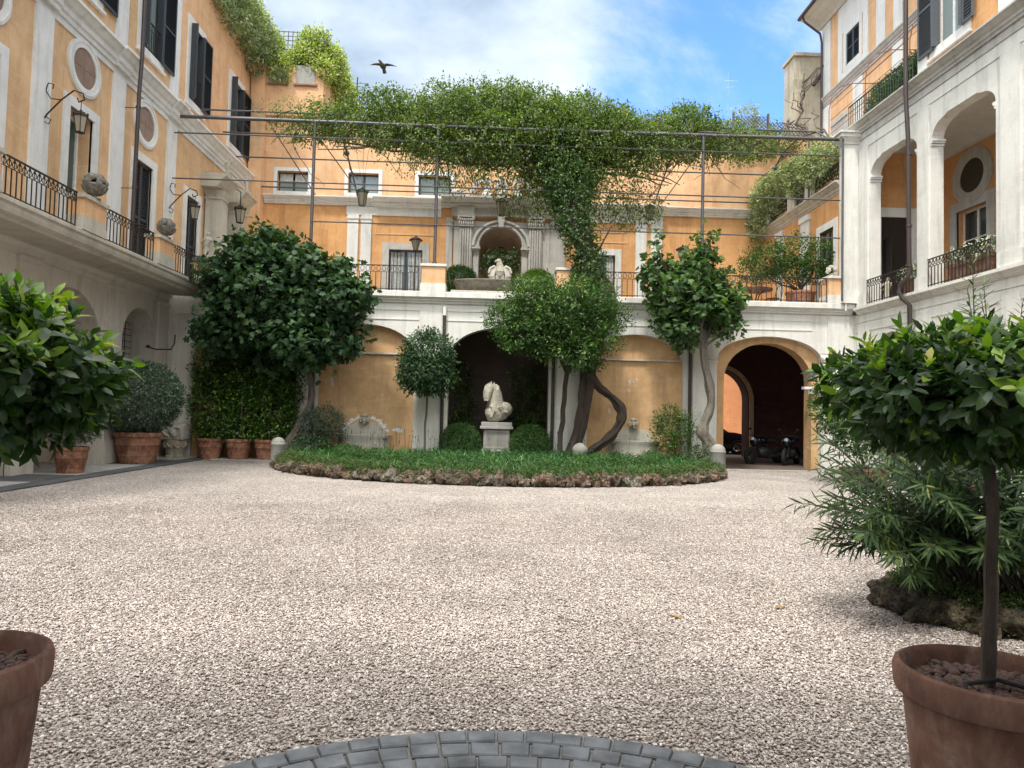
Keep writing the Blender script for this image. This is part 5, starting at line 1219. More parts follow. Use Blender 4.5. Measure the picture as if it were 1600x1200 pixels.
def urn(x, y, z, s, label, group='carved fruit urns on the balcony piers'):
    t = thing('stone_urn', (x, y, z), label, 'urn', group)
    b = MB(); b.lathe([(.15*s, 0), (.16*s, .03*s), (.07*s, .06*s), (.06*s, .10*s), (.15*s, .15*s), (.25*s, .24*s), (.29*s, .34*s), (.27*s, .38*s)], (x, y, z), 20)
    for k in range(14):
        a = 2*math.pi*k/14; b.tube([(x+.14*s*math.cos(a), y+.14*s*math.sin(a), z+.14*s), (x+.255*s*math.cos(a), y+.255*s*math.sin(a), z+.25*s), (x+.29*s*math.cos(a), y+.29*s*math.sin(a), z+.35*s)], .025*s, 5)
    b.build('bowl', 'urn_stone', t)
    b = MB(); rd = random.Random(int(y*10))
    for k in range(60):
        a = rd.uniform(0, 2*math.pi); e = rd.uniform(0, 1.4); r = .25*s
        b.blob((x+r*math.cos(a)*math.cos(e), y+r*math.sin(a)*math.cos(e), z+.37*s+.24*s*math.sin(e)), rd.uniform(.06, .095)*s, 7, 5)
    b.build('carved_fruit', 'urn_stone', t)
urn(-8.82, 15.75, 6.08, .86, 'weathered stone urn heaped with carved fruit on the broad ochre balcony pier')
urn(-8.82, 19.23, 6.08, .80, 'smaller-looking dark stone fruit urn on the balcony pier near the scrolled lantern')
def figure(b, x, y, z, h, lean=0):
    s = h
    b.blob((x, y, z+.06*s), (.16*s, .14*s, .08*s)); b.tube([(x, y, z+.05*s), (x+.02*s, y, z+.42*s), (x+lean*s, y, z+.60*s)], [.13*s, .11*s, .12*s], 8)
    b.blob((x+lean*s, y, z+.68*s), (.14*s, .11*s, .15*s)); b.blob((x+lean*s*1.3, y, z+.9*s), (.075*s, .08*s, .095*s)); b.tube([(x+lean*s, y, z+.76*s), (x+lean*s*1.3, y, z+.86*s)], .045*s, 6)
    b.tube([(x+lean*s-.12*s, y, z+.74*s), (x-.22*s, y+.05*s, z+.58*s), (x-.10*s, y+.12*s, z+.50*s)], .042*s, 6); b.tube([(x+lean*s+.12*s, y, z+.74*s), (x+.24*s, y, z+.62*s), (x+.18*s, y, z+.80*s)], .042*s, 6)
def statuette(x, y, z, h, lean, label, plinth=True):
    t = thing('stone_statuette', (x, y, z), label, 'statue')
    if plinth: b = MB(); b.box(x-.13, x+.13, y-.13, y+.13, z, z+.08, .01); b.build('plinth', 'travertine', t)
    b = MB(); figure(b, x, y, z+.07, h, lean); sculpt('carved_figure', b, 'statue_marble', t, .022, .02, .1)
statuette(-9.45, 25.05, 9.68, .62, .05, 'small stone figure on the first portal column block, the nearer of the two')
statuette(-9.45, 27.0, 9.72, .58, -.04, 'small stone figure on the farther portal column block')
statuette(-8.85, 21.95, 6.08, .80, .06, 'pale stone figure on the end pier of the balcony beside the fig crown')
# dark portal lantern
t = thing('hanging_lantern', (-9.3, 26.0, 8.9), 'dark bronze lantern hanging between the two portal columns', 'lantern')
b = MB(); b.tube([(-10.05, 26, 9.5), (-9.6, 26, 9.65), (-9.3, 26, 9.45), (-9.3, 26, 8.95)], .02, 5); b.build('bracket', 'iron', t)
b = MB(); lantern_body(b, (-9.3, 26.0, 8.95), 1.15); b.build('cage', 'iron', t); lantern_glass((-9.3, 26.0, 8.95), 1.15, t)
# bust and small stones at the right
statuette(12.05, 21.25, 5.2, .78, .04, 'small carved figure standing inside the loggia behind its first railing')
t = thing('stone_finial', (10.92, 22.42, 6.22), 'pale carved stone flower head on the end pier of the terrace', 'finial')
b = MB(); b.lathe([(.13, 0), (.14, .03), (.06, .07), (.08, .12)], (10.92, 22.42, 6.22), 12)
for k in range(26):
    a = random.uniform(0, 6.28); e = random.uniform(-.3, 1.5); b.blob((10.92+.15*math.cos(a)*math.cos(e), 22.42+.15*math.sin(a)*math.cos(e), 6.22+.22+.13*math.sin(e)), random.uniform(.04, .07), 6, 4)
b.build('carved_flower', 'travertine', t)

# fountain basin with the eagle on the terrace
t = thing('fountain_basin', (.3, 22.75, 5.34), 'long weathered stone fountain basin on the terrace edge below the niche', 'fountain')
b = MB(); n = 40
prof = [(.62, 0), (.66, .05), (.84, .10), (.95, .22), (.97, .34), (1.0, .38), (1.02, .44), (.98, .47), (.90, .46), (.86, .38)]
vs = []
for r, z in prof:
    for k in range(n):
        a = 2*math.pi*k/n; c, s = math.cos(a), math.sin(a); vs.append((.3+1.56*r*math.copysign(abs(c)**.7, c), 22.75+.62*r*math.copysign(abs(s)**.7, s), 5.34+z))
b.add(vs, [(i*n+k, i*n+(k+1) % n, (i+1)*n+(k+1) % n, (i+1)*n+k) for i in range(len(prof)-1) for k in range(n)], True)
b.build('basin', 'basin_stone', t)
b = MB(); b.box(-1.32, 1.9, 22.16, 23.3, 5.34, 5.42, .01); b.build('base_slab', 'travertine', t)
b = MB(); b.box(-1.0, 1.6, 22.35, 23.1, 5.60, 5.66); b.build('basin_floor', 'soil', t)
t = thing('eagle_statue', (.25, 22.75, 5.75), 'white stone eagle with half-folded wings perched on the fountain basin', 'statue')
b = MB(); X, Y_, Z = .22, 22.7, 5.72
b.blob((X, Y_, Z+.42), (.15, .14, .25)); b.tube([(X, Y_, Z+.42), (X-.01, Y_-.02, Z+.60), (X-.04, Y_-.04, Z+.72)], [.16, .12, .10], 8); b.blob((X-.05, Y_-.05, Z+.75), (.095, .10, .085)); b.tube([(X-.09, Y_-.08, Z+.76), (X-.155, Y_-.10, Z+.74), (X-.17, Y_-.10, Z+.68)], [.045, .034, .012], 7)
b.tube([(X-.07, Y_, Z+.28), (X-.08, Y_-.02, Z+.06)], [.085, .05], 8); b.tube([(X+.08, Y_, Z+.28), (X+.09, Y_-.02, Z+.06)], [.085, .05], 8)
for s_ in (-1, 1): b.blob((X+s_*.09, Y_-.05, Z+.04), (.07, .1, .04))
b.blob((X, Y_+.1, Z+.14), (.09, .06, .18)); b.build
sculpt('body', b, 'statue_marble', t, .013, .012, .05, WORLD[t])
for s_ in (-1, 1):
    b = MB()
    b.tube([(X+s_*.08, Y_, Z+.50), (X+s_*.20, Y_-.02, Z+.58), (X+s_*.31, Y_-.02, Z+.52), (X+s_*.36, Y_-.01, Z+.36)], [.05, .055, .05, .045], 8)
    for k in range(7):
        u = k/6; b.tube([(X+s_*(.15+.20*u), Y_+.012*k-.03, Z+.50), (X+s_*(.20+.15*u), Y_+.01*k-.03, Z+.28), (X+s_*(.16+.06*u), Y_+.01*k, Z-.04+.08*u)], [.038, .038, .012], 6)
    sculpt('wing', b, 'travertine', t, .012, .004, .05, WORLD[t])

t = thing('niche_plant', (.28, 29.5, 7.4), 'dark trailing plant hanging in the niche behind the stone eagle', 'plant')
b = MB(); b.box(-.25, .80, 29.35, 29.75, 8.02, 8.14); b.build('trough', 'weathered', t)
foliage('foliage', [(-.15, 29.35, 8.0, .28, .18, .28), (.28, 29.35, 8.05, .3, .18, .22), (.70, 29.35, 8.0, .28, .18, .30), (-.3, 29.33, 7.7, .14, .12, .3), (.85, 29.33, 7.7, .14, .12, .3), (.28, 29.33, 7.75, .3, .12, .2)], 420, 6, .09, QD, 'leaf_ivy_trunk', t, droop=1.0, jag=.3)

# horse bust in the dark arch
t = thing('stone_pedestal', (.23, 23.2, 0), 'pale stone pedestal with a grey inset panel under the horse fragment', 'pedestal')
b = MB(); b.box(-.18, .66, 22.85, 23.5, 0, 1.08, .012); b.box(-.24, .72, 22.80, 23.55, 0, .42, .012)
for q in ((-.14, .62, 1.0, 1.06), (-.14, .62, .46, .52), (-.14, -.08, .52, 1.0), (.56, .62, .52, 1.0)): b.box(q[0], q[1], 22.83, 22.85, q[2], q[3])
b.build('die', 'slab_pale', t); b = MB(); b.box(-.08, .56, 22.835, 22.849, .52, 1.0); b.build('inset_panel', 'bollard_stone', t)
b = MB(); b.box(-.30, .77, 22.74, 23.6, 1.08, 1.17, .015); b.box(-.26, .73, 22.78, 23.57, 1.17, 1.30, .012); b.build('cap', 'slab_pale', t)
t = thing('horse_statue', (.23, 23.15, 1.30), 'broken antique stone horse, head, neck and chest only, turned left in the dark arch', 'statue')
b = MB(); Y_ = 23.12
b.blob((.24, Y_, 1.62), (.40, .27, .30)); b.blob((.06, Y_-.06, 1.60), (.21, .22, .25)); b.blob((.48, Y_+.02, 1.72), (.27, .25, .25)); b.blob((.15, Y_, 1.42), (.25, .2, .13))
b.tube([(.15, Y_, 1.62), (.13, Y_, 1.92), (.12, Y_-.01, 2.18), (.08, Y_-.03, 2.38), (.03, Y_-.05, 2.48)], [.29, .24, .21, .17, .12], 12)
b.tube([(.03, Y_-.04, 2.48), (-.03, Y_-.12, 2.40), (-.07, Y_-.17, 2.24), (-.10, Y_-.20, 2.08), (-.09, Y_-.21, 1.98)], [.13, .165, .16, .13, .10], 12)
b.tube([(.03, Y_-.08, 2.52), (.03, Y_-.08, 2.63)], [.045, .018], 6); b.tube([(.11, Y_+.0, 2.50), (.13, Y_+.0, 2.61)], [.045, .018], 6)
b.tube([(.10, Y_-.05, 2.54), (.24, Y_-.02, 2.42), (.33, Y_, 2.22), (.38, Y_, 2.0), (.42, Y_, 1.85)], [.03, .05, .06, .06, .04], 8)
b.blob((.50, Y_-.05, 1.86), (.1, .12, .07)); b.tube([(.34, Y_-.18, 1.8), (.42, Y_-.24, 1.6), (.36, Y_-.2, 1.42)], [.08, .07, .05], 8)
for k in range(9):      # cropped mane along the crest
    u = k/8; b.tube([(.17+.20*u, Y_-.02, 2.52-.66*u), (.27+.17*u, Y_-.06, 2.44-.62*u), (.24+.17*u, Y_-.17, 2.32-.60*u)], [.04, .045, .025], 6)
for s_ in (-1, 1): b.blob((-.07+s_*.10, Y_-.23, 2.32), (.035, .045, .04)); b.blob((-.12+s_*.045, Y_-.32, 1.98), (.022, .02, .022))
b.tube([(.02, Y_-.24, 1.85), (.14, Y_-.27, 1.66), (.06, Y_-.25, 1.45)], .045, 6); b.tube([(.30, Y_-.26, 1.80), (.42, Y_-.26, 1.64), (.58, Y_-.2, 1.62)], .05, 6)
sculpt('carved_horse', b, 'statue_marble', t, .016, .018, .06)

# two wall fountains
for x, lab in ((-3.9, 'wall fountain with lion mask below the ring of flaked white plaster'), (4.55, 'wall fountain with bearded mask and streaked basin beside the twisted vine trunk')):
    t = thing('wall_fountain', (x, 22.2, 0), lab, 'fountain')
    b = MB(); vs = []; prof = [(.72, 0), (.74, .1), (.76, .5), (.80, .72), (.84, .76), (.86, .83), (.80, .84), (.76, .72)]; n = 26
    for r, z in prof:
        for k in range(n+1):
            a = math.pi+math.pi*k/n; vs.append((x+r*1.02*math.copysign(abs(math.cos(a))**.55, math.cos(a)), 22.45+.62*r*math.sin(a), z))
    b.add(vs, [(i*(n+1)+k, i*(n+1)+k+1, (i+1)*(n+1)+k+1, (i+1)*(n+1)+k) for i in range(len(prof)-1) for k in range(n)], True)
    for k in (-1, 1): b.ring(x+k*.42, .5, .07, .09, .045, .06, 21.96, 22.0)
    b.v = b.v; b.build('basin', 'travertine', t)
    b = MB(); b.box(x-.75, x+.75, 22.05, 22.5, .70, .74); b.build('water', 'glass_green', t)
    b = MB(); pts = []
    for k in range(25):
        a = math.pi*k/24; c = math.cos(a); pts.append((x+.66*c, .80+.44*math.sin(a)**.9*(1+.05*math.cos(7*a))))
    b2 = MB(Tfar(22.54)); b2.prism(pts, 0.0, .09)
    for k in range(9):
        a = math.pi*(k+.5)/9; b2.tube([(x+.12*math.cos(a), .085, .83+.06*math.sin(a)), (x+.56*math.cos(a), .085, .81+.36*math.sin(a))], [.008, .016], 5)
    b2.build('shell_back', 'travertine', t)
    b = MB(); z = 1.30 if x < 0 else 1.36
    b.blob((x, 22.34, z), (.10, .09, .13)); b.blob((x, 22.24, z-.04), (.045, .05, .04)); b.blob((x, 22.26, z-.11), (.05, .05, .05))
    for s_ in (-1, 1): b.blob((x+s_*.05, 22.28, z+.03), (.025, .03, .02)); b.blob((x+s_*.11, 22.34, z), (.05, .05, .12))
    b.blob((x, 22.32, z+.12), (.12, .07, .06)); sculpt('mask', b, 'weathered', t, .016, .02, .05, WORLD[t])
    if x < 0:
        b = MB(Tfar(22.54)); rd = random.Random(5)
        inn, outr = [], []
        for k in range(61):
            a = math.pi*(.03+.94*k/60); j1, j2 = .02*math.sin(k*2.3)+rd.uniform(-.012, .012), -.05+.035*math.sin(k*.9)+.03*math.sin(k*2.1+1)+rd.uniform(-.015, .015)
            inn.append((x+(.60+j1)*math.cos(a), .84+(.50+j1)*math.sin(a))); outr.append((x+(.74+j2)*math.cos(a)*1.05, .86+(.60+j2)*math.sin(a)))
        b.prism(inn+outr[::-1], 0.0, .006)
        q = []
        for j in range(16): e = 2*math.pi*j/16; w = rd.uniform(.5, 1.2); q.append((x+1.0+.2*w*math.cos(e), .98+.07*w*math.sin(e)))
        b.prism(q, 0, .007)
        b.build('flaked_plaster', 'paper_white', t)

# bollards
for x, y, lab in ((-5.66, 19.35, 'round-topped grey stone bollard in front of the terracotta pots'), (6.28, 19.35, 'round-topped grey stone bollard before the dark gateway')):
    t = thing('bollard', (x, y, 0), lab, 'bollard')
    b = MB(); r = .19 if x < 0 else .215; h = .60 if x < 0 else .66
    b.lathe([(r*1.05, 0), (r, .05), (r*.97, h), (r*1.01, h+.012), (r*1.01, h+.03), (r*.95, h+.04)]+[(r*.95*math.cos(a), h+.04+r*.95*math.sin(a)*.95) for a in (.3, .6, .9, 1.2, 1.4, 1.54)], (x, y, 0), 28)
    b.build('shaft', 'bollard_stone', t)
t = thing('bollard', (2.75, 21.4, 0), 'low grey stone ball-topped bollard at the foot of the twisted vine trunk', 'bollard')
b = MB(); b.lathe([(.24, 0), (.23, .5), (.24, .52)]+[(.24*math.cos(a), .52+.24*math.sin(a)) for a in (.3, .6, .9, 1.2, 1.5)], (2.75, 21.4, 0), 24); b.build('shaft', 'bollard_stone', t)
# antique fragment by the left pier
t = thing('carved_capital', (-9.5, 21.9, 0), 'square carved relief block set on a round garlanded stone drum beside the pavement', 'carved stone')
b = MB(); c = (-9.5, 21.9, 0); b.lathe([(.27, 0), (.28, .06), (.25, .10), (.29, .40), (.33, .50), (.33, .54), (.28, .56)], c, 24)
for k in range(10):
    a0 = 2*math.pi*k/10; b.tube([(c[0]+.30*math.cos(a0+j*.157-.0), c[1]+.30*math.sin(a0+j*.157), .42-.09*math.sin(math.pi*j/4)) for j in range(5)], .03, 6); b.blob((c[0]+.31*math.cos(a0), c[1]+.31*math.sin(a0), .43), .045, 6, 5)
b.build('drum', 'weathered', t)
b = MB(); b.box(c[0]-.35, c[0]+.35, c[1]-.3, c[1]+.3, .56, 1.02, .02); b.blob((c[0]+.02, c[1]-.31, .80), (.10, .06, .13)); b.blob((c[0]+.02, c[1]-.35, .78), (.03, .04, .04))
for s_ in (-1, 1):
    b.tube([(c[0]+s_*.08, c[1]-.31, .92), (c[0]+s_*.22, c[1]-.32, .95), (c[0]+s_*.28, c[1]-.31, .82), (c[0]+s_*.18, c[1]-.32, .72), (c[0]+s_*.06, c[1]-.32, .66)], .035, 6); b.tube([(c[0]+s_*.30, c[1]-.31, .98), (c[0]+s_*.30, c[1]-.31, .62)], .025, 6)
sculpt('relief_block', b, 'travertine', t, .02, .02, .06, WORLD[t])

# pots -------------------------------------------------------------
def pot(b, c, r, h, bands=True, n=40, flare=.72):
    x, y, z = c
    p = [(r*flare, 0), (r*(flare+.01), .01)]
    if bands: p += [(r*(flare+.07), h*.28), (r*(flare+.105), h*.295), (r*(flare+.08), h*.31), (r*.90, h*.60), (r*.925, h*.615), (r*.90, h*.63)]
    p += [(r*.90 if not bands else r*.93, h*.84), (r*.985, h*.855), (r*1.0, h*.88), (r*1.01, h*.96), (r*.985, h*.99), (r*.93, h), (r*.88, h*.97), (r*.85, h*.85), (r*.84, h*.80)]
    b.lathe(p, c, n, True, False)
def soil_disc(parent, c, r, mat='soil', lumps=0, lr=.02):
    b = MB(); b.lathe([(.01, .02), (r*.5, .015), (r, 0)], c, 24, True, False); s = b.build('soil', mat, parent)
    if lumps:
        b = MB()
        for k in range(lumps):
            a = random.uniform(0, 6.28); q = r*math.sqrt(random.random())*.97; e = random.uniform(.6, 1.25)*lr
            b.blob((c[0]+q*math.cos(a), c[1]+q*math.sin(a), c[2]+.012+e*random.uniform(.2, 1.3)), (e, e*random.uniform(.6, 1), e*random.uniform(.5, .8)), 7, 5, Matrix.Rotation(a, 3, 'Z'))
        o = b.build('mulch_stones', 'lava_gravel', parent); o['kind'] = 'stuff'
def big_front(x, y, r, h, cz, cr, ch, seed, label, dome):
    t = thing('potted_bay_tree', (x, y, 0), label, 'potted tree')
    b = MB(); pot(b, (x, y, 0), r, h, False, 64, .70); b.build('pot', 'dark_terracotta', t)
    soil_disc(t, (x, y, h-.10), r*.86, 'soil', 1000, .017)
    b = MB(); b.tube([(x-.2, y-.16, h-.06), (x-.12, y-.05, h-.035), (x+.02, y-.02, h-.03), (x+.14, y-.12, h-.045), (x+.24, y-.08, h-.05)], .008, 6); b.build('drip_hose', 'tyre', t)
    b = MB(); rd = random.Random(seed)
    p = wander((x, y, h-.1), (x+.0, y, cz-.1), 6, .02, seed); gnarl(b, p, taper(.024, .019, 6), 14, seed, .10, 5)
    for k in range(26):
        a = rd.uniform(0, 6.28); e = rd.uniform(-.2, 1.1); q = rd.uniform(.6, .92)
        b.tube(wander((x, y, cz-rd.uniform(.0, .22)), (x+cr*q*math.cos(a)*math.cos(e), y+cr*q*math.sin(a)*math.cos(e), cz+ch*q*math.sin(e)), 5, .02, seed+k), taper(.011, .003, 5), 6)
    b.build('trunk', 'bark_brown', t)
    rd2 = np.random.default_rng(seed)
    bl = [(x, y, cz, cr*.86, cr*.86, ch*.86)]+[(x+cr*.62*math.cos(a), y+cr*.62*math.sin(a), cz+ch*.25*math.sin(a*2.3+seed), cr*.38, cr*.38, ch*.50) for a in [2*math.pi*k/9 for k in range(9)]]
    if dome: bl = [(x, y, cz, cr*.84, cr*.84, ch*.8)]+[(x+cr*.66*math.cos(a), y+cr*.66*math.sin(a), cz-ch*.18+ch*.12*math.sin(a*2.3+seed), cr*.32, cr*.32, ch*.40) for a in [2*math.pi*k/9 for k in range(9)]]
    bl += [(x+cr*.35*math.cos(a), y+cr*.35*math.sin(a), cz+ch*.50, cr*.32, cr*.32, ch*.42) for a in [2*math.pi*(k+.4)/5 for k in range(5)]]
    bl += [(x+cr*.4*math.cos(a), y+cr*.4*math.sin(a), cz-ch*.50, cr*.32, cr*.32, ch*.42) for a in [2*math.pi*(k+.4)/5 for k in range(5)]]
    nsp = 1150; P, O = sprigs(bl, nsp, .38, .25, .12); n = len(P); per = 7
    zrel = (P[:, 2]-cz)/ch
    young_sunlit = (rd2.random(n) < np.clip(.16+.75*zrel, .04, .85))  # young shoots, more towards the top, with sunlight painted into their leaf colour
    i = np.arange(per)/(per-1)
    L_ = np.where(young_sunlit, .075, .06)
    C = P[:, None, :]+O[:, None, :]*(i[None, :]*L_[:, None])[:, :, None]
    ang = rd2.random(n)[:, None]*6.28+np.arange(per)[None, :]*2.39
    A1 = unit(np.cross(O, rd2.normal(size=O.shape))); A2 = np.cross(O, A1)
    radial = A1[:, None, :]*np.cos(ang)[:, :, None]+A2[:, None, :]*np.sin(ang)[:, :, None]
    open_ = (.95-.65*i)[None, :, None]
    D = unit(O[:, None, :]*(1-open_*.75)+radial*open_+np.array([0, 0, -.12])+rd2.normal(scale=.12, size=(n, per, 3)))
    NN = unit(O[:, None, :]*.8-radial*.2+np.array([0, 0, .45])+rd2.normal(scale=.25, size=(n, per, 3)))
    S = .080*rd2.uniform(.5, 1.3, (n, per))*(1-.25*i[None, :])
    var = np.where(young_sunlit[:, None], .62+.38*rd2.random((n, per)), .62*rd2.random((n, per)))
    leaves('crown', C.reshape(-1, 3), D.reshape(-1, 3), NN.reshape(-1, 3), S.reshape(-1), T_oval(.45, .05, .16), 'leaf_bay', t, var.reshape(-1))
big_front(1.86, 2.60, .312, .70, 1.715, .535, .205, 21, 'large bay tree clipped flat and round in a plain terracotta pot, right foreground', 0)
big_front(-1.80, 2.46, .315, .745, 1.70, .475, .265, 33, 'large bay tree in a terracotta pot at the left edge of the picture', 1)

def potted(name, x, y, r, h, label, crown, leafm, tm, nspr, per, size, mat='terracotta', trunkpath=None, group=None, square=False, bark_='bark_brown', **kw):
    t = thing(name, (x, y, 0 if 'z' not in kw else kw['z']), label, 'potted plant', group); z0 = kw.pop('z', 0)
    b = MB()
    if square:
        b.frustum((x, y), (r*.8, r*.8), (r, r), z0, z0+h*.85); b.box(x-r*1.08, x+r*1.08, y-r*1.08, y+r*1.08, z0+h*.85, z0+h)
    else: pot(b, (x, y, z0), r, h, True, 36)
    b.build('pot', mat, t); soil_disc(t, (x, y, z0+h*.86+(.16*h if square else 0)), r*.85)
    b = MB()
    for k, (p, rr) in enumerate(trunkpath or [([(x, y, z0+h*.8), (x, y, crown[0][2])], .02)]):
        b.tube(wander(p[0], p[-1], 5, .03, k+3), taper(rr, rr*.5, 5), 7)
    limbs(b, (trunkpath[0][0][-1] if trunkpath else (x, y, crown[0][2])), crown, .016, amp=.05, sub=2)
    b.build('trunk', bark_, t)
    foliage('foliage', crown, nspr, per, size, tm, leafm, t, **kw); return t
# big clipped ball in banded pot
potted('potted_box_ball', -9.42, 19.45, .60, .86, 'big clipped grey-green evergreen ball in a wide banded terracotta pot', [(-9.42, 19.45, 1.78, .96, .96, .88)], 'leaf_greygreen', QD, 5200, 5, .065, trunkpath=[([(-9.42+.1*math.cos(k), 19.45+.1*math.sin(k), .7), (-9.42+.4*math.cos(k), 19.45+.4*math.sin(k), 1.5)], .03) for k in range(7)], jag=.05, inner=.3)
potted('potted_box_ball', -9.36, 16.3, .36, .62, 'plain terracotta pot half hidden under the foreground bay leaves, on the dark kerb', [(-9.36, 16.3, 1.35, .6, .6, .6)], 'leaf_greygreen', QD, 1500, 5, .06, jag=.05)
# corner shrubs with stakes
def climber(x, label, bl, n):
    t = thing('potted_climber', (x, 21.85, 0), label, 'potted plant', 'dark climbers in banded pots in the corner arch')
    b = MB(); pot(b, (x, 21.85, 0), .385, .63, True); b.build('pot', 'terracotta', t); soil_disc(t, (x, 21.85, .54), .32)
    b = MB(); b.tube([(x+.05, 21.8, .5), (x+.06, 21.85, 1.75)], .022, 6); b.build('stake', 'bark_pale', t)
    b = MB(); limbs(b, (x, 21.85, .55), bl, .02, amp=.1, sub=2); b.build('stems', 'bark_dark', t)
    foliage('foliage', bl, n, 6, .10, OV, 'leaf_camellia', t, jag=.2, inner=.3, spread=.4)
climber(-8.43, 'potted dark-leaved climber nearest the orange reveal of the corner arch, leftmost banded pot', [(-8.45, 22.15, 1.6, .62, .4, .95), (-8.5, 22.3, 2.7, .6, .4, .7), (-8.3, 22.0, .95, .5, .35, .3)], 1500)
climber(-7.58, 'potted dark-leaved climber in the middle banded pot of the corner arch', [(-7.55, 22.15, 1.4, .6, .4, .75), (-7.5, 22.3, 2.4, .65, .4, .8), (-7.5, 21.95, .9, .5, .35, .25)], 1500)
climber(-6.72, 'potted dark-leaved climber behind the left bollard, grass growing in its banded pot', [(-6.65, 22.15, 1.4, .62, .4, .75), (-6.6, 22.3, 2.4, .6, .4, .8), (-6.45, 21.95, .9, .4, .35, .3)], 1500)
t = thing('ivy', (-7.6, 23.3, 0), 'dark mass of evergreen climber filling the corner arch under the fig', 'climber')
b = MB(); 
for k in range(7): b.tube(wander((-8.9+.45*k, 23.5, 0), (-8.8+.45*k, 23.3, 4.0), 8, .12, k), taper(.04, .015, 8), 6)
b.build('stems', 'bark_dark', t); foliage('foliage', [(-8.5, 23.1, 3.2, .8, .6, 1.1), (-7.5, 23.1, 3.5, .8, .6, 1.0), (-6.6, 23.1, 3.1, .7, .6, 1.1), (-8.3, 23.2, 1.8, .8, .6, 1.1), (-7.4, 23.2, 1.8, .8, .6, 1.1), (-6.5, 23.1, 1.8, .6, .6, 1.1), (-6.1, 22.25, 2.3, .28, .15, .8)], 2600, 6, .10, OV, 'leaf_camellia', t, jag=.2, inner=.3)
# shrubs by the fountains
potted('potted_shrub', -5.05, 21.5, .27, .52, 'round olive-green shrub in a small terracotta pot left of the shell fountain', [(-4.95, 21.5, 1.22, .42, .42, .36), (-5.2, 21.5, 1.15, .32, .35, .32), (-4.7, 21.5, 1.1, .28, .3, .3)], 'leaf_greygreen', T_narrow(.22), 700, 7, .085, trunkpath=[([(-5.05, 21.5, .45), (-4.98, 21.5, 1.0)], .035)], jag=.2)
potted('potted_shrub', 5.72, 21.5, .36, .40, 'airy bamboo-leaved shrub in a low terracotta pot right of the masked fountain', [(5.55, 21.5, 1.25, .42, .4, .42), (5.4, 21.5, .95, .3, .35, .3), (5.75, 21.5, .95, .3, .3, .3), (5.9, 21.45, 1.35, .22, .25, .25), (5.45, 21.5, 1.6, .28, .28, .2)], 'leaf_mid', T_narrow(.2), 620, 7, .10, trunkpath=[([(5.7, 21.5, .3), (5.55+.05*k, 21.5, 1.0)], .012) for k in range(5)], jag=.28)
# clipped domes in front of the dark arch
for x, lab in ((-.88, 'clipped green box dome left of the horse pedestal'), (1.28, 'clipped green box dome right of the horse pedestal')):
    t = thing('box_ball', (x, 22.0, 0), lab, 'clipped shrub'); b = MB(); b.tube([(x, 22.0, 0), (x, 22.0, .5)], .03); b.build('stem', 'bark_dark', t)
    foliage('foliage', [(x, 22.0, .62, .60, .55, .60)], 4200, 5, .035, QD, 'leaf_box', t, jag=.03, inner=.25)
for x, z, m, lab in ((-1.13, 6.05, 'leaf_box', 'clipped dark green dome on the terrace left of the eagle'), (1.5, 6.0, 'leaf_boxlight', 'clipped bright yellow-green dome on the terrace right of the eagle')):
    t = thing('box_ball', (x, 23.9, 5.34), lab, 'clipped shrub'); b = MB(); b.lathe([(.2, 0), (.28, .3), (.26, .3)], (x, 23.9, 5.34), 16); b.build('pot', 'terracotta', t)
    foliage('foliage', [(x, 23.9, z, .50, .5, .40)], 2600, 5, .05, QD, m, t, jag=.04, inner=.2)
# lollipop tree
t = thing('lollipop_tree', (-1.92, 21.3, 0), 'slim-stemmed evergreen clipped to a tall round head against the white pier', 'tree')
b = MB(); b.tube(wander((-1.92, 21.3, 0), (-1.88, 21.3, 2.4), 8, .02, 4), taper(.035, .028, 8), 8)
bl = [(-1.88, 21.3, 3.35, .62, .6, .48), (-1.92, 21.3, 2.85, .66, .62, .50), (-1.65, 21.3, 2.6, .4, .4, .3), (-2.2, 21.3, 2.65, .36, .4, .3)]
limbs(b, (-1.88, 21.3, 2.2), bl, .02, amp=.05); b.build('trunk', 'bark_brown', t); foliage('crown', bl, 1500, 6, .12, T_oval(.34, .05, .2), 'leaf_fig', t, droop=.5, jag=.1, inner=.4)

# fig tree in the left corner --------------------------------------
def bl_cloud(spec): return [(a, b_, c, d, e, f) for a, b_, c, d, e, f in spec]
t = thing('fig_tree', (-6.0, 21.6, 0), 'spreading dark-leaved fig tree leaning over the terrace railing in the left corner', 'tree')
bl = clumps([(-8.25, 4.71), (-8.1, 5.9), (-7.5, 6.6), (-6.54, 6.85), (-5.38, 6.45), (-4.42, 5.95), (-3.73, 5.45), (-3.4, 5.05), (-3.8, 4.66), (-4.06, 3.6), (-4.4, 2.9), (-5.3, 3.0), (-6.56, 2.77), (-6.96, 3.33), (-7.71, 3.4), (-8.4, 3.57), (-8.1, 4.24)], 21.2, .95, 46, .46, 5, .76, .75, .22)
b = MB(); gnarl(b, [(-6.15, 21.6, 0), (-6.05, 21.6, .5), (-5.75, 21.65, 1.05), (-5.45, 21.7, 1.7), (-5.42, 21.7, 2.3), (-5.6, 21.6, 2.9), (-5.7, 21.4, 3.5)], [.17, .12, .10, .085, .095, .08, .08], 16, 14, .18)
gnarl(b, [(-6.0, 21.6, .0), (-5.95, 21.6, .4), (-5.7, 21.7, 1.2), (-5.55, 21.7, 1.5)], [.10, .07, .06, .05], 12, 15); b.blob((-6.1, 21.6, .12), (.26, .24, .22)); 
limbs(b, (-5.7, 21.4, 3.3), bl, .07, amp=.15); b.build('trunk', 'bark_fig', t)
foliage('crown', bl, 2900, 5, .19, T_fig(), 'leaf_fig', t, length=.30, inner=.3, jag=.35, droop=.55, flat=.6)
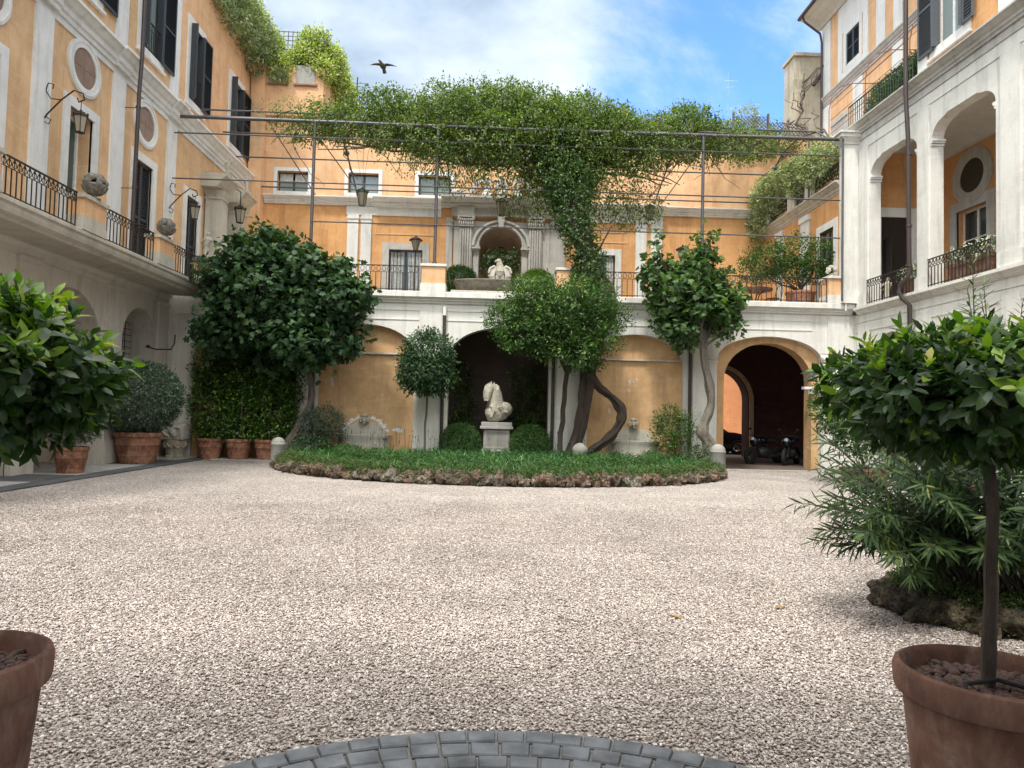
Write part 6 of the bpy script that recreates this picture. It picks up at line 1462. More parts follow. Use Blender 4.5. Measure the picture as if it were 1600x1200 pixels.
# small fig at the right
t = thing('fig_tree', (6.6, 21.2, 0), 'slender fig tree with knotted grey trunk and lighter leaves before the right pier', 'tree')
bl = clumps([(4.5, 5.67), (5.02, 6.08), (5.6, 6.29), (6.09, 6.7), (6.58, 6.6), (6.78, 6.13), (7.37, 5.76), (7.68, 5.18), (7.82, 4.4), (7.2, 4.1), (6.61, 4.37), (6.22, 3.78), (5.84, 3.5), (5.24, 4.33), (4.65, 4.7)], 21.2, .6, 22, .34, 9, .66, .8, .15)+[(4.85, 21.3, 6.0, .18, .2, .35), (4.95, 21.3, 6.7, .12, .14, .3), (6.45, 21.2, 6.9, .2, .2, .3)]
b = MB(); gnarl(b, [(6.62, 21.2, 0), (6.62, 21.2, .4), (6.60, 21.2, .85), (6.42, 21.2, 1.15), (6.50, 21.2, 1.5), (6.66, 21.2, 2.0), (6.60, 21.2, 2.6), (6.45, 21.2, 3.2), (6.38, 21.2, 3.9)], [.20, .17, .18, .16, .12, .115, .125, .105, .09], 18, 12, .2)
limbs(b, (6.38, 21.2, 3.7), bl, .06, amp=.1); b.build('trunk', 'bark_fig', t)
foliage('crown', bl, 850, 5, .18, T_fig(), 'leaf_figlight', t, length=.28, inner=.3, jag=.3, droop=.5, flat=.6)
# evergreen tree before the dark arch
t = thing('evergreen_tree', (2.15, 21.6, 0), 'small-leaved bright evergreen crown on thin dark stems in front of the dark arch', 'tree')
bl = clumps([(-0.4, 4.66), (0.39, 5.26), (1.54, 5.58), (2.5, 5.77), (3.47, 5.45), (4.16, 4.88), (4.46, 4.5), (3.7, 3.9), (3.13, 3.31), (2.46, 3.1), (1.59, 3.3), (0.81, 3.6), (0.04, 3.8), (-0.2, 4.28)], 21.1, .7, 36, .38, 3, .74, .7, .10)
b = MB(); b.tube(wander((2.15, 21.6, 0), (2.35, 21.5, 3.1), 9, .05, 3), taper(.085, .07, 9), 9); b.tube(wander((2.3, 21.5, 2.8), (2.75, 21.4, 3.7), 5, .04, 5), taper(.07, .05, 5), 8); b.tube(wander((2.3, 21.5, 2.9), (1.95, 21.4, 3.6), 5, .04, 6), taper(.06, .05, 5), 8)
limbs(b, (2.3, 21.4, 3.3), bl, .05, amp=.12); b.build('trunk', 'bark_dark', t)
foliage('crown', bl, 4200, 7, .105, T_oval(.34, .04, .12), 'leaf_mid', t, inner=.35, jag=.30, droop=.2, length=.3)

# ---- the old vine: trunks from the bed to the pergola and the canopy over it
t = thing('climbing_vine', (2.75, 21.75, 0), 'huge old vine with twisted trunk and a billowing canopy spread over the pergola', 'climber')
b = MB()
gnarl(b, [(2.62, 21.75, 0), (2.58, 21.75, .5), (2.75, 21.75, 1.2), (2.85, 21.75, 1.9), (2.95, 21.8, 2.6), (3.05, 21.85, 3.3), (3.4, 21.9, 4.2), (3.6, 21.85, 4.9), (3.3, 21.9, 5.6), (2.95, 21.95, 6.3), (2.75, 22.0, 7.1), (2.5, 22.2, 7.9), (2.2, 22.6, 8.7), (2.0, 23.0, 9.6), (1.9, 23.4, 10.6)],
       [.27, .19, .17, .17, .17, .18, .20, .24, .28, .28, .27, .30, .30, .33, .2], 22, 3, .24)
gnarl(b, [(2.95, 21.75, 0), (2.75, 21.7, .7), (2.95, 21.7, 1.6), (3.05, 21.7, 2.5), (3.2, 21.8, 3.4)], [.16, .10, .09, .11, .11], 16, 4, .24)
gnarl(b, [(3.0, 21.7, 2.85), (3.35, 21.65, 2.45), (3.75, 21.6, 2.15), (4.02, 21.6, 1.8), (4.0, 21.6, 1.45), (3.75, 21.6, 1.05), (3.4, 21.6, .72), (3.0, 21.6, .42), (2.8, 21.6, .2)], [.13, .12, .125, .13, .125, .14, .12, .11, .11], 18, 6, .24)
gnarl(b, [(2.6, 22.2, 7.6), (2.15, 22.4, 8.3), (1.75, 22.7, 9.2)], [.22, .2, .16], 14, 7); gnarl(b, [(2.4, 22.3, 8.2), (2.9, 22.8, 9.3), (3.6, 23.4, 10.4)], [.2, .16, .12], 12, 8)
b.tube([(3.0, 22.0, 6.2), (3.4, 22.0, 7.0), (3.7, 22.1, 7.6)], [.05, .03, .02], 6)
b.build('trunk', 'bark_dark', t)
b = MB(); rd = random.Random(3)
for k in range(34):
    x1 = rd.uniform(-7.6, 9.4); y1 = rd.uniform(22.3, 28); s = (2.0+rd.uniform(-.8, .8), 23.2, rd.uniform(9.6, 10.8))
    z1 = 11.6 if 23.5 < y1 < 27.5 else 10.9
    b.tube(wander(s, (x1, y1, z1), 10, .22, k+50), taper(.075, .018, 10), 6)
for k in range(60):
    x1 = rd.uniform(-7.5, 9); y1 = rd.uniform(22.3, 26); b.tube(wander((x1, y1, 11.2), (x1+rd.uniform(-1.6, 1.6), y1, 11.2-rd.uniform(.3, 1.5)), 6, .12, k+200), taper(.022, .007, 6), 5)
for xz in ((8.4, 10.75), (9.0, 10.9)):
    b.tube([(xz[0]-1.2, 22.3, 10.6), (xz[0]-.9, 22.3, 10.35), (xz[0]-.5, 22.3, 10.5), (xz[0]-.2, 22.3, 10.3), (xz[0]+.1, 22.3, 10.55)], .03, 6)
b.build('boughs', 'bark_brown', t)
top = [(-7.26, 11.65), (-6.16, 11.85), (-4.84, 12.0), (-3.52, 12.4), (-2.63, 12.65), (-1.74, 12.7), (-0.62, 12.8), (0.49, 13.1), (1.62, 12.9), (2.76, 12.7), (3.9, 12.3), (5.04, 12.0), (5.95, 12.1), (6.85, 12.5), (7.4, 12.2), (8.0, 11.6), (9.15, 11.3), (10.3, 11.2)]
w_ = []
OUT = [(-7.2, 11.70), (-6.16, 11.95), (-4.84, 12.1), (-3.52, 12.45), (-2.63, 12.7), (-1.74, 12.72), (-.62, 12.85), (.49, 13.1), (1.62, 12.95), (2.76, 12.75), (3.9, 12.35), (5.04, 12.1), (5.95, 12.2), (6.85, 12.5), (7.4, 12.2), (7.9, 11.7), (8.5, 11.4), (8.6, 11.15),
       (8.2, 11.2), (7.0, 11.3), (6.1, 11.1), (5.2, 10.7), (4.5, 10.3), (3.7, 10.1), (3.2, 9.5), (2.4, 8.9), (1.5, 9.3), (.9, 10.2), (-.1, 10.4), (-1.4, 10.6), (-2.4, 10.95), (-3.6, 11.3), (-5.3, 11.45), (-6.9, 11.5)]
bl = [(q[0], q[1], (1.6+(q[2]-1.6)*min(1, q[1]/24.3) if q[2] > 11 else q[2])-.12, q[3], q[4], q[5]) for q in clumps(OUT, 24.1, 1.9, 270, .50, 17, .52, .75, .12)]
for k in range(44):
    x = -6.6+k*.34; y = rd.uniform(22.6, 25.2); zt = 1.6+(np.interp(x, [p[0] for p in top], [p[1] for p in top])-1.6)*y/24.5; bl.append((x, y, zt-.52+rd.uniform(-.12, .1), rd.uniform(.3, .6), .45, rd.uniform(.2, .3)))
bl = [q for q in bl if not (q[0] < -3.8 and rd.random() < .35)]
foliage('canopy', bl, 18500, 7, .115, T_quad(.48), 'leaf_vine', t, length=.26, inner=.35, jag=.18, droop=.3, spread=.55)
for k in range(46):      # whips standing above the canopy
    x = rd.uniform(-6.5, 8.5); y = rd.uniform(22.8, 25.4); z = 1.6+(np.interp(x, [p[0] for p in top], [p[1] for p in top])-1.6)*y/24.5-.42
    w_.append((x, y, z, .07, .07, rd.uniform(.2, .45)))
foliage('whips', w_, 420, 6, .09, T_quad(.42), 'leaf_vine', t, length=.2, inner=.8, jag=.3, spread=.4)
# skirts hanging under the canopy, round the trunk and over the cornice
bl = []
for x, y, z, w, h in ((-3.0, 22.5, 10.3, .9, .6), (-2.2, 22.6, 9.95, .8, .75), (-1.2, 22.6, 9.7, .9, .95), (-.2, 22.8, 9.8, .9, .9), (.8, 22.8, 9.7, .8, 1.0), (1.6, 22.6, 9.3, .8, 1.2), (2.5, 22.5, 9.2, .8, 1.3), (3.4, 22.6, 9.5, .8, 1.1), (4.3, 22.6, 9.9, .8, .8), (5.2, 22.7, 10.3, .7, .6), (3.6, 23.2, 8.6, .9, .45), (4.6, 23.2, 8.4, .7, .4), (5.0, 23.8, 8.9, .5, .5), (-3.9, 22.4, 10.6, .7, .35), (6.0, 22.4, 10.5, .7, .3), (1.0, 24.5, 8.9, .7, .3), (-5.2, 22.6, 10.7, .8, .25), (-6.6, 22.6, 10.9, .7, .25), (7.6, 22.3, 10.5, .7, .25)): bl.append((x, y, z, w, .55, h))
foliage('hanging_sprays', bl, 3400, 6, .10, T_quad(.42), 'leaf_vine', t, length=.40, inner=.6, jag=.35, droop=.9, spread=.8)
# leaves clinging to the trunk
foliage('trunk_leaves', [(2.05, 22.6, 9.7, .60, .5, .9), (2.2, 22.3, 8.8, .48, .42, .8), (2.6, 22.1, 8.9, .36, .4, .6), (2.45, 22.1, 8.0, .46, .42, .7), (2.75, 21.95, 7.0, .38, .34, .6), (3.0, 21.9, 6.2, .36, .34, .6), (3.0, 21.9, 5.7, .5, .4, .4), (2.5, 21.9, 7.5, .3, .3, .5), (3.05, 21.8, 3.5, .3, .3, .5)], 2600, 6, .10, OV, 'leaf_ivy_trunk', t, inner=.1, jag=.2, spread=.4)

# climbers inside the dark arch
for x, w, lab in ((-.95, .30, 'dark climber clinging to the back of the dark arch left of the horse'), (.95, .26, 'dark climber on the back wall just right of the horse'), (1.5, .25, 'thin dark climber on the back wall by the right drainpipe')):
    t = thing('wall_climber', (x, 24.4, 0), lab, 'climber'); b = MB()
    p = wander((x, 24.45, 0), (x, 24.45, 3.1), 9, .15, int(x*10)); b.tube(p, taper(.035, .012, 9), 6)
    if x < 0: b.tube(wander((x, 24.4, 2.8), (x+1.3, 24.4, 2.9), 5, .1, 2), .012, 5)
    b.build('stem', 'bark_dark', t); foliage('foliage', [(x, 24.3, .8, w*1.6, .2, .8), (x+.05, 24.3, 1.9, w, .18, .7), (x, 24.3, 2.8, w*.8, .15, .4)], 420, 6, .08, OV, 'leaf_camellia', t, jag=.3)

# jasmine masses on roofs and balustrades
t = thing('jasmine', (-9.9, 27, 15.9), 'pale jasmine spilling over the parapet of the ochre wing at the top left', 'climber')
foliage('foliage', [(-10.1, 24.6, 16.6, .55, .7, .75), (-10.0, 25.8, 16.5, .6, .8, .95), (-9.95, 27.0, 16.6, .6, .8, 1.0), (-9.9, 28.2, 16.5, .65, .8, 1.05), (-9.9, 29.0, 16.6, .6, .5, .9), (-9.95, 28.6, 15.6, .35, .5, .5), (-10.5, 27, 17.2, .8, 2.2, .9)], 3800, 6, .12, QD, 'leaf_jasmine', t, jag=.2, inner=.3, droop=.5)
t = thing('jasmine', (-8.3, 29.5, 15.4), 'yellow-green jasmine over the square lattice on the roof block', 'climber')
foliage('foliage', [(-9.5, 29.6, 16.5, .34, .3, .75), (-9.0, 29.4, 15.9, .45, .3, .4), (-8.0, 29.6, 16.7, .34, .3, .65), (-7.6, 29.6, 16.75, .34, .3, .65), (-7.9, 29.4, 16.1, .65, .3, .5), (-7.1, 30.2, 16.2, .35, .6, .75), (-8.9, 28.9, 15.4, .3, .15, .4), (-7.0, 31.5, 15.8, .3, .9, .6), (-6.8, 33, 15.1, .3, 1.1, .6), (-8.6, 29.3, 15.8, .35, .25, .3), (-7.2, 29.1, 15.55, .25, .2, .35)], 4200, 6, .13, QD, 'leaf_jasmine_yellow', t, jag=.2, inner=.3, droop=.3)
t = thing('jasmine', (11.15, 26.5, 9.4), 'white-flecked jasmine tumbling over the balustrade piers above the inner terrace', 'climber')
bl = [(11.0, 29.0, 10.2, .35, .4, .75), (10.95, 28.3, 10.6, .35, .5, .55), (11.0, 27.6, 10.75, .4, .6, .5), (11.05, 26.9, 10.75, .4, .6, .45), (11.1, 26.1, 10.75, .4, .6, .4), (11.15, 25.2, 10.7, .4, .6, .42), (11.2, 24.2, 10.6, .4, .6, .45), (11.2, 23.3, 10.5, .4, .6, .5), (10.95, 28.9, 9.5, .25, .25, .5), (11.1, 27.2, 10.2, .25, .4, .35), (11.15, 23.9, 10.1, .3, .5, .3), (11.1, 25.3, 10.2, .25, .4, .3), (10.95, 28.2, 9.9, .25, .35, .6)]
foliage('foliage', bl, 3400, 6, .10, QD, 'leaf_jasmine', t, jag=.2, inner=.3, droop=.5)
t = thing('pale_bush', (11.6, 31.6, 14), 'pale flowering bush behind the diamond roof lattice', 'shrub')
foliage('foliage', [(11.35, 31.6, 15.1, .5, .4, .75), (11.9, 31.6, 14.6, .6, .4, .55), (10.9, 31.6, 14.5, .5, .4, .5), (12.9, 31.6, 14.3, .8, .4, .5)], 900, 6, .10, QD, 'leaf_jasmine', t, jag=.3)
t = thing('roof_hedge', (12.3, 21, 11.05), 'dense dark green hedge behind the green railing of the loggia roof', 'hedge')
foliage('foliage', [(12.25, y, 11.7, .28, .42, .60) for y in (19.5, 20.1, 20.7, 21.3, 21.9)]+[(12.3, 22.4, 11.4, .25, .3, .35)], 3600, 6, .07, QD, 'leaf_box', t, jag=.12)
t = thing('roof_creeper', (9.5, 24, 11), 'bare-stemmed creeper over the right end of the pergola below the lattice', 'climber')
b = MB()
for k in range(9): b.tube(wander((8.2+.45*k, 24.5, 11.5), (9.5+.5*k, 29.5, 13.0+.25*k), 8, .3, k+5), taper(.04, .012, 8), 6)
b.tube(wander((13.2, 30.0, 13.0), (13.6, 30.6, 17.0), 9, .35, 77), taper(.07, .02, 9), 6)
for k in range(8): b.tube(wander((13.35, 30.2, 15+.2*k), (12.6+.35*k, 30.2, 15.6+.35*k), 6, .2, k+90), taper(.03, .008, 6), 5)
b.build('stems', 'bark_brown', t); foliage('foliage', [(9.5, 25.5, 11.6, .8, 1.0, .15), (10.4, 28.8, 12.95, .9, .5, .22), (11.6, 28.6, 12.9, .8, .5, .2), (9.0, 28, 12.7, .8, .6, .22), (12.6, 28.8, 13.0, .7, .4, .25)], 1100, 5, .11, QD, 'leaf_vine', t, jag=.35, inner=.4)

# terrace greenery and furniture, right
t = thing('potted_citrus', (10.38, 23.5, 5.34), 'large spreading green bush in a wide terracotta pot at the right end of the terrace', 'potted plant')
b = MB(); pot(b, (10.38, 23.5, 5.34), .50, .58, False, 36, .78); b.build('pot', 'terracotta', t); soil_disc(t, (10.38, 23.5, 5.84), .42)
bl = [(9.3, 23.5, 6.95, .75, .6, .45), (10.2, 23.5, 7.2, .75, .6, .50), (11.0, 23.4, 7.05, .5, .5, .45), (8.8, 23.5, 6.6, .5, .5, .30), (10.0, 23.5, 6.6, .6, .5, .3), (10.8, 23.5, 6.7, .4, .4, .4)]
b = MB(); limbs(b, (10.38, 23.5, 5.9), bl, .04, amp=.1); b.build('trunk', 'bark_brown', t); foliage('crown', bl, 1900, 6, .085, OV, 'leaf_mid', t, jag=.25)
t = thing('terrace_table', (9.05, 24.2, 5.34), 'round dark table with scrolled legs behind the terrace railing', 'table')
b = MB(); b.lathe([(.60, .70), (.62, .71), (.62, .75), (.58, .76), (.01, .76)], (9.05, 24.2, 5.34), 28); b.build('table_top', 'dark_terracotta', t)
for k in range(4):
    a = math.pi/4+math.pi*k/2; b = MB(); c, s = math.cos(a), math.sin(a)
    b.tube([(9.05+.35*c, 24.2+.35*s, 5.35), (9.05+.28*c, 24.2+.28*s, 5.45), (9.05+.12*c, 24.2+.12*s, 5.65), (9.05+.2*c, 24.2+.2*s, 5.9), (9.05+.42*c, 24.2+.42*s, 6.05)], .022, 6); b.build('leg', 'iron', t)
def chair(x, y, a, label):
    t = thing('garden_chair', (x, y, 5.34), label, 'chair'); Rm = Matrix.Rotation(a, 3, 'Z'); W = lambda p: tuple(Rm @ Vector(p)+Vector((x, y, 5.34)))
    b = MB()
    for u in (-.2, .2): 
        for v in (-.2, .2): b.tube([W((u, v, 0)), W((u*.9, v*.9, .45))], .014, 5)
    b.build('legs', 'iron', t); b = MB(); n = 16; b.add([W((.22*math.cos(6.283*k/n), .22*math.sin(6.283*k/n), z)) for z in (.44, .47) for k in range(n)], [tuple(range(n)), tuple(range(n, 2*n))]+[(k, (k+1) % n, (k+1) % n+n, k+n) for k in range(n)]); b.build('seat', 'iron', t)
    b = MB(); b.tube([W((-.2, .2, .45)), W((-.21, .26, .75)), W((-.12, .27, .93)), W((.12, .27, .93)), W((.21, .26, .75)), W((.2, .2, .45))], .014, 5)
    for u in (-.1, 0, .1): b.tube([W((u, .21, .46)), W((u, .27, .93))], .008, 4)
    b.build('backrest', 'iron', t)
chair(9.75, 24.3, -1.4, 'black wire garden chair right of the round terrace table'); chair(5.35, 23.6, .4, 'black wire garden chair behind the terrace railing near the right-hand door')
def flowers(x, y, z, w, label, n, group='white-flowering pots behind the loggia railings'):
    t = thing('potted_flowers', (x, y, z), label, 'potted plant', group)
    b = MB(); b.frustum((x, y), (.17, w*.45), (.22, w*.5), z, z+.42); b.box(x-.24, x+.24, y-w*.52, y+w*.52, z+.42, z+.50); b.build('planter', 'dark_terracotta', t)
    bl = [(x, y+dy, z+.62, .24, .24, .20) for dy in np.linspace(-w*.42, w*.42, 4)]
    foliage('foliage', bl, 260, 6, .06, OV, 'leaf_greygreen', t, jag=.25); foliage('blossoms', [(a, b_, c+.08, d*1.05, e*1.05, f*1.1) for a, b_, c, d, e, f in bl], 90, 8, .04, T_oval(.9, .02, .05), 'petal_white', t, jag=.1, inner=.05)
flowers(12.05, 17.2, 5.2, 1.6, 'planter of white flowers behind the railing of the nearer loggia bay, under the round window', 1)
flowers(12.1, 19.75, 5.2, .8, 'planter of white flowers behind the railing of the farther loggia bay, beside the drainpipe', 1)

# ---- central bed ---------------------------------------------------
CX, CY, BA, BB = .35, 20.1, 6.0, 4.45
t = thing('rock_edging', (CX, CY, 0), 'curved edging of rough reddish and grey tufa rocks round the central flower bed', 'rock edging')
rd = random.Random(8); a = math.pi+.18
cnt = 0
while a < 2*math.pi-.16:
    x, y = CX+BA*math.cos(a), CY+BB*math.sin(a); w = rd.uniform(.13, .23); tang = math.atan2(BB*math.cos(a), -BA*math.sin(a)); 
    b = MB(); h = rd.uniform(.14, .20)
    for j in range(3): b.blob((x+rd.uniform(-.08, .08), y+rd.uniform(-.05, .04), h*.7+rd.uniform(-.05, .06)), (w*rd.uniform(.55, .9), .17*rd.uniform(.8, 1.1), h*rd.uniform(.6, .9)), 20, 13, Matrix.Rotation(tang, 3, 'Z'))
    rocky(b, (x, y, h*.7), .55, 7.5); b.build('rock', 'tufa', t); cnt += 1
    ds = math.hypot(BA*math.sin(a), BB*math.cos(a)); a += w*1.45/ds
def inbed(x, y, k=1.0): return ((x-CX)/(BA*k))**2+((y-CY)/(BB*k))**2 < 1
b = MB(); n = 72; b.add([(CX+BA*.985*math.cos(2*math.pi*k/n), CY+BB*.985*math.sin(2*math.pi*k/n)*(1 if math.sin(2*math.pi*k/n) < 0 else .42), .16) for k in range(n)], [tuple(range(n))]); struct(b.build('bed_soil', 'soil', None))
def blades(name, pts, per, h, label, lm='leaf_blade', w=.10):
    """tufts of arching strap leaves"""
    n = len(pts); P = np.repeat(np.array(pts), per, 0); N_ = len(P); az = rng.random(N_)*6.283; el = rng.uniform(.15, 1.0, N_); H = h*rng.uniform(.6, 1.15, N_); seg = 4
    V = np.zeros((N_, (seg+1)*2, 3)); d = np.stack([np.cos(az), np.sin(az)], 1); sd = np.stack([-np.sin(az), np.cos(az)], 1)
    for i in range(seg+1):
        s = i/seg; ang = el*(1-s*.0); r = H*(s*np.cos(el)+.25*s*s); z = H*(s*np.sin(el)*1.15-.65*s*s*s*np.cos(el)); ww = w*h*(1-.92*s)*(.6+1.2*s if s < .4 else 1.08)
        for q, sg in ((0, -1), (1, 1)):
            V[:, i*2+q, 0] = P[:, 0]+d[:, 0]*r+sd[:, 0]*sg*ww/2; V[:, i*2+q, 1] = P[:, 1]+d[:, 1]*r+sd[:, 1]*sg*ww/2; V[:, i*2+q, 2] = P[:, 2]+z
    k = (seg+1)*2; F = np.array([(2*i, 2*i+1, 2*i+3, 2*i+2) for i in range(seg)]); me = bpy.data.meshes.new(name)
    me.vertices.add(N_*k); me.vertices.foreach_set('co', V.reshape(-1).astype(np.float32)); L = seg*4
    me.loops.add(N_*L); me.loops.foreach_set('vertex_index', (F.reshape(-1)[None, :]+(np.arange(N_)*k)[:, None]).reshape(-1).astype(np.int32))
    me.polygons.add(N_*seg); me.polygons.foreach_set('loop_start', (np.arange(N_*seg)*4).astype(np.int32)); me.polygons.foreach_set('loop_total', np.full(N_*seg, 4, np.int32)); me.update(calc_edges=True)
    a = me.attributes.new('var', 'FLOAT', 'POINT'); a.data.foreach_set('value', np.repeat(np.clip(rng.random(N_)*.6+rng.random(n).repeat(per)*.4, 0, 1), k).astype(np.float32))
    o = link(name, me, lm); tag(o, label, kind='stuff'); return o
pts = []
for k in range(5200):
    x, y = rd.uniform(CX-BA, CX+BA), rd.uniform(CY-BB, CY+1.6)
    e = ((x-CX)/BA)**2+((y-CY)/BB)**2
    if e < .90 and not (.46 < e < .60) and len(pts) < 1500: pts.append((x, y, .14+.12*max(0, (y-CY+BB)/BB-.25)))
blades('strap_leaf_plants', pts, 13, .50, 'lush strap-leaved ground cover filling the central bed')
for nm, lo_, hi_, z, lab, nn in (('box_edging', .47, .58, .50, 'low clipped box ribbon running through the bed', 2600), ('ground_cover', .88, 1.06, .36, 'small-leaved creeping green along the top of the rocks', 5200)):
    P = []
    while len(P) < nn:
        x, y = rd.uniform(CX-BA*1.02, CX+BA*1.02), rd.uniform(CY-BB*1.02, CY+.6); e = ((x-CX)/BA)**2+((y-CY)/BB)**2
        if lo_ < e < hi_: P.append((x, y, z+rd.uniform(-.12, .09)-(max(0, e-.97)*1.2)))
    P = np.array(P).repeat(6, 0); P += rng.normal(scale=.035, size=P.shape); n = len(P)
    o = leaves(nm, P, rng.normal(size=(n, 3))+np.array([0, -.3, .2]), unit(rng.normal(size=(n, 3))+np.array([0, -.4, 1.2])), .035*rng.uniform(.7, 1.4, n), QD, 'leaf_box' if lo_ < .6 else 'leaf_moss', None); tag(o, lab, kind='stuff')
P = [(rd.uniform(-4.2, -1.6), rd.uniform(19.6, 21.4), .2) for k in range(34)]+[(rd.uniform(-1.6, 6.2), rd.uniform(19.8, 21.3), .2) for k in range(30)]
b = MB()
for p in P:
    h = rd.uniform(.5, .9); dx = rd.uniform(-.08, .08); b.tube([p, (p[0]+dx*.3, p[1], p[2]+h*.6), (p[0]+dx, p[1], p[2]+h)], .004, 4); b.blob((p[0]+dx, p[1], p[2]+h), (.011, .011, .035), 5, 4)
o = b.build('flower_stalks', 'leaf_blade', None); tag(o, 'thin upright flower stalks rising from the back of the bed', kind='stuff')
# low planting left of the bollard and at the fig foot
t = thing('low_shrub', (-5.3, 20.9, 0), 'low dark shrub between the left bollard and the fig trunk', 'shrub'); foliage('foliage', [(-5.2, 20.9, .45, .5, .4, .25), (-4.8, 20.8, .35, .3, .3, .2)], 420, 6, .08, OV, 'leaf_fig', t, jag=.2)
t = thing('low_shrub', (5.9, 20.0, 0), 'scrubby low plant beside the right bollard', 'shrub'); foliage('foliage', [(5.85, 20.0, .45, .3, .3, .28), (6.0, 19.9, .75, .12, .12, .2)], 220, 6, .06, OV, 'leaf_oleander', t, jag=.3)

# ---- rock bed with oleander, right foreground ------------------------
RX, RY = 4.25, 5.95
t = thing('rock_edging', (RX, RY, 0), 'low ring of mossy dark tufa rocks round the oleander', 'rock edging')
for k in range(22):
    a = 2*math.pi*k/22+.1; x, y = RX+.06+.74*math.cos(a), RY+.68*math.sin(a); b = MB()
    for j in range(3): b.blob((x+rd.uniform(-.09, .09), y+rd.uniform(-.07, .07), .09+rd.uniform(-.03, .04)), (rd.uniform(.10, .17), rd.uniform(.09, .15), rd.uniform(.09, .14)), 26, 18, Matrix.Rotation(a, 3, 'Z'))
    rocky(b, (x, y, .09), .36, 8.0)
    b.build('rock', 'dark_tufa', t)
b = MB(); b.lathe([(.01, .20), (.5, .19), (.80, .12)], (RX, RY, 0), 32, True, False); struct(b.build('bed_soil', 'soil', None))
P = np.array([(RX+.06+.76*q*math.cos(a), RY+.70*q*math.sin(a), (.24 if q < 1.0 else .24-1.0*(q-1.0))+rd.uniform(-.05, .05)) for a, q in [(rd.uniform(0, 6.283), rd.uniform(.6, 1.17)) for _ in range(4200)]]).repeat(5, 0); P += rng.normal(scale=.025, size=P.shape); n = len(P)
o = leaves('moss_cover', P, rng.normal(size=(n, 3)), unit(rng.normal(size=(n, 3))+np.array([0, 0, 1.2])), .022*rng.uniform(.7, 1.4, n), QD, 'leaf_moss', None); tag(o, 'moss and creeping green over the dark rocks', kind='stuff')
t = thing('oleander', (RX, RY, .15), 'tall narrow-leaved oleander arching out over the gravel behind the foreground bay tree', 'shrub')
b = MB(); LP, LD, LN, LS, LV = [], [], [], [], []
ends = [(2.35, 5.2, 1.25), (2.2, 5.3, .98), (2.5, 5.0, .82), (2.75, 5.0, 1.45), (2.45, 5.5, 1.5), (2.9, 5.2, .72), (3.1, 5.1, 1.1), (3.1, 5.2, 1.65), (3.55, 5.4, 2.2), (3.92, 5.5, 2.72), (4.05, 5.6, 2.45), (4.3, 5.6, 2.6), (3.7, 5.3, 1.2), (3.3, 5.2, .75), (4.1, 5.3, .9), (4.3, 5.1, 1.3), (3.8, 5.2, 1.7), (4.7, 5.5, 1.8), (4.9, 5.4, 1.2), (3.5, 5.6, 1.45), (2.8, 5.9, 1.3), (3.0, 6.2, 1.7), (3.4, 6.4, 1.9), (4.6, 6.4, 2.1), (5.1, 6.0, 1.5), (3.6, 5.0, .95), (4.0, 4.95, .75), (4.5, 5.0, .85), (2.65, 5.3, 1.05), (3.25, 5.4, 1.3)]
ends += [(rd.uniform(2.55, 4.6), rd.uniform(4.95, 6.2), rd.uniform(.55, 1.25)) for _ in range(46)]
ends += [(x+rd.uniform(-.3, .3), y+rd.uniform(-.3, .4), z+rd.uniform(-.3, .25)) for x, y, z in ends[:30] if x > 2.7]
ends += [(x+rd.uniform(-.3, .3), y+rd.uniform(-.3, .4), z+rd.uniform(-.3, .2)) for x, y, z in ends[:30] if x > 3]
for k, e in enumerate(ends):
    if e[0] < 2.75: e = (e[0]+.13, e[1], e[2])
    s = Vector((RX+rd.uniform(-.25, .25), RY+rd.uniform(-.25, .25), .2)); E = Vector(e); mid = s.lerp(E, .5)+Vector((0, 0, .28)); p = []
    for i in range(13): u = i/12; p.append(s*(1-u)**2+mid*2*u*(1-u)+E*u*u+Vector((rd.uniform(-.012, .012), rd.uniform(-.012, .012), 0)))
    b.tube(p, taper(.011, .003, 12), 5)
    nl = 25
    for j in range(nl):
        u = .38+.62*j/(nl-1); f = u*12; i0 = min(int(f), 11); q = p[i0].lerp(p[i0+1], f-i0); tdir = (p[i0+1]-p[i0]).normalized()
        for m in range(3):
            az = j*1.05+m*2.094+rd.uniform(-.3, .3); A = tdir.orthogonal().normalized(); B_ = tdir.cross(A); r = A*math.cos(az)+B_*math.sin(az)
            d = (tdir*rd.uniform(.6, 1.1)+r*.75+Vector((0, 0, -.35))).normalized(); LP.append(q); LD.append(d); LN.append((tdir*.9-r*.3+Vector((0, 0, .3))).normalized()); LS.append(rd.uniform(.12, .20)*(1-.3*(u > .93))); LV.append(min(1, rd.random()*.75+(.22 if u > .85 else 0)))
b.build('stems', 'bark_brown', t)
leaves('foliage', np.array(LP), np.array(LD), np.array(LN), np.array(LS), T_narrow(.11, .22), 'leaf_oleander', t, np.array(LV))
# potted shrubs farther back on the right
potted('potted_shrub', 9.6, 17.9, .42, .42, 'round evergreen behind the foreground bay tree, in a square terracotta planter', [(9.15, 17.9, 2.0, .75, .7, .75), (9.6, 17.9, 1.4, .7, .7, .6)], 'leaf_mid', OV, 1500, 6, .09, square=True, trunkpath=[([(9.6, 17.9, .4), (9.4, 17.9, 1.3)], .04)], jag=.12)
potted('potted_shrub', 10.6, 16.0, .40, .45, 'second evergreen along the right arches, mostly hidden by the foreground bay', [(10.6, 16.0, 1.3, .6, .6, .6)], 'leaf_fig', OV, 700, 6, .09, square=True, jag=.12)

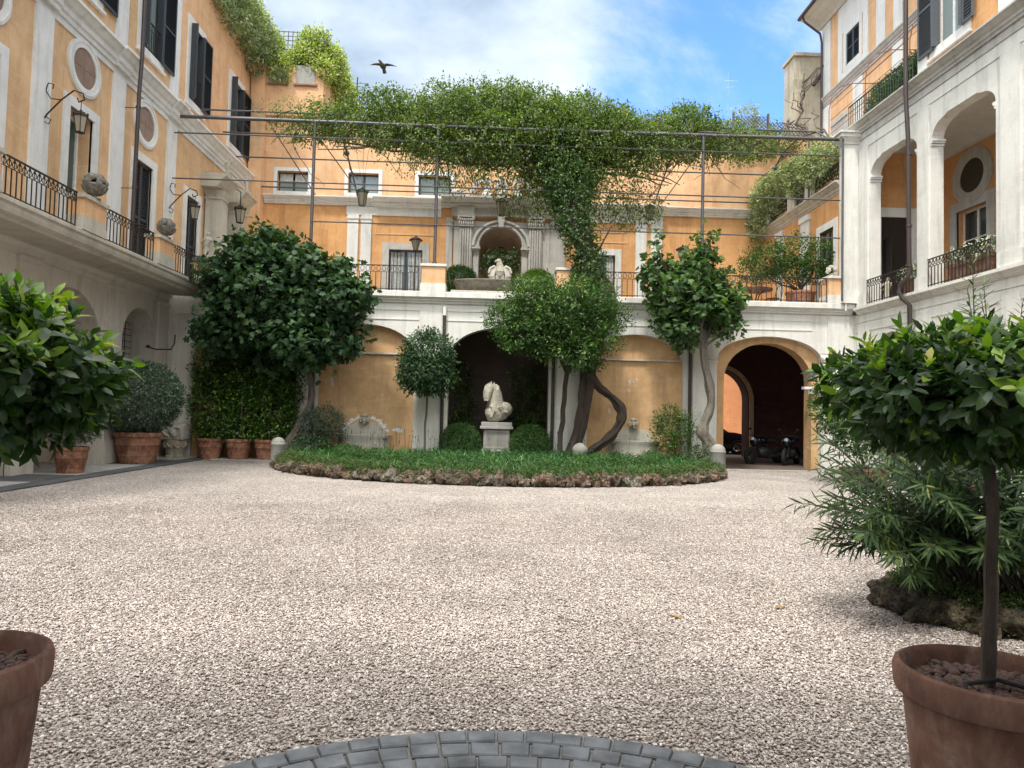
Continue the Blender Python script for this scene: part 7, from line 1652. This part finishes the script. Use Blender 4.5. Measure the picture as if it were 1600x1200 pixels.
# fallen leaves
for x, y, a, lab in ((2.42, 5.95, .4, 'single dry yellow leaf on the gravel near the mossy rocks'), (1.55, 5.6, 2.0, 'small dry leaf lying on open gravel')):
    o = leaves('fallen_leaf', np.array([(x, y, .022)]), np.array([(math.cos(a), math.sin(a), .05)]), np.array([(0, 0, 1.)]), np.array([.15]), T_oval(.34, .04, .1), 'leaf_dry', None); tag(o, lab, 'leaf')

# ---- vehicles in the passage ------------------------------------------
def wheel(b, c, r, w, ax):
    n = 24; vs = []; prof = [(r*.55, -w/2), (r*.92, -w/2), (r, -w*.3), (r, w*.3), (r*.92, w/2), (r*.55, w/2)]
    for rr, o in prof:
        for k in range(n):
            a = 2*math.pi*k/n; vs.append((c[0]+rr*math.cos(a), c[1]+o, c[2]+rr*math.sin(a)) if ax == 'y' else (c[0]+o, c[1]+rr*math.cos(a), c[2]+rr*math.sin(a)))
    b.add(vs, [(i*n+k, i*n+(k+1) % n, ((i+1) % 6)*n+(k+1) % n, ((i+1) % 6)*n+k) for i in range(6) for k in range(n)], True)
def rim(b, c, r, ax='y'):
    for k in range(8):
        a = 2*math.pi*k/8; d = (r*.6*math.cos(a), 0, r*.6*math.sin(a)) if ax == 'y' else (0, r*.6*math.cos(a), r*.6*math.sin(a)); b.tube([c, tuple(c[i]+d[i] for i in range(3))], .018, 4)
    n = 20; b.tube([(c[0]+r*.6*math.cos(6.283*k/n), c[1], c[2]+r*.6*math.sin(6.283*k/n)) if ax == 'y' else (c[0], c[1]+r*.6*math.cos(6.283*k/n), c[2]+r*.6*math.sin(6.283*k/n)) for k in range(n+1)], .02, 5)
t = thing('parked_car', (10.2, 31.6, 0), 'black car parked in the sunlit court beyond the passage, its front end showing', 'car')
# body loft along x (front towards the right), sections (x, z_bottom, z_belt, z_top, half widths)
def car(t, x0, y0, s_):
    W = lambda p: (x0+s_*p[0], y0+p[1], p[2])
    secs = [(-2.1, .35, .62, .66, .62, .5), (-2.0, .25, .70, .82, .82, .72), (-1.3, .22, .80, .98, .88, .80), (-.4, .22, .82, 1.0, .9, .82), (.8, .22, .82, 1.0, .9, .82), (1.7, .24, .86, 1.02, .88, .80), (2.0, .32, .8, .9, .8, .7)]
    b = MB(); vs = []
    for x, zb, zm, zt, w1, w2 in secs:
        vs += [W(p) for p in ((x, -w1*.9, zb), (x, -w1, zb+.12), (x, -w1, zm), (x, -w2, zt), (x, 0, zt+.03), (x, w2, zt), (x, w1, zm), (x, w1, zb+.12), (x, w1*.9, zb))]
    k = 9; b.add(vs, [(i*k+j, i*k+(j+1) % k, (i+1)*k+(j+1) % k, (i+1)*k+j) for i in range(len(secs)-1) for j in range(k)]+[tuple(range(k)), tuple((len(secs)-1)*k+j for j in range(k))], True); b.build('body', 'car_paint', t)
    b = MB(); vs = []
    for x, z, w in ((-1.0, .98, .78), (-.35, 1.40, .62), (.9, 1.46, .60), (1.7, 1.0, .76)): vs += [W((x, -w, z)), W((x, w, z))]
    for x, z, w in ((-1.0, .9, .80), (-.35, .9, .8), (.9, .9, .8), (1.7, .9, .8)): vs += [W((x, -w, z)), W((x, w, z))]
    b.add(vs, [(0, 1, 3, 2), (2, 3, 5, 4), (4, 5, 7, 6), (0, 2, 10, 8), (2, 4, 12, 10), (4, 6, 14, 12), (1, 3, 11, 9), (3, 5, 13, 11), (5, 7, 15, 13)]); b.build('cabin_glass', 'glass_dark', t)
    for x in (-1.35, 1.35):
        for y in (-.8, .8):
            b = MB(); wheel(b, W((x, y, .33)), .33, .22, 'y'); w_ = b.build('wheel', 'tyre', t); b = MB(); rim(b, W((x, y*1.12, .33)), .33); b.build('rim', 'chrome', w_)
    for y in (-.62, .62): b = MB(); b.blob(W((-2.03, y, .68)), (.10, .16, .06)); b.build('headlight', 'lamp_lens', t)
    b = MB(); c = W((-2.1, 0, .45)); b.box(c[0]-.02, c[0]+.02, c[1]-.26, c[1]+.26, .40, .51); b.build('number_plate', 'paper_white', t)
car(t, 9.6, 31.9, -1)
def motorcycle(x, y, a, label, cases=False):
    t = thing('motorcycle', (x, y, 0), label, 'motorcycle', 'motorcycles parked in the dark passage'); Rm = Matrix.Rotation(a, 3, 'Z'); W = lambda p: tuple(Rm @ Vector(p)+Vector((x, y, 0)))
    def bt(b): b.v = [W(p) for p in b.v]; return b
    for xx in (-.72, .72):
        b = MB(); wheel(b, (xx, 0, .31), .31, .12, 'y'); w_ = bt(b).build('wheel', 'tyre', t); b = MB(); rim(b, (xx, -.03, .31), .33); bt(b).build('rim', 'chrome', w_)
    b = MB(); b.tube([(-.72, .07, .31), (-.45, .07, .85)], .028); b.tube([(-.72, -.07, .31), (-.45, -.07, .85)], .028); b.tube([(-.45, 0, .85), (-.1, 0, .7), (.3, 0, .55), (.72, 0, .31)], .04); b.tube([(-.4, 0, .7), (-.2, 0, .3), (.25, 0, .28), (.35, 0, .6)], .03); bt(b).build('frame', 'iron', t)
    b = MB(); b.blob((-.02, 0, .42), (.26, .17, .2)); b.tube([(.0, -.18, .3), (.4, -.2, .3), (.85, -.2, .42)], .05); bt(b).build('engine', 'chrome' if cases else 'frame_dark', t)
    b = MB(); b.blob((-.15, 0, .84), (.30, .15, .14)); b.blob((-.52, 0, .80), (.16, .17, .2)); bt(b).build('tank', 'car_paint', t)
    b = MB(); b.blob((.30, 0, .82), (.34, .14, .07)); b.blob((.68, 0, .9), (.2, .09, .06)); bt(b).build('seat', 'tyre', t)
    b = MB(); b.tube([(-.35, -.36, 1.02), (-.42, -.12, 1.04), (-.42, .12, 1.04), (-.35, .36, 1.02)], .016); b.tube([(-.44, .1, 1.03), (-.4, .28, 1.22)], .008, 4); b.tube([(-.44, -.1, 1.03), (-.4, -.28, 1.22)], .008, 4); b.blob((-.4, .3, 1.25), (.02, .07, .04)); b.blob((-.4, -.3, 1.25), (.02, .07, .04)); bt(b).build('handlebar', 'iron', t)
    b = MB(); b.blob((-.60, 0, .88), (.07, .09, .09)); bt(b).build('headlight', 'lamp_lens', t)
    if cases:
        b = MB(); b.box(.42, .85, .16, .36, .5, .85, .03); b.box(.42, .85, -.36, -.16, .5, .85, .03); b.box(.5, .9, -.2, .2, .95, 1.25, .04); bt(b).build('luggage_case', 'chrome', t)
motorcycle(9.9, 25.3, .5, 'black motorcycle nearest the bright court, front wheel towards the left')
motorcycle(10.7, 24.9, .9, 'dark motorcycle standing in the middle of the passage')
motorcycle(11.3, 24.3, 1.2, 'motorcycle with metal cases by the right jamb of the gateway', True)

# bird
t = thing('bird', (-3.65, 22, 12.35), 'grey gull gliding against the clouds above the vine', 'bird')
b = MB(); X, Y_, Z = -3.62, 22, 12.42
b.blob((X, Y_, Z-.03), (.10, .20, .055)); b.tube([(X-.02, Y_-.16, Z-.03), (X-.06, Y_-.26, Z+.01), (X-.10, Y_-.30, Z+.02)], [.05, .04, .012], 7); b.tube([(X, Y_+.12, Z-.04), (X+.01, Y_+.28, Z-.09)], [.05, .07], 6); b.build('body', 'bird_grey', t)
for s_ in (-1, 1):
    b = MB(); pts = [(0, -.10, 0), (.14, -.10, .02), (.28, -.05, .02), (.43, .04, .0), (.28, .03, .012), (.14, .05, .012), (0, .06, 0)]
    vs = [(X+s_*p[0]*.98, Y_+p[1], Z+p[2]+(.03 if s_ < 0 else 0)*p[0]) for p in pts]; b.add(vs+[(v[0], v[1], v[2]-.012) for v in vs], [tuple(range(7)), tuple(range(13, 6, -1))]+[(i, (i+1) % 7, (i+1) % 7+7, i+7) for i in range(7)]); b.build('wing', 'bird_grey', t)
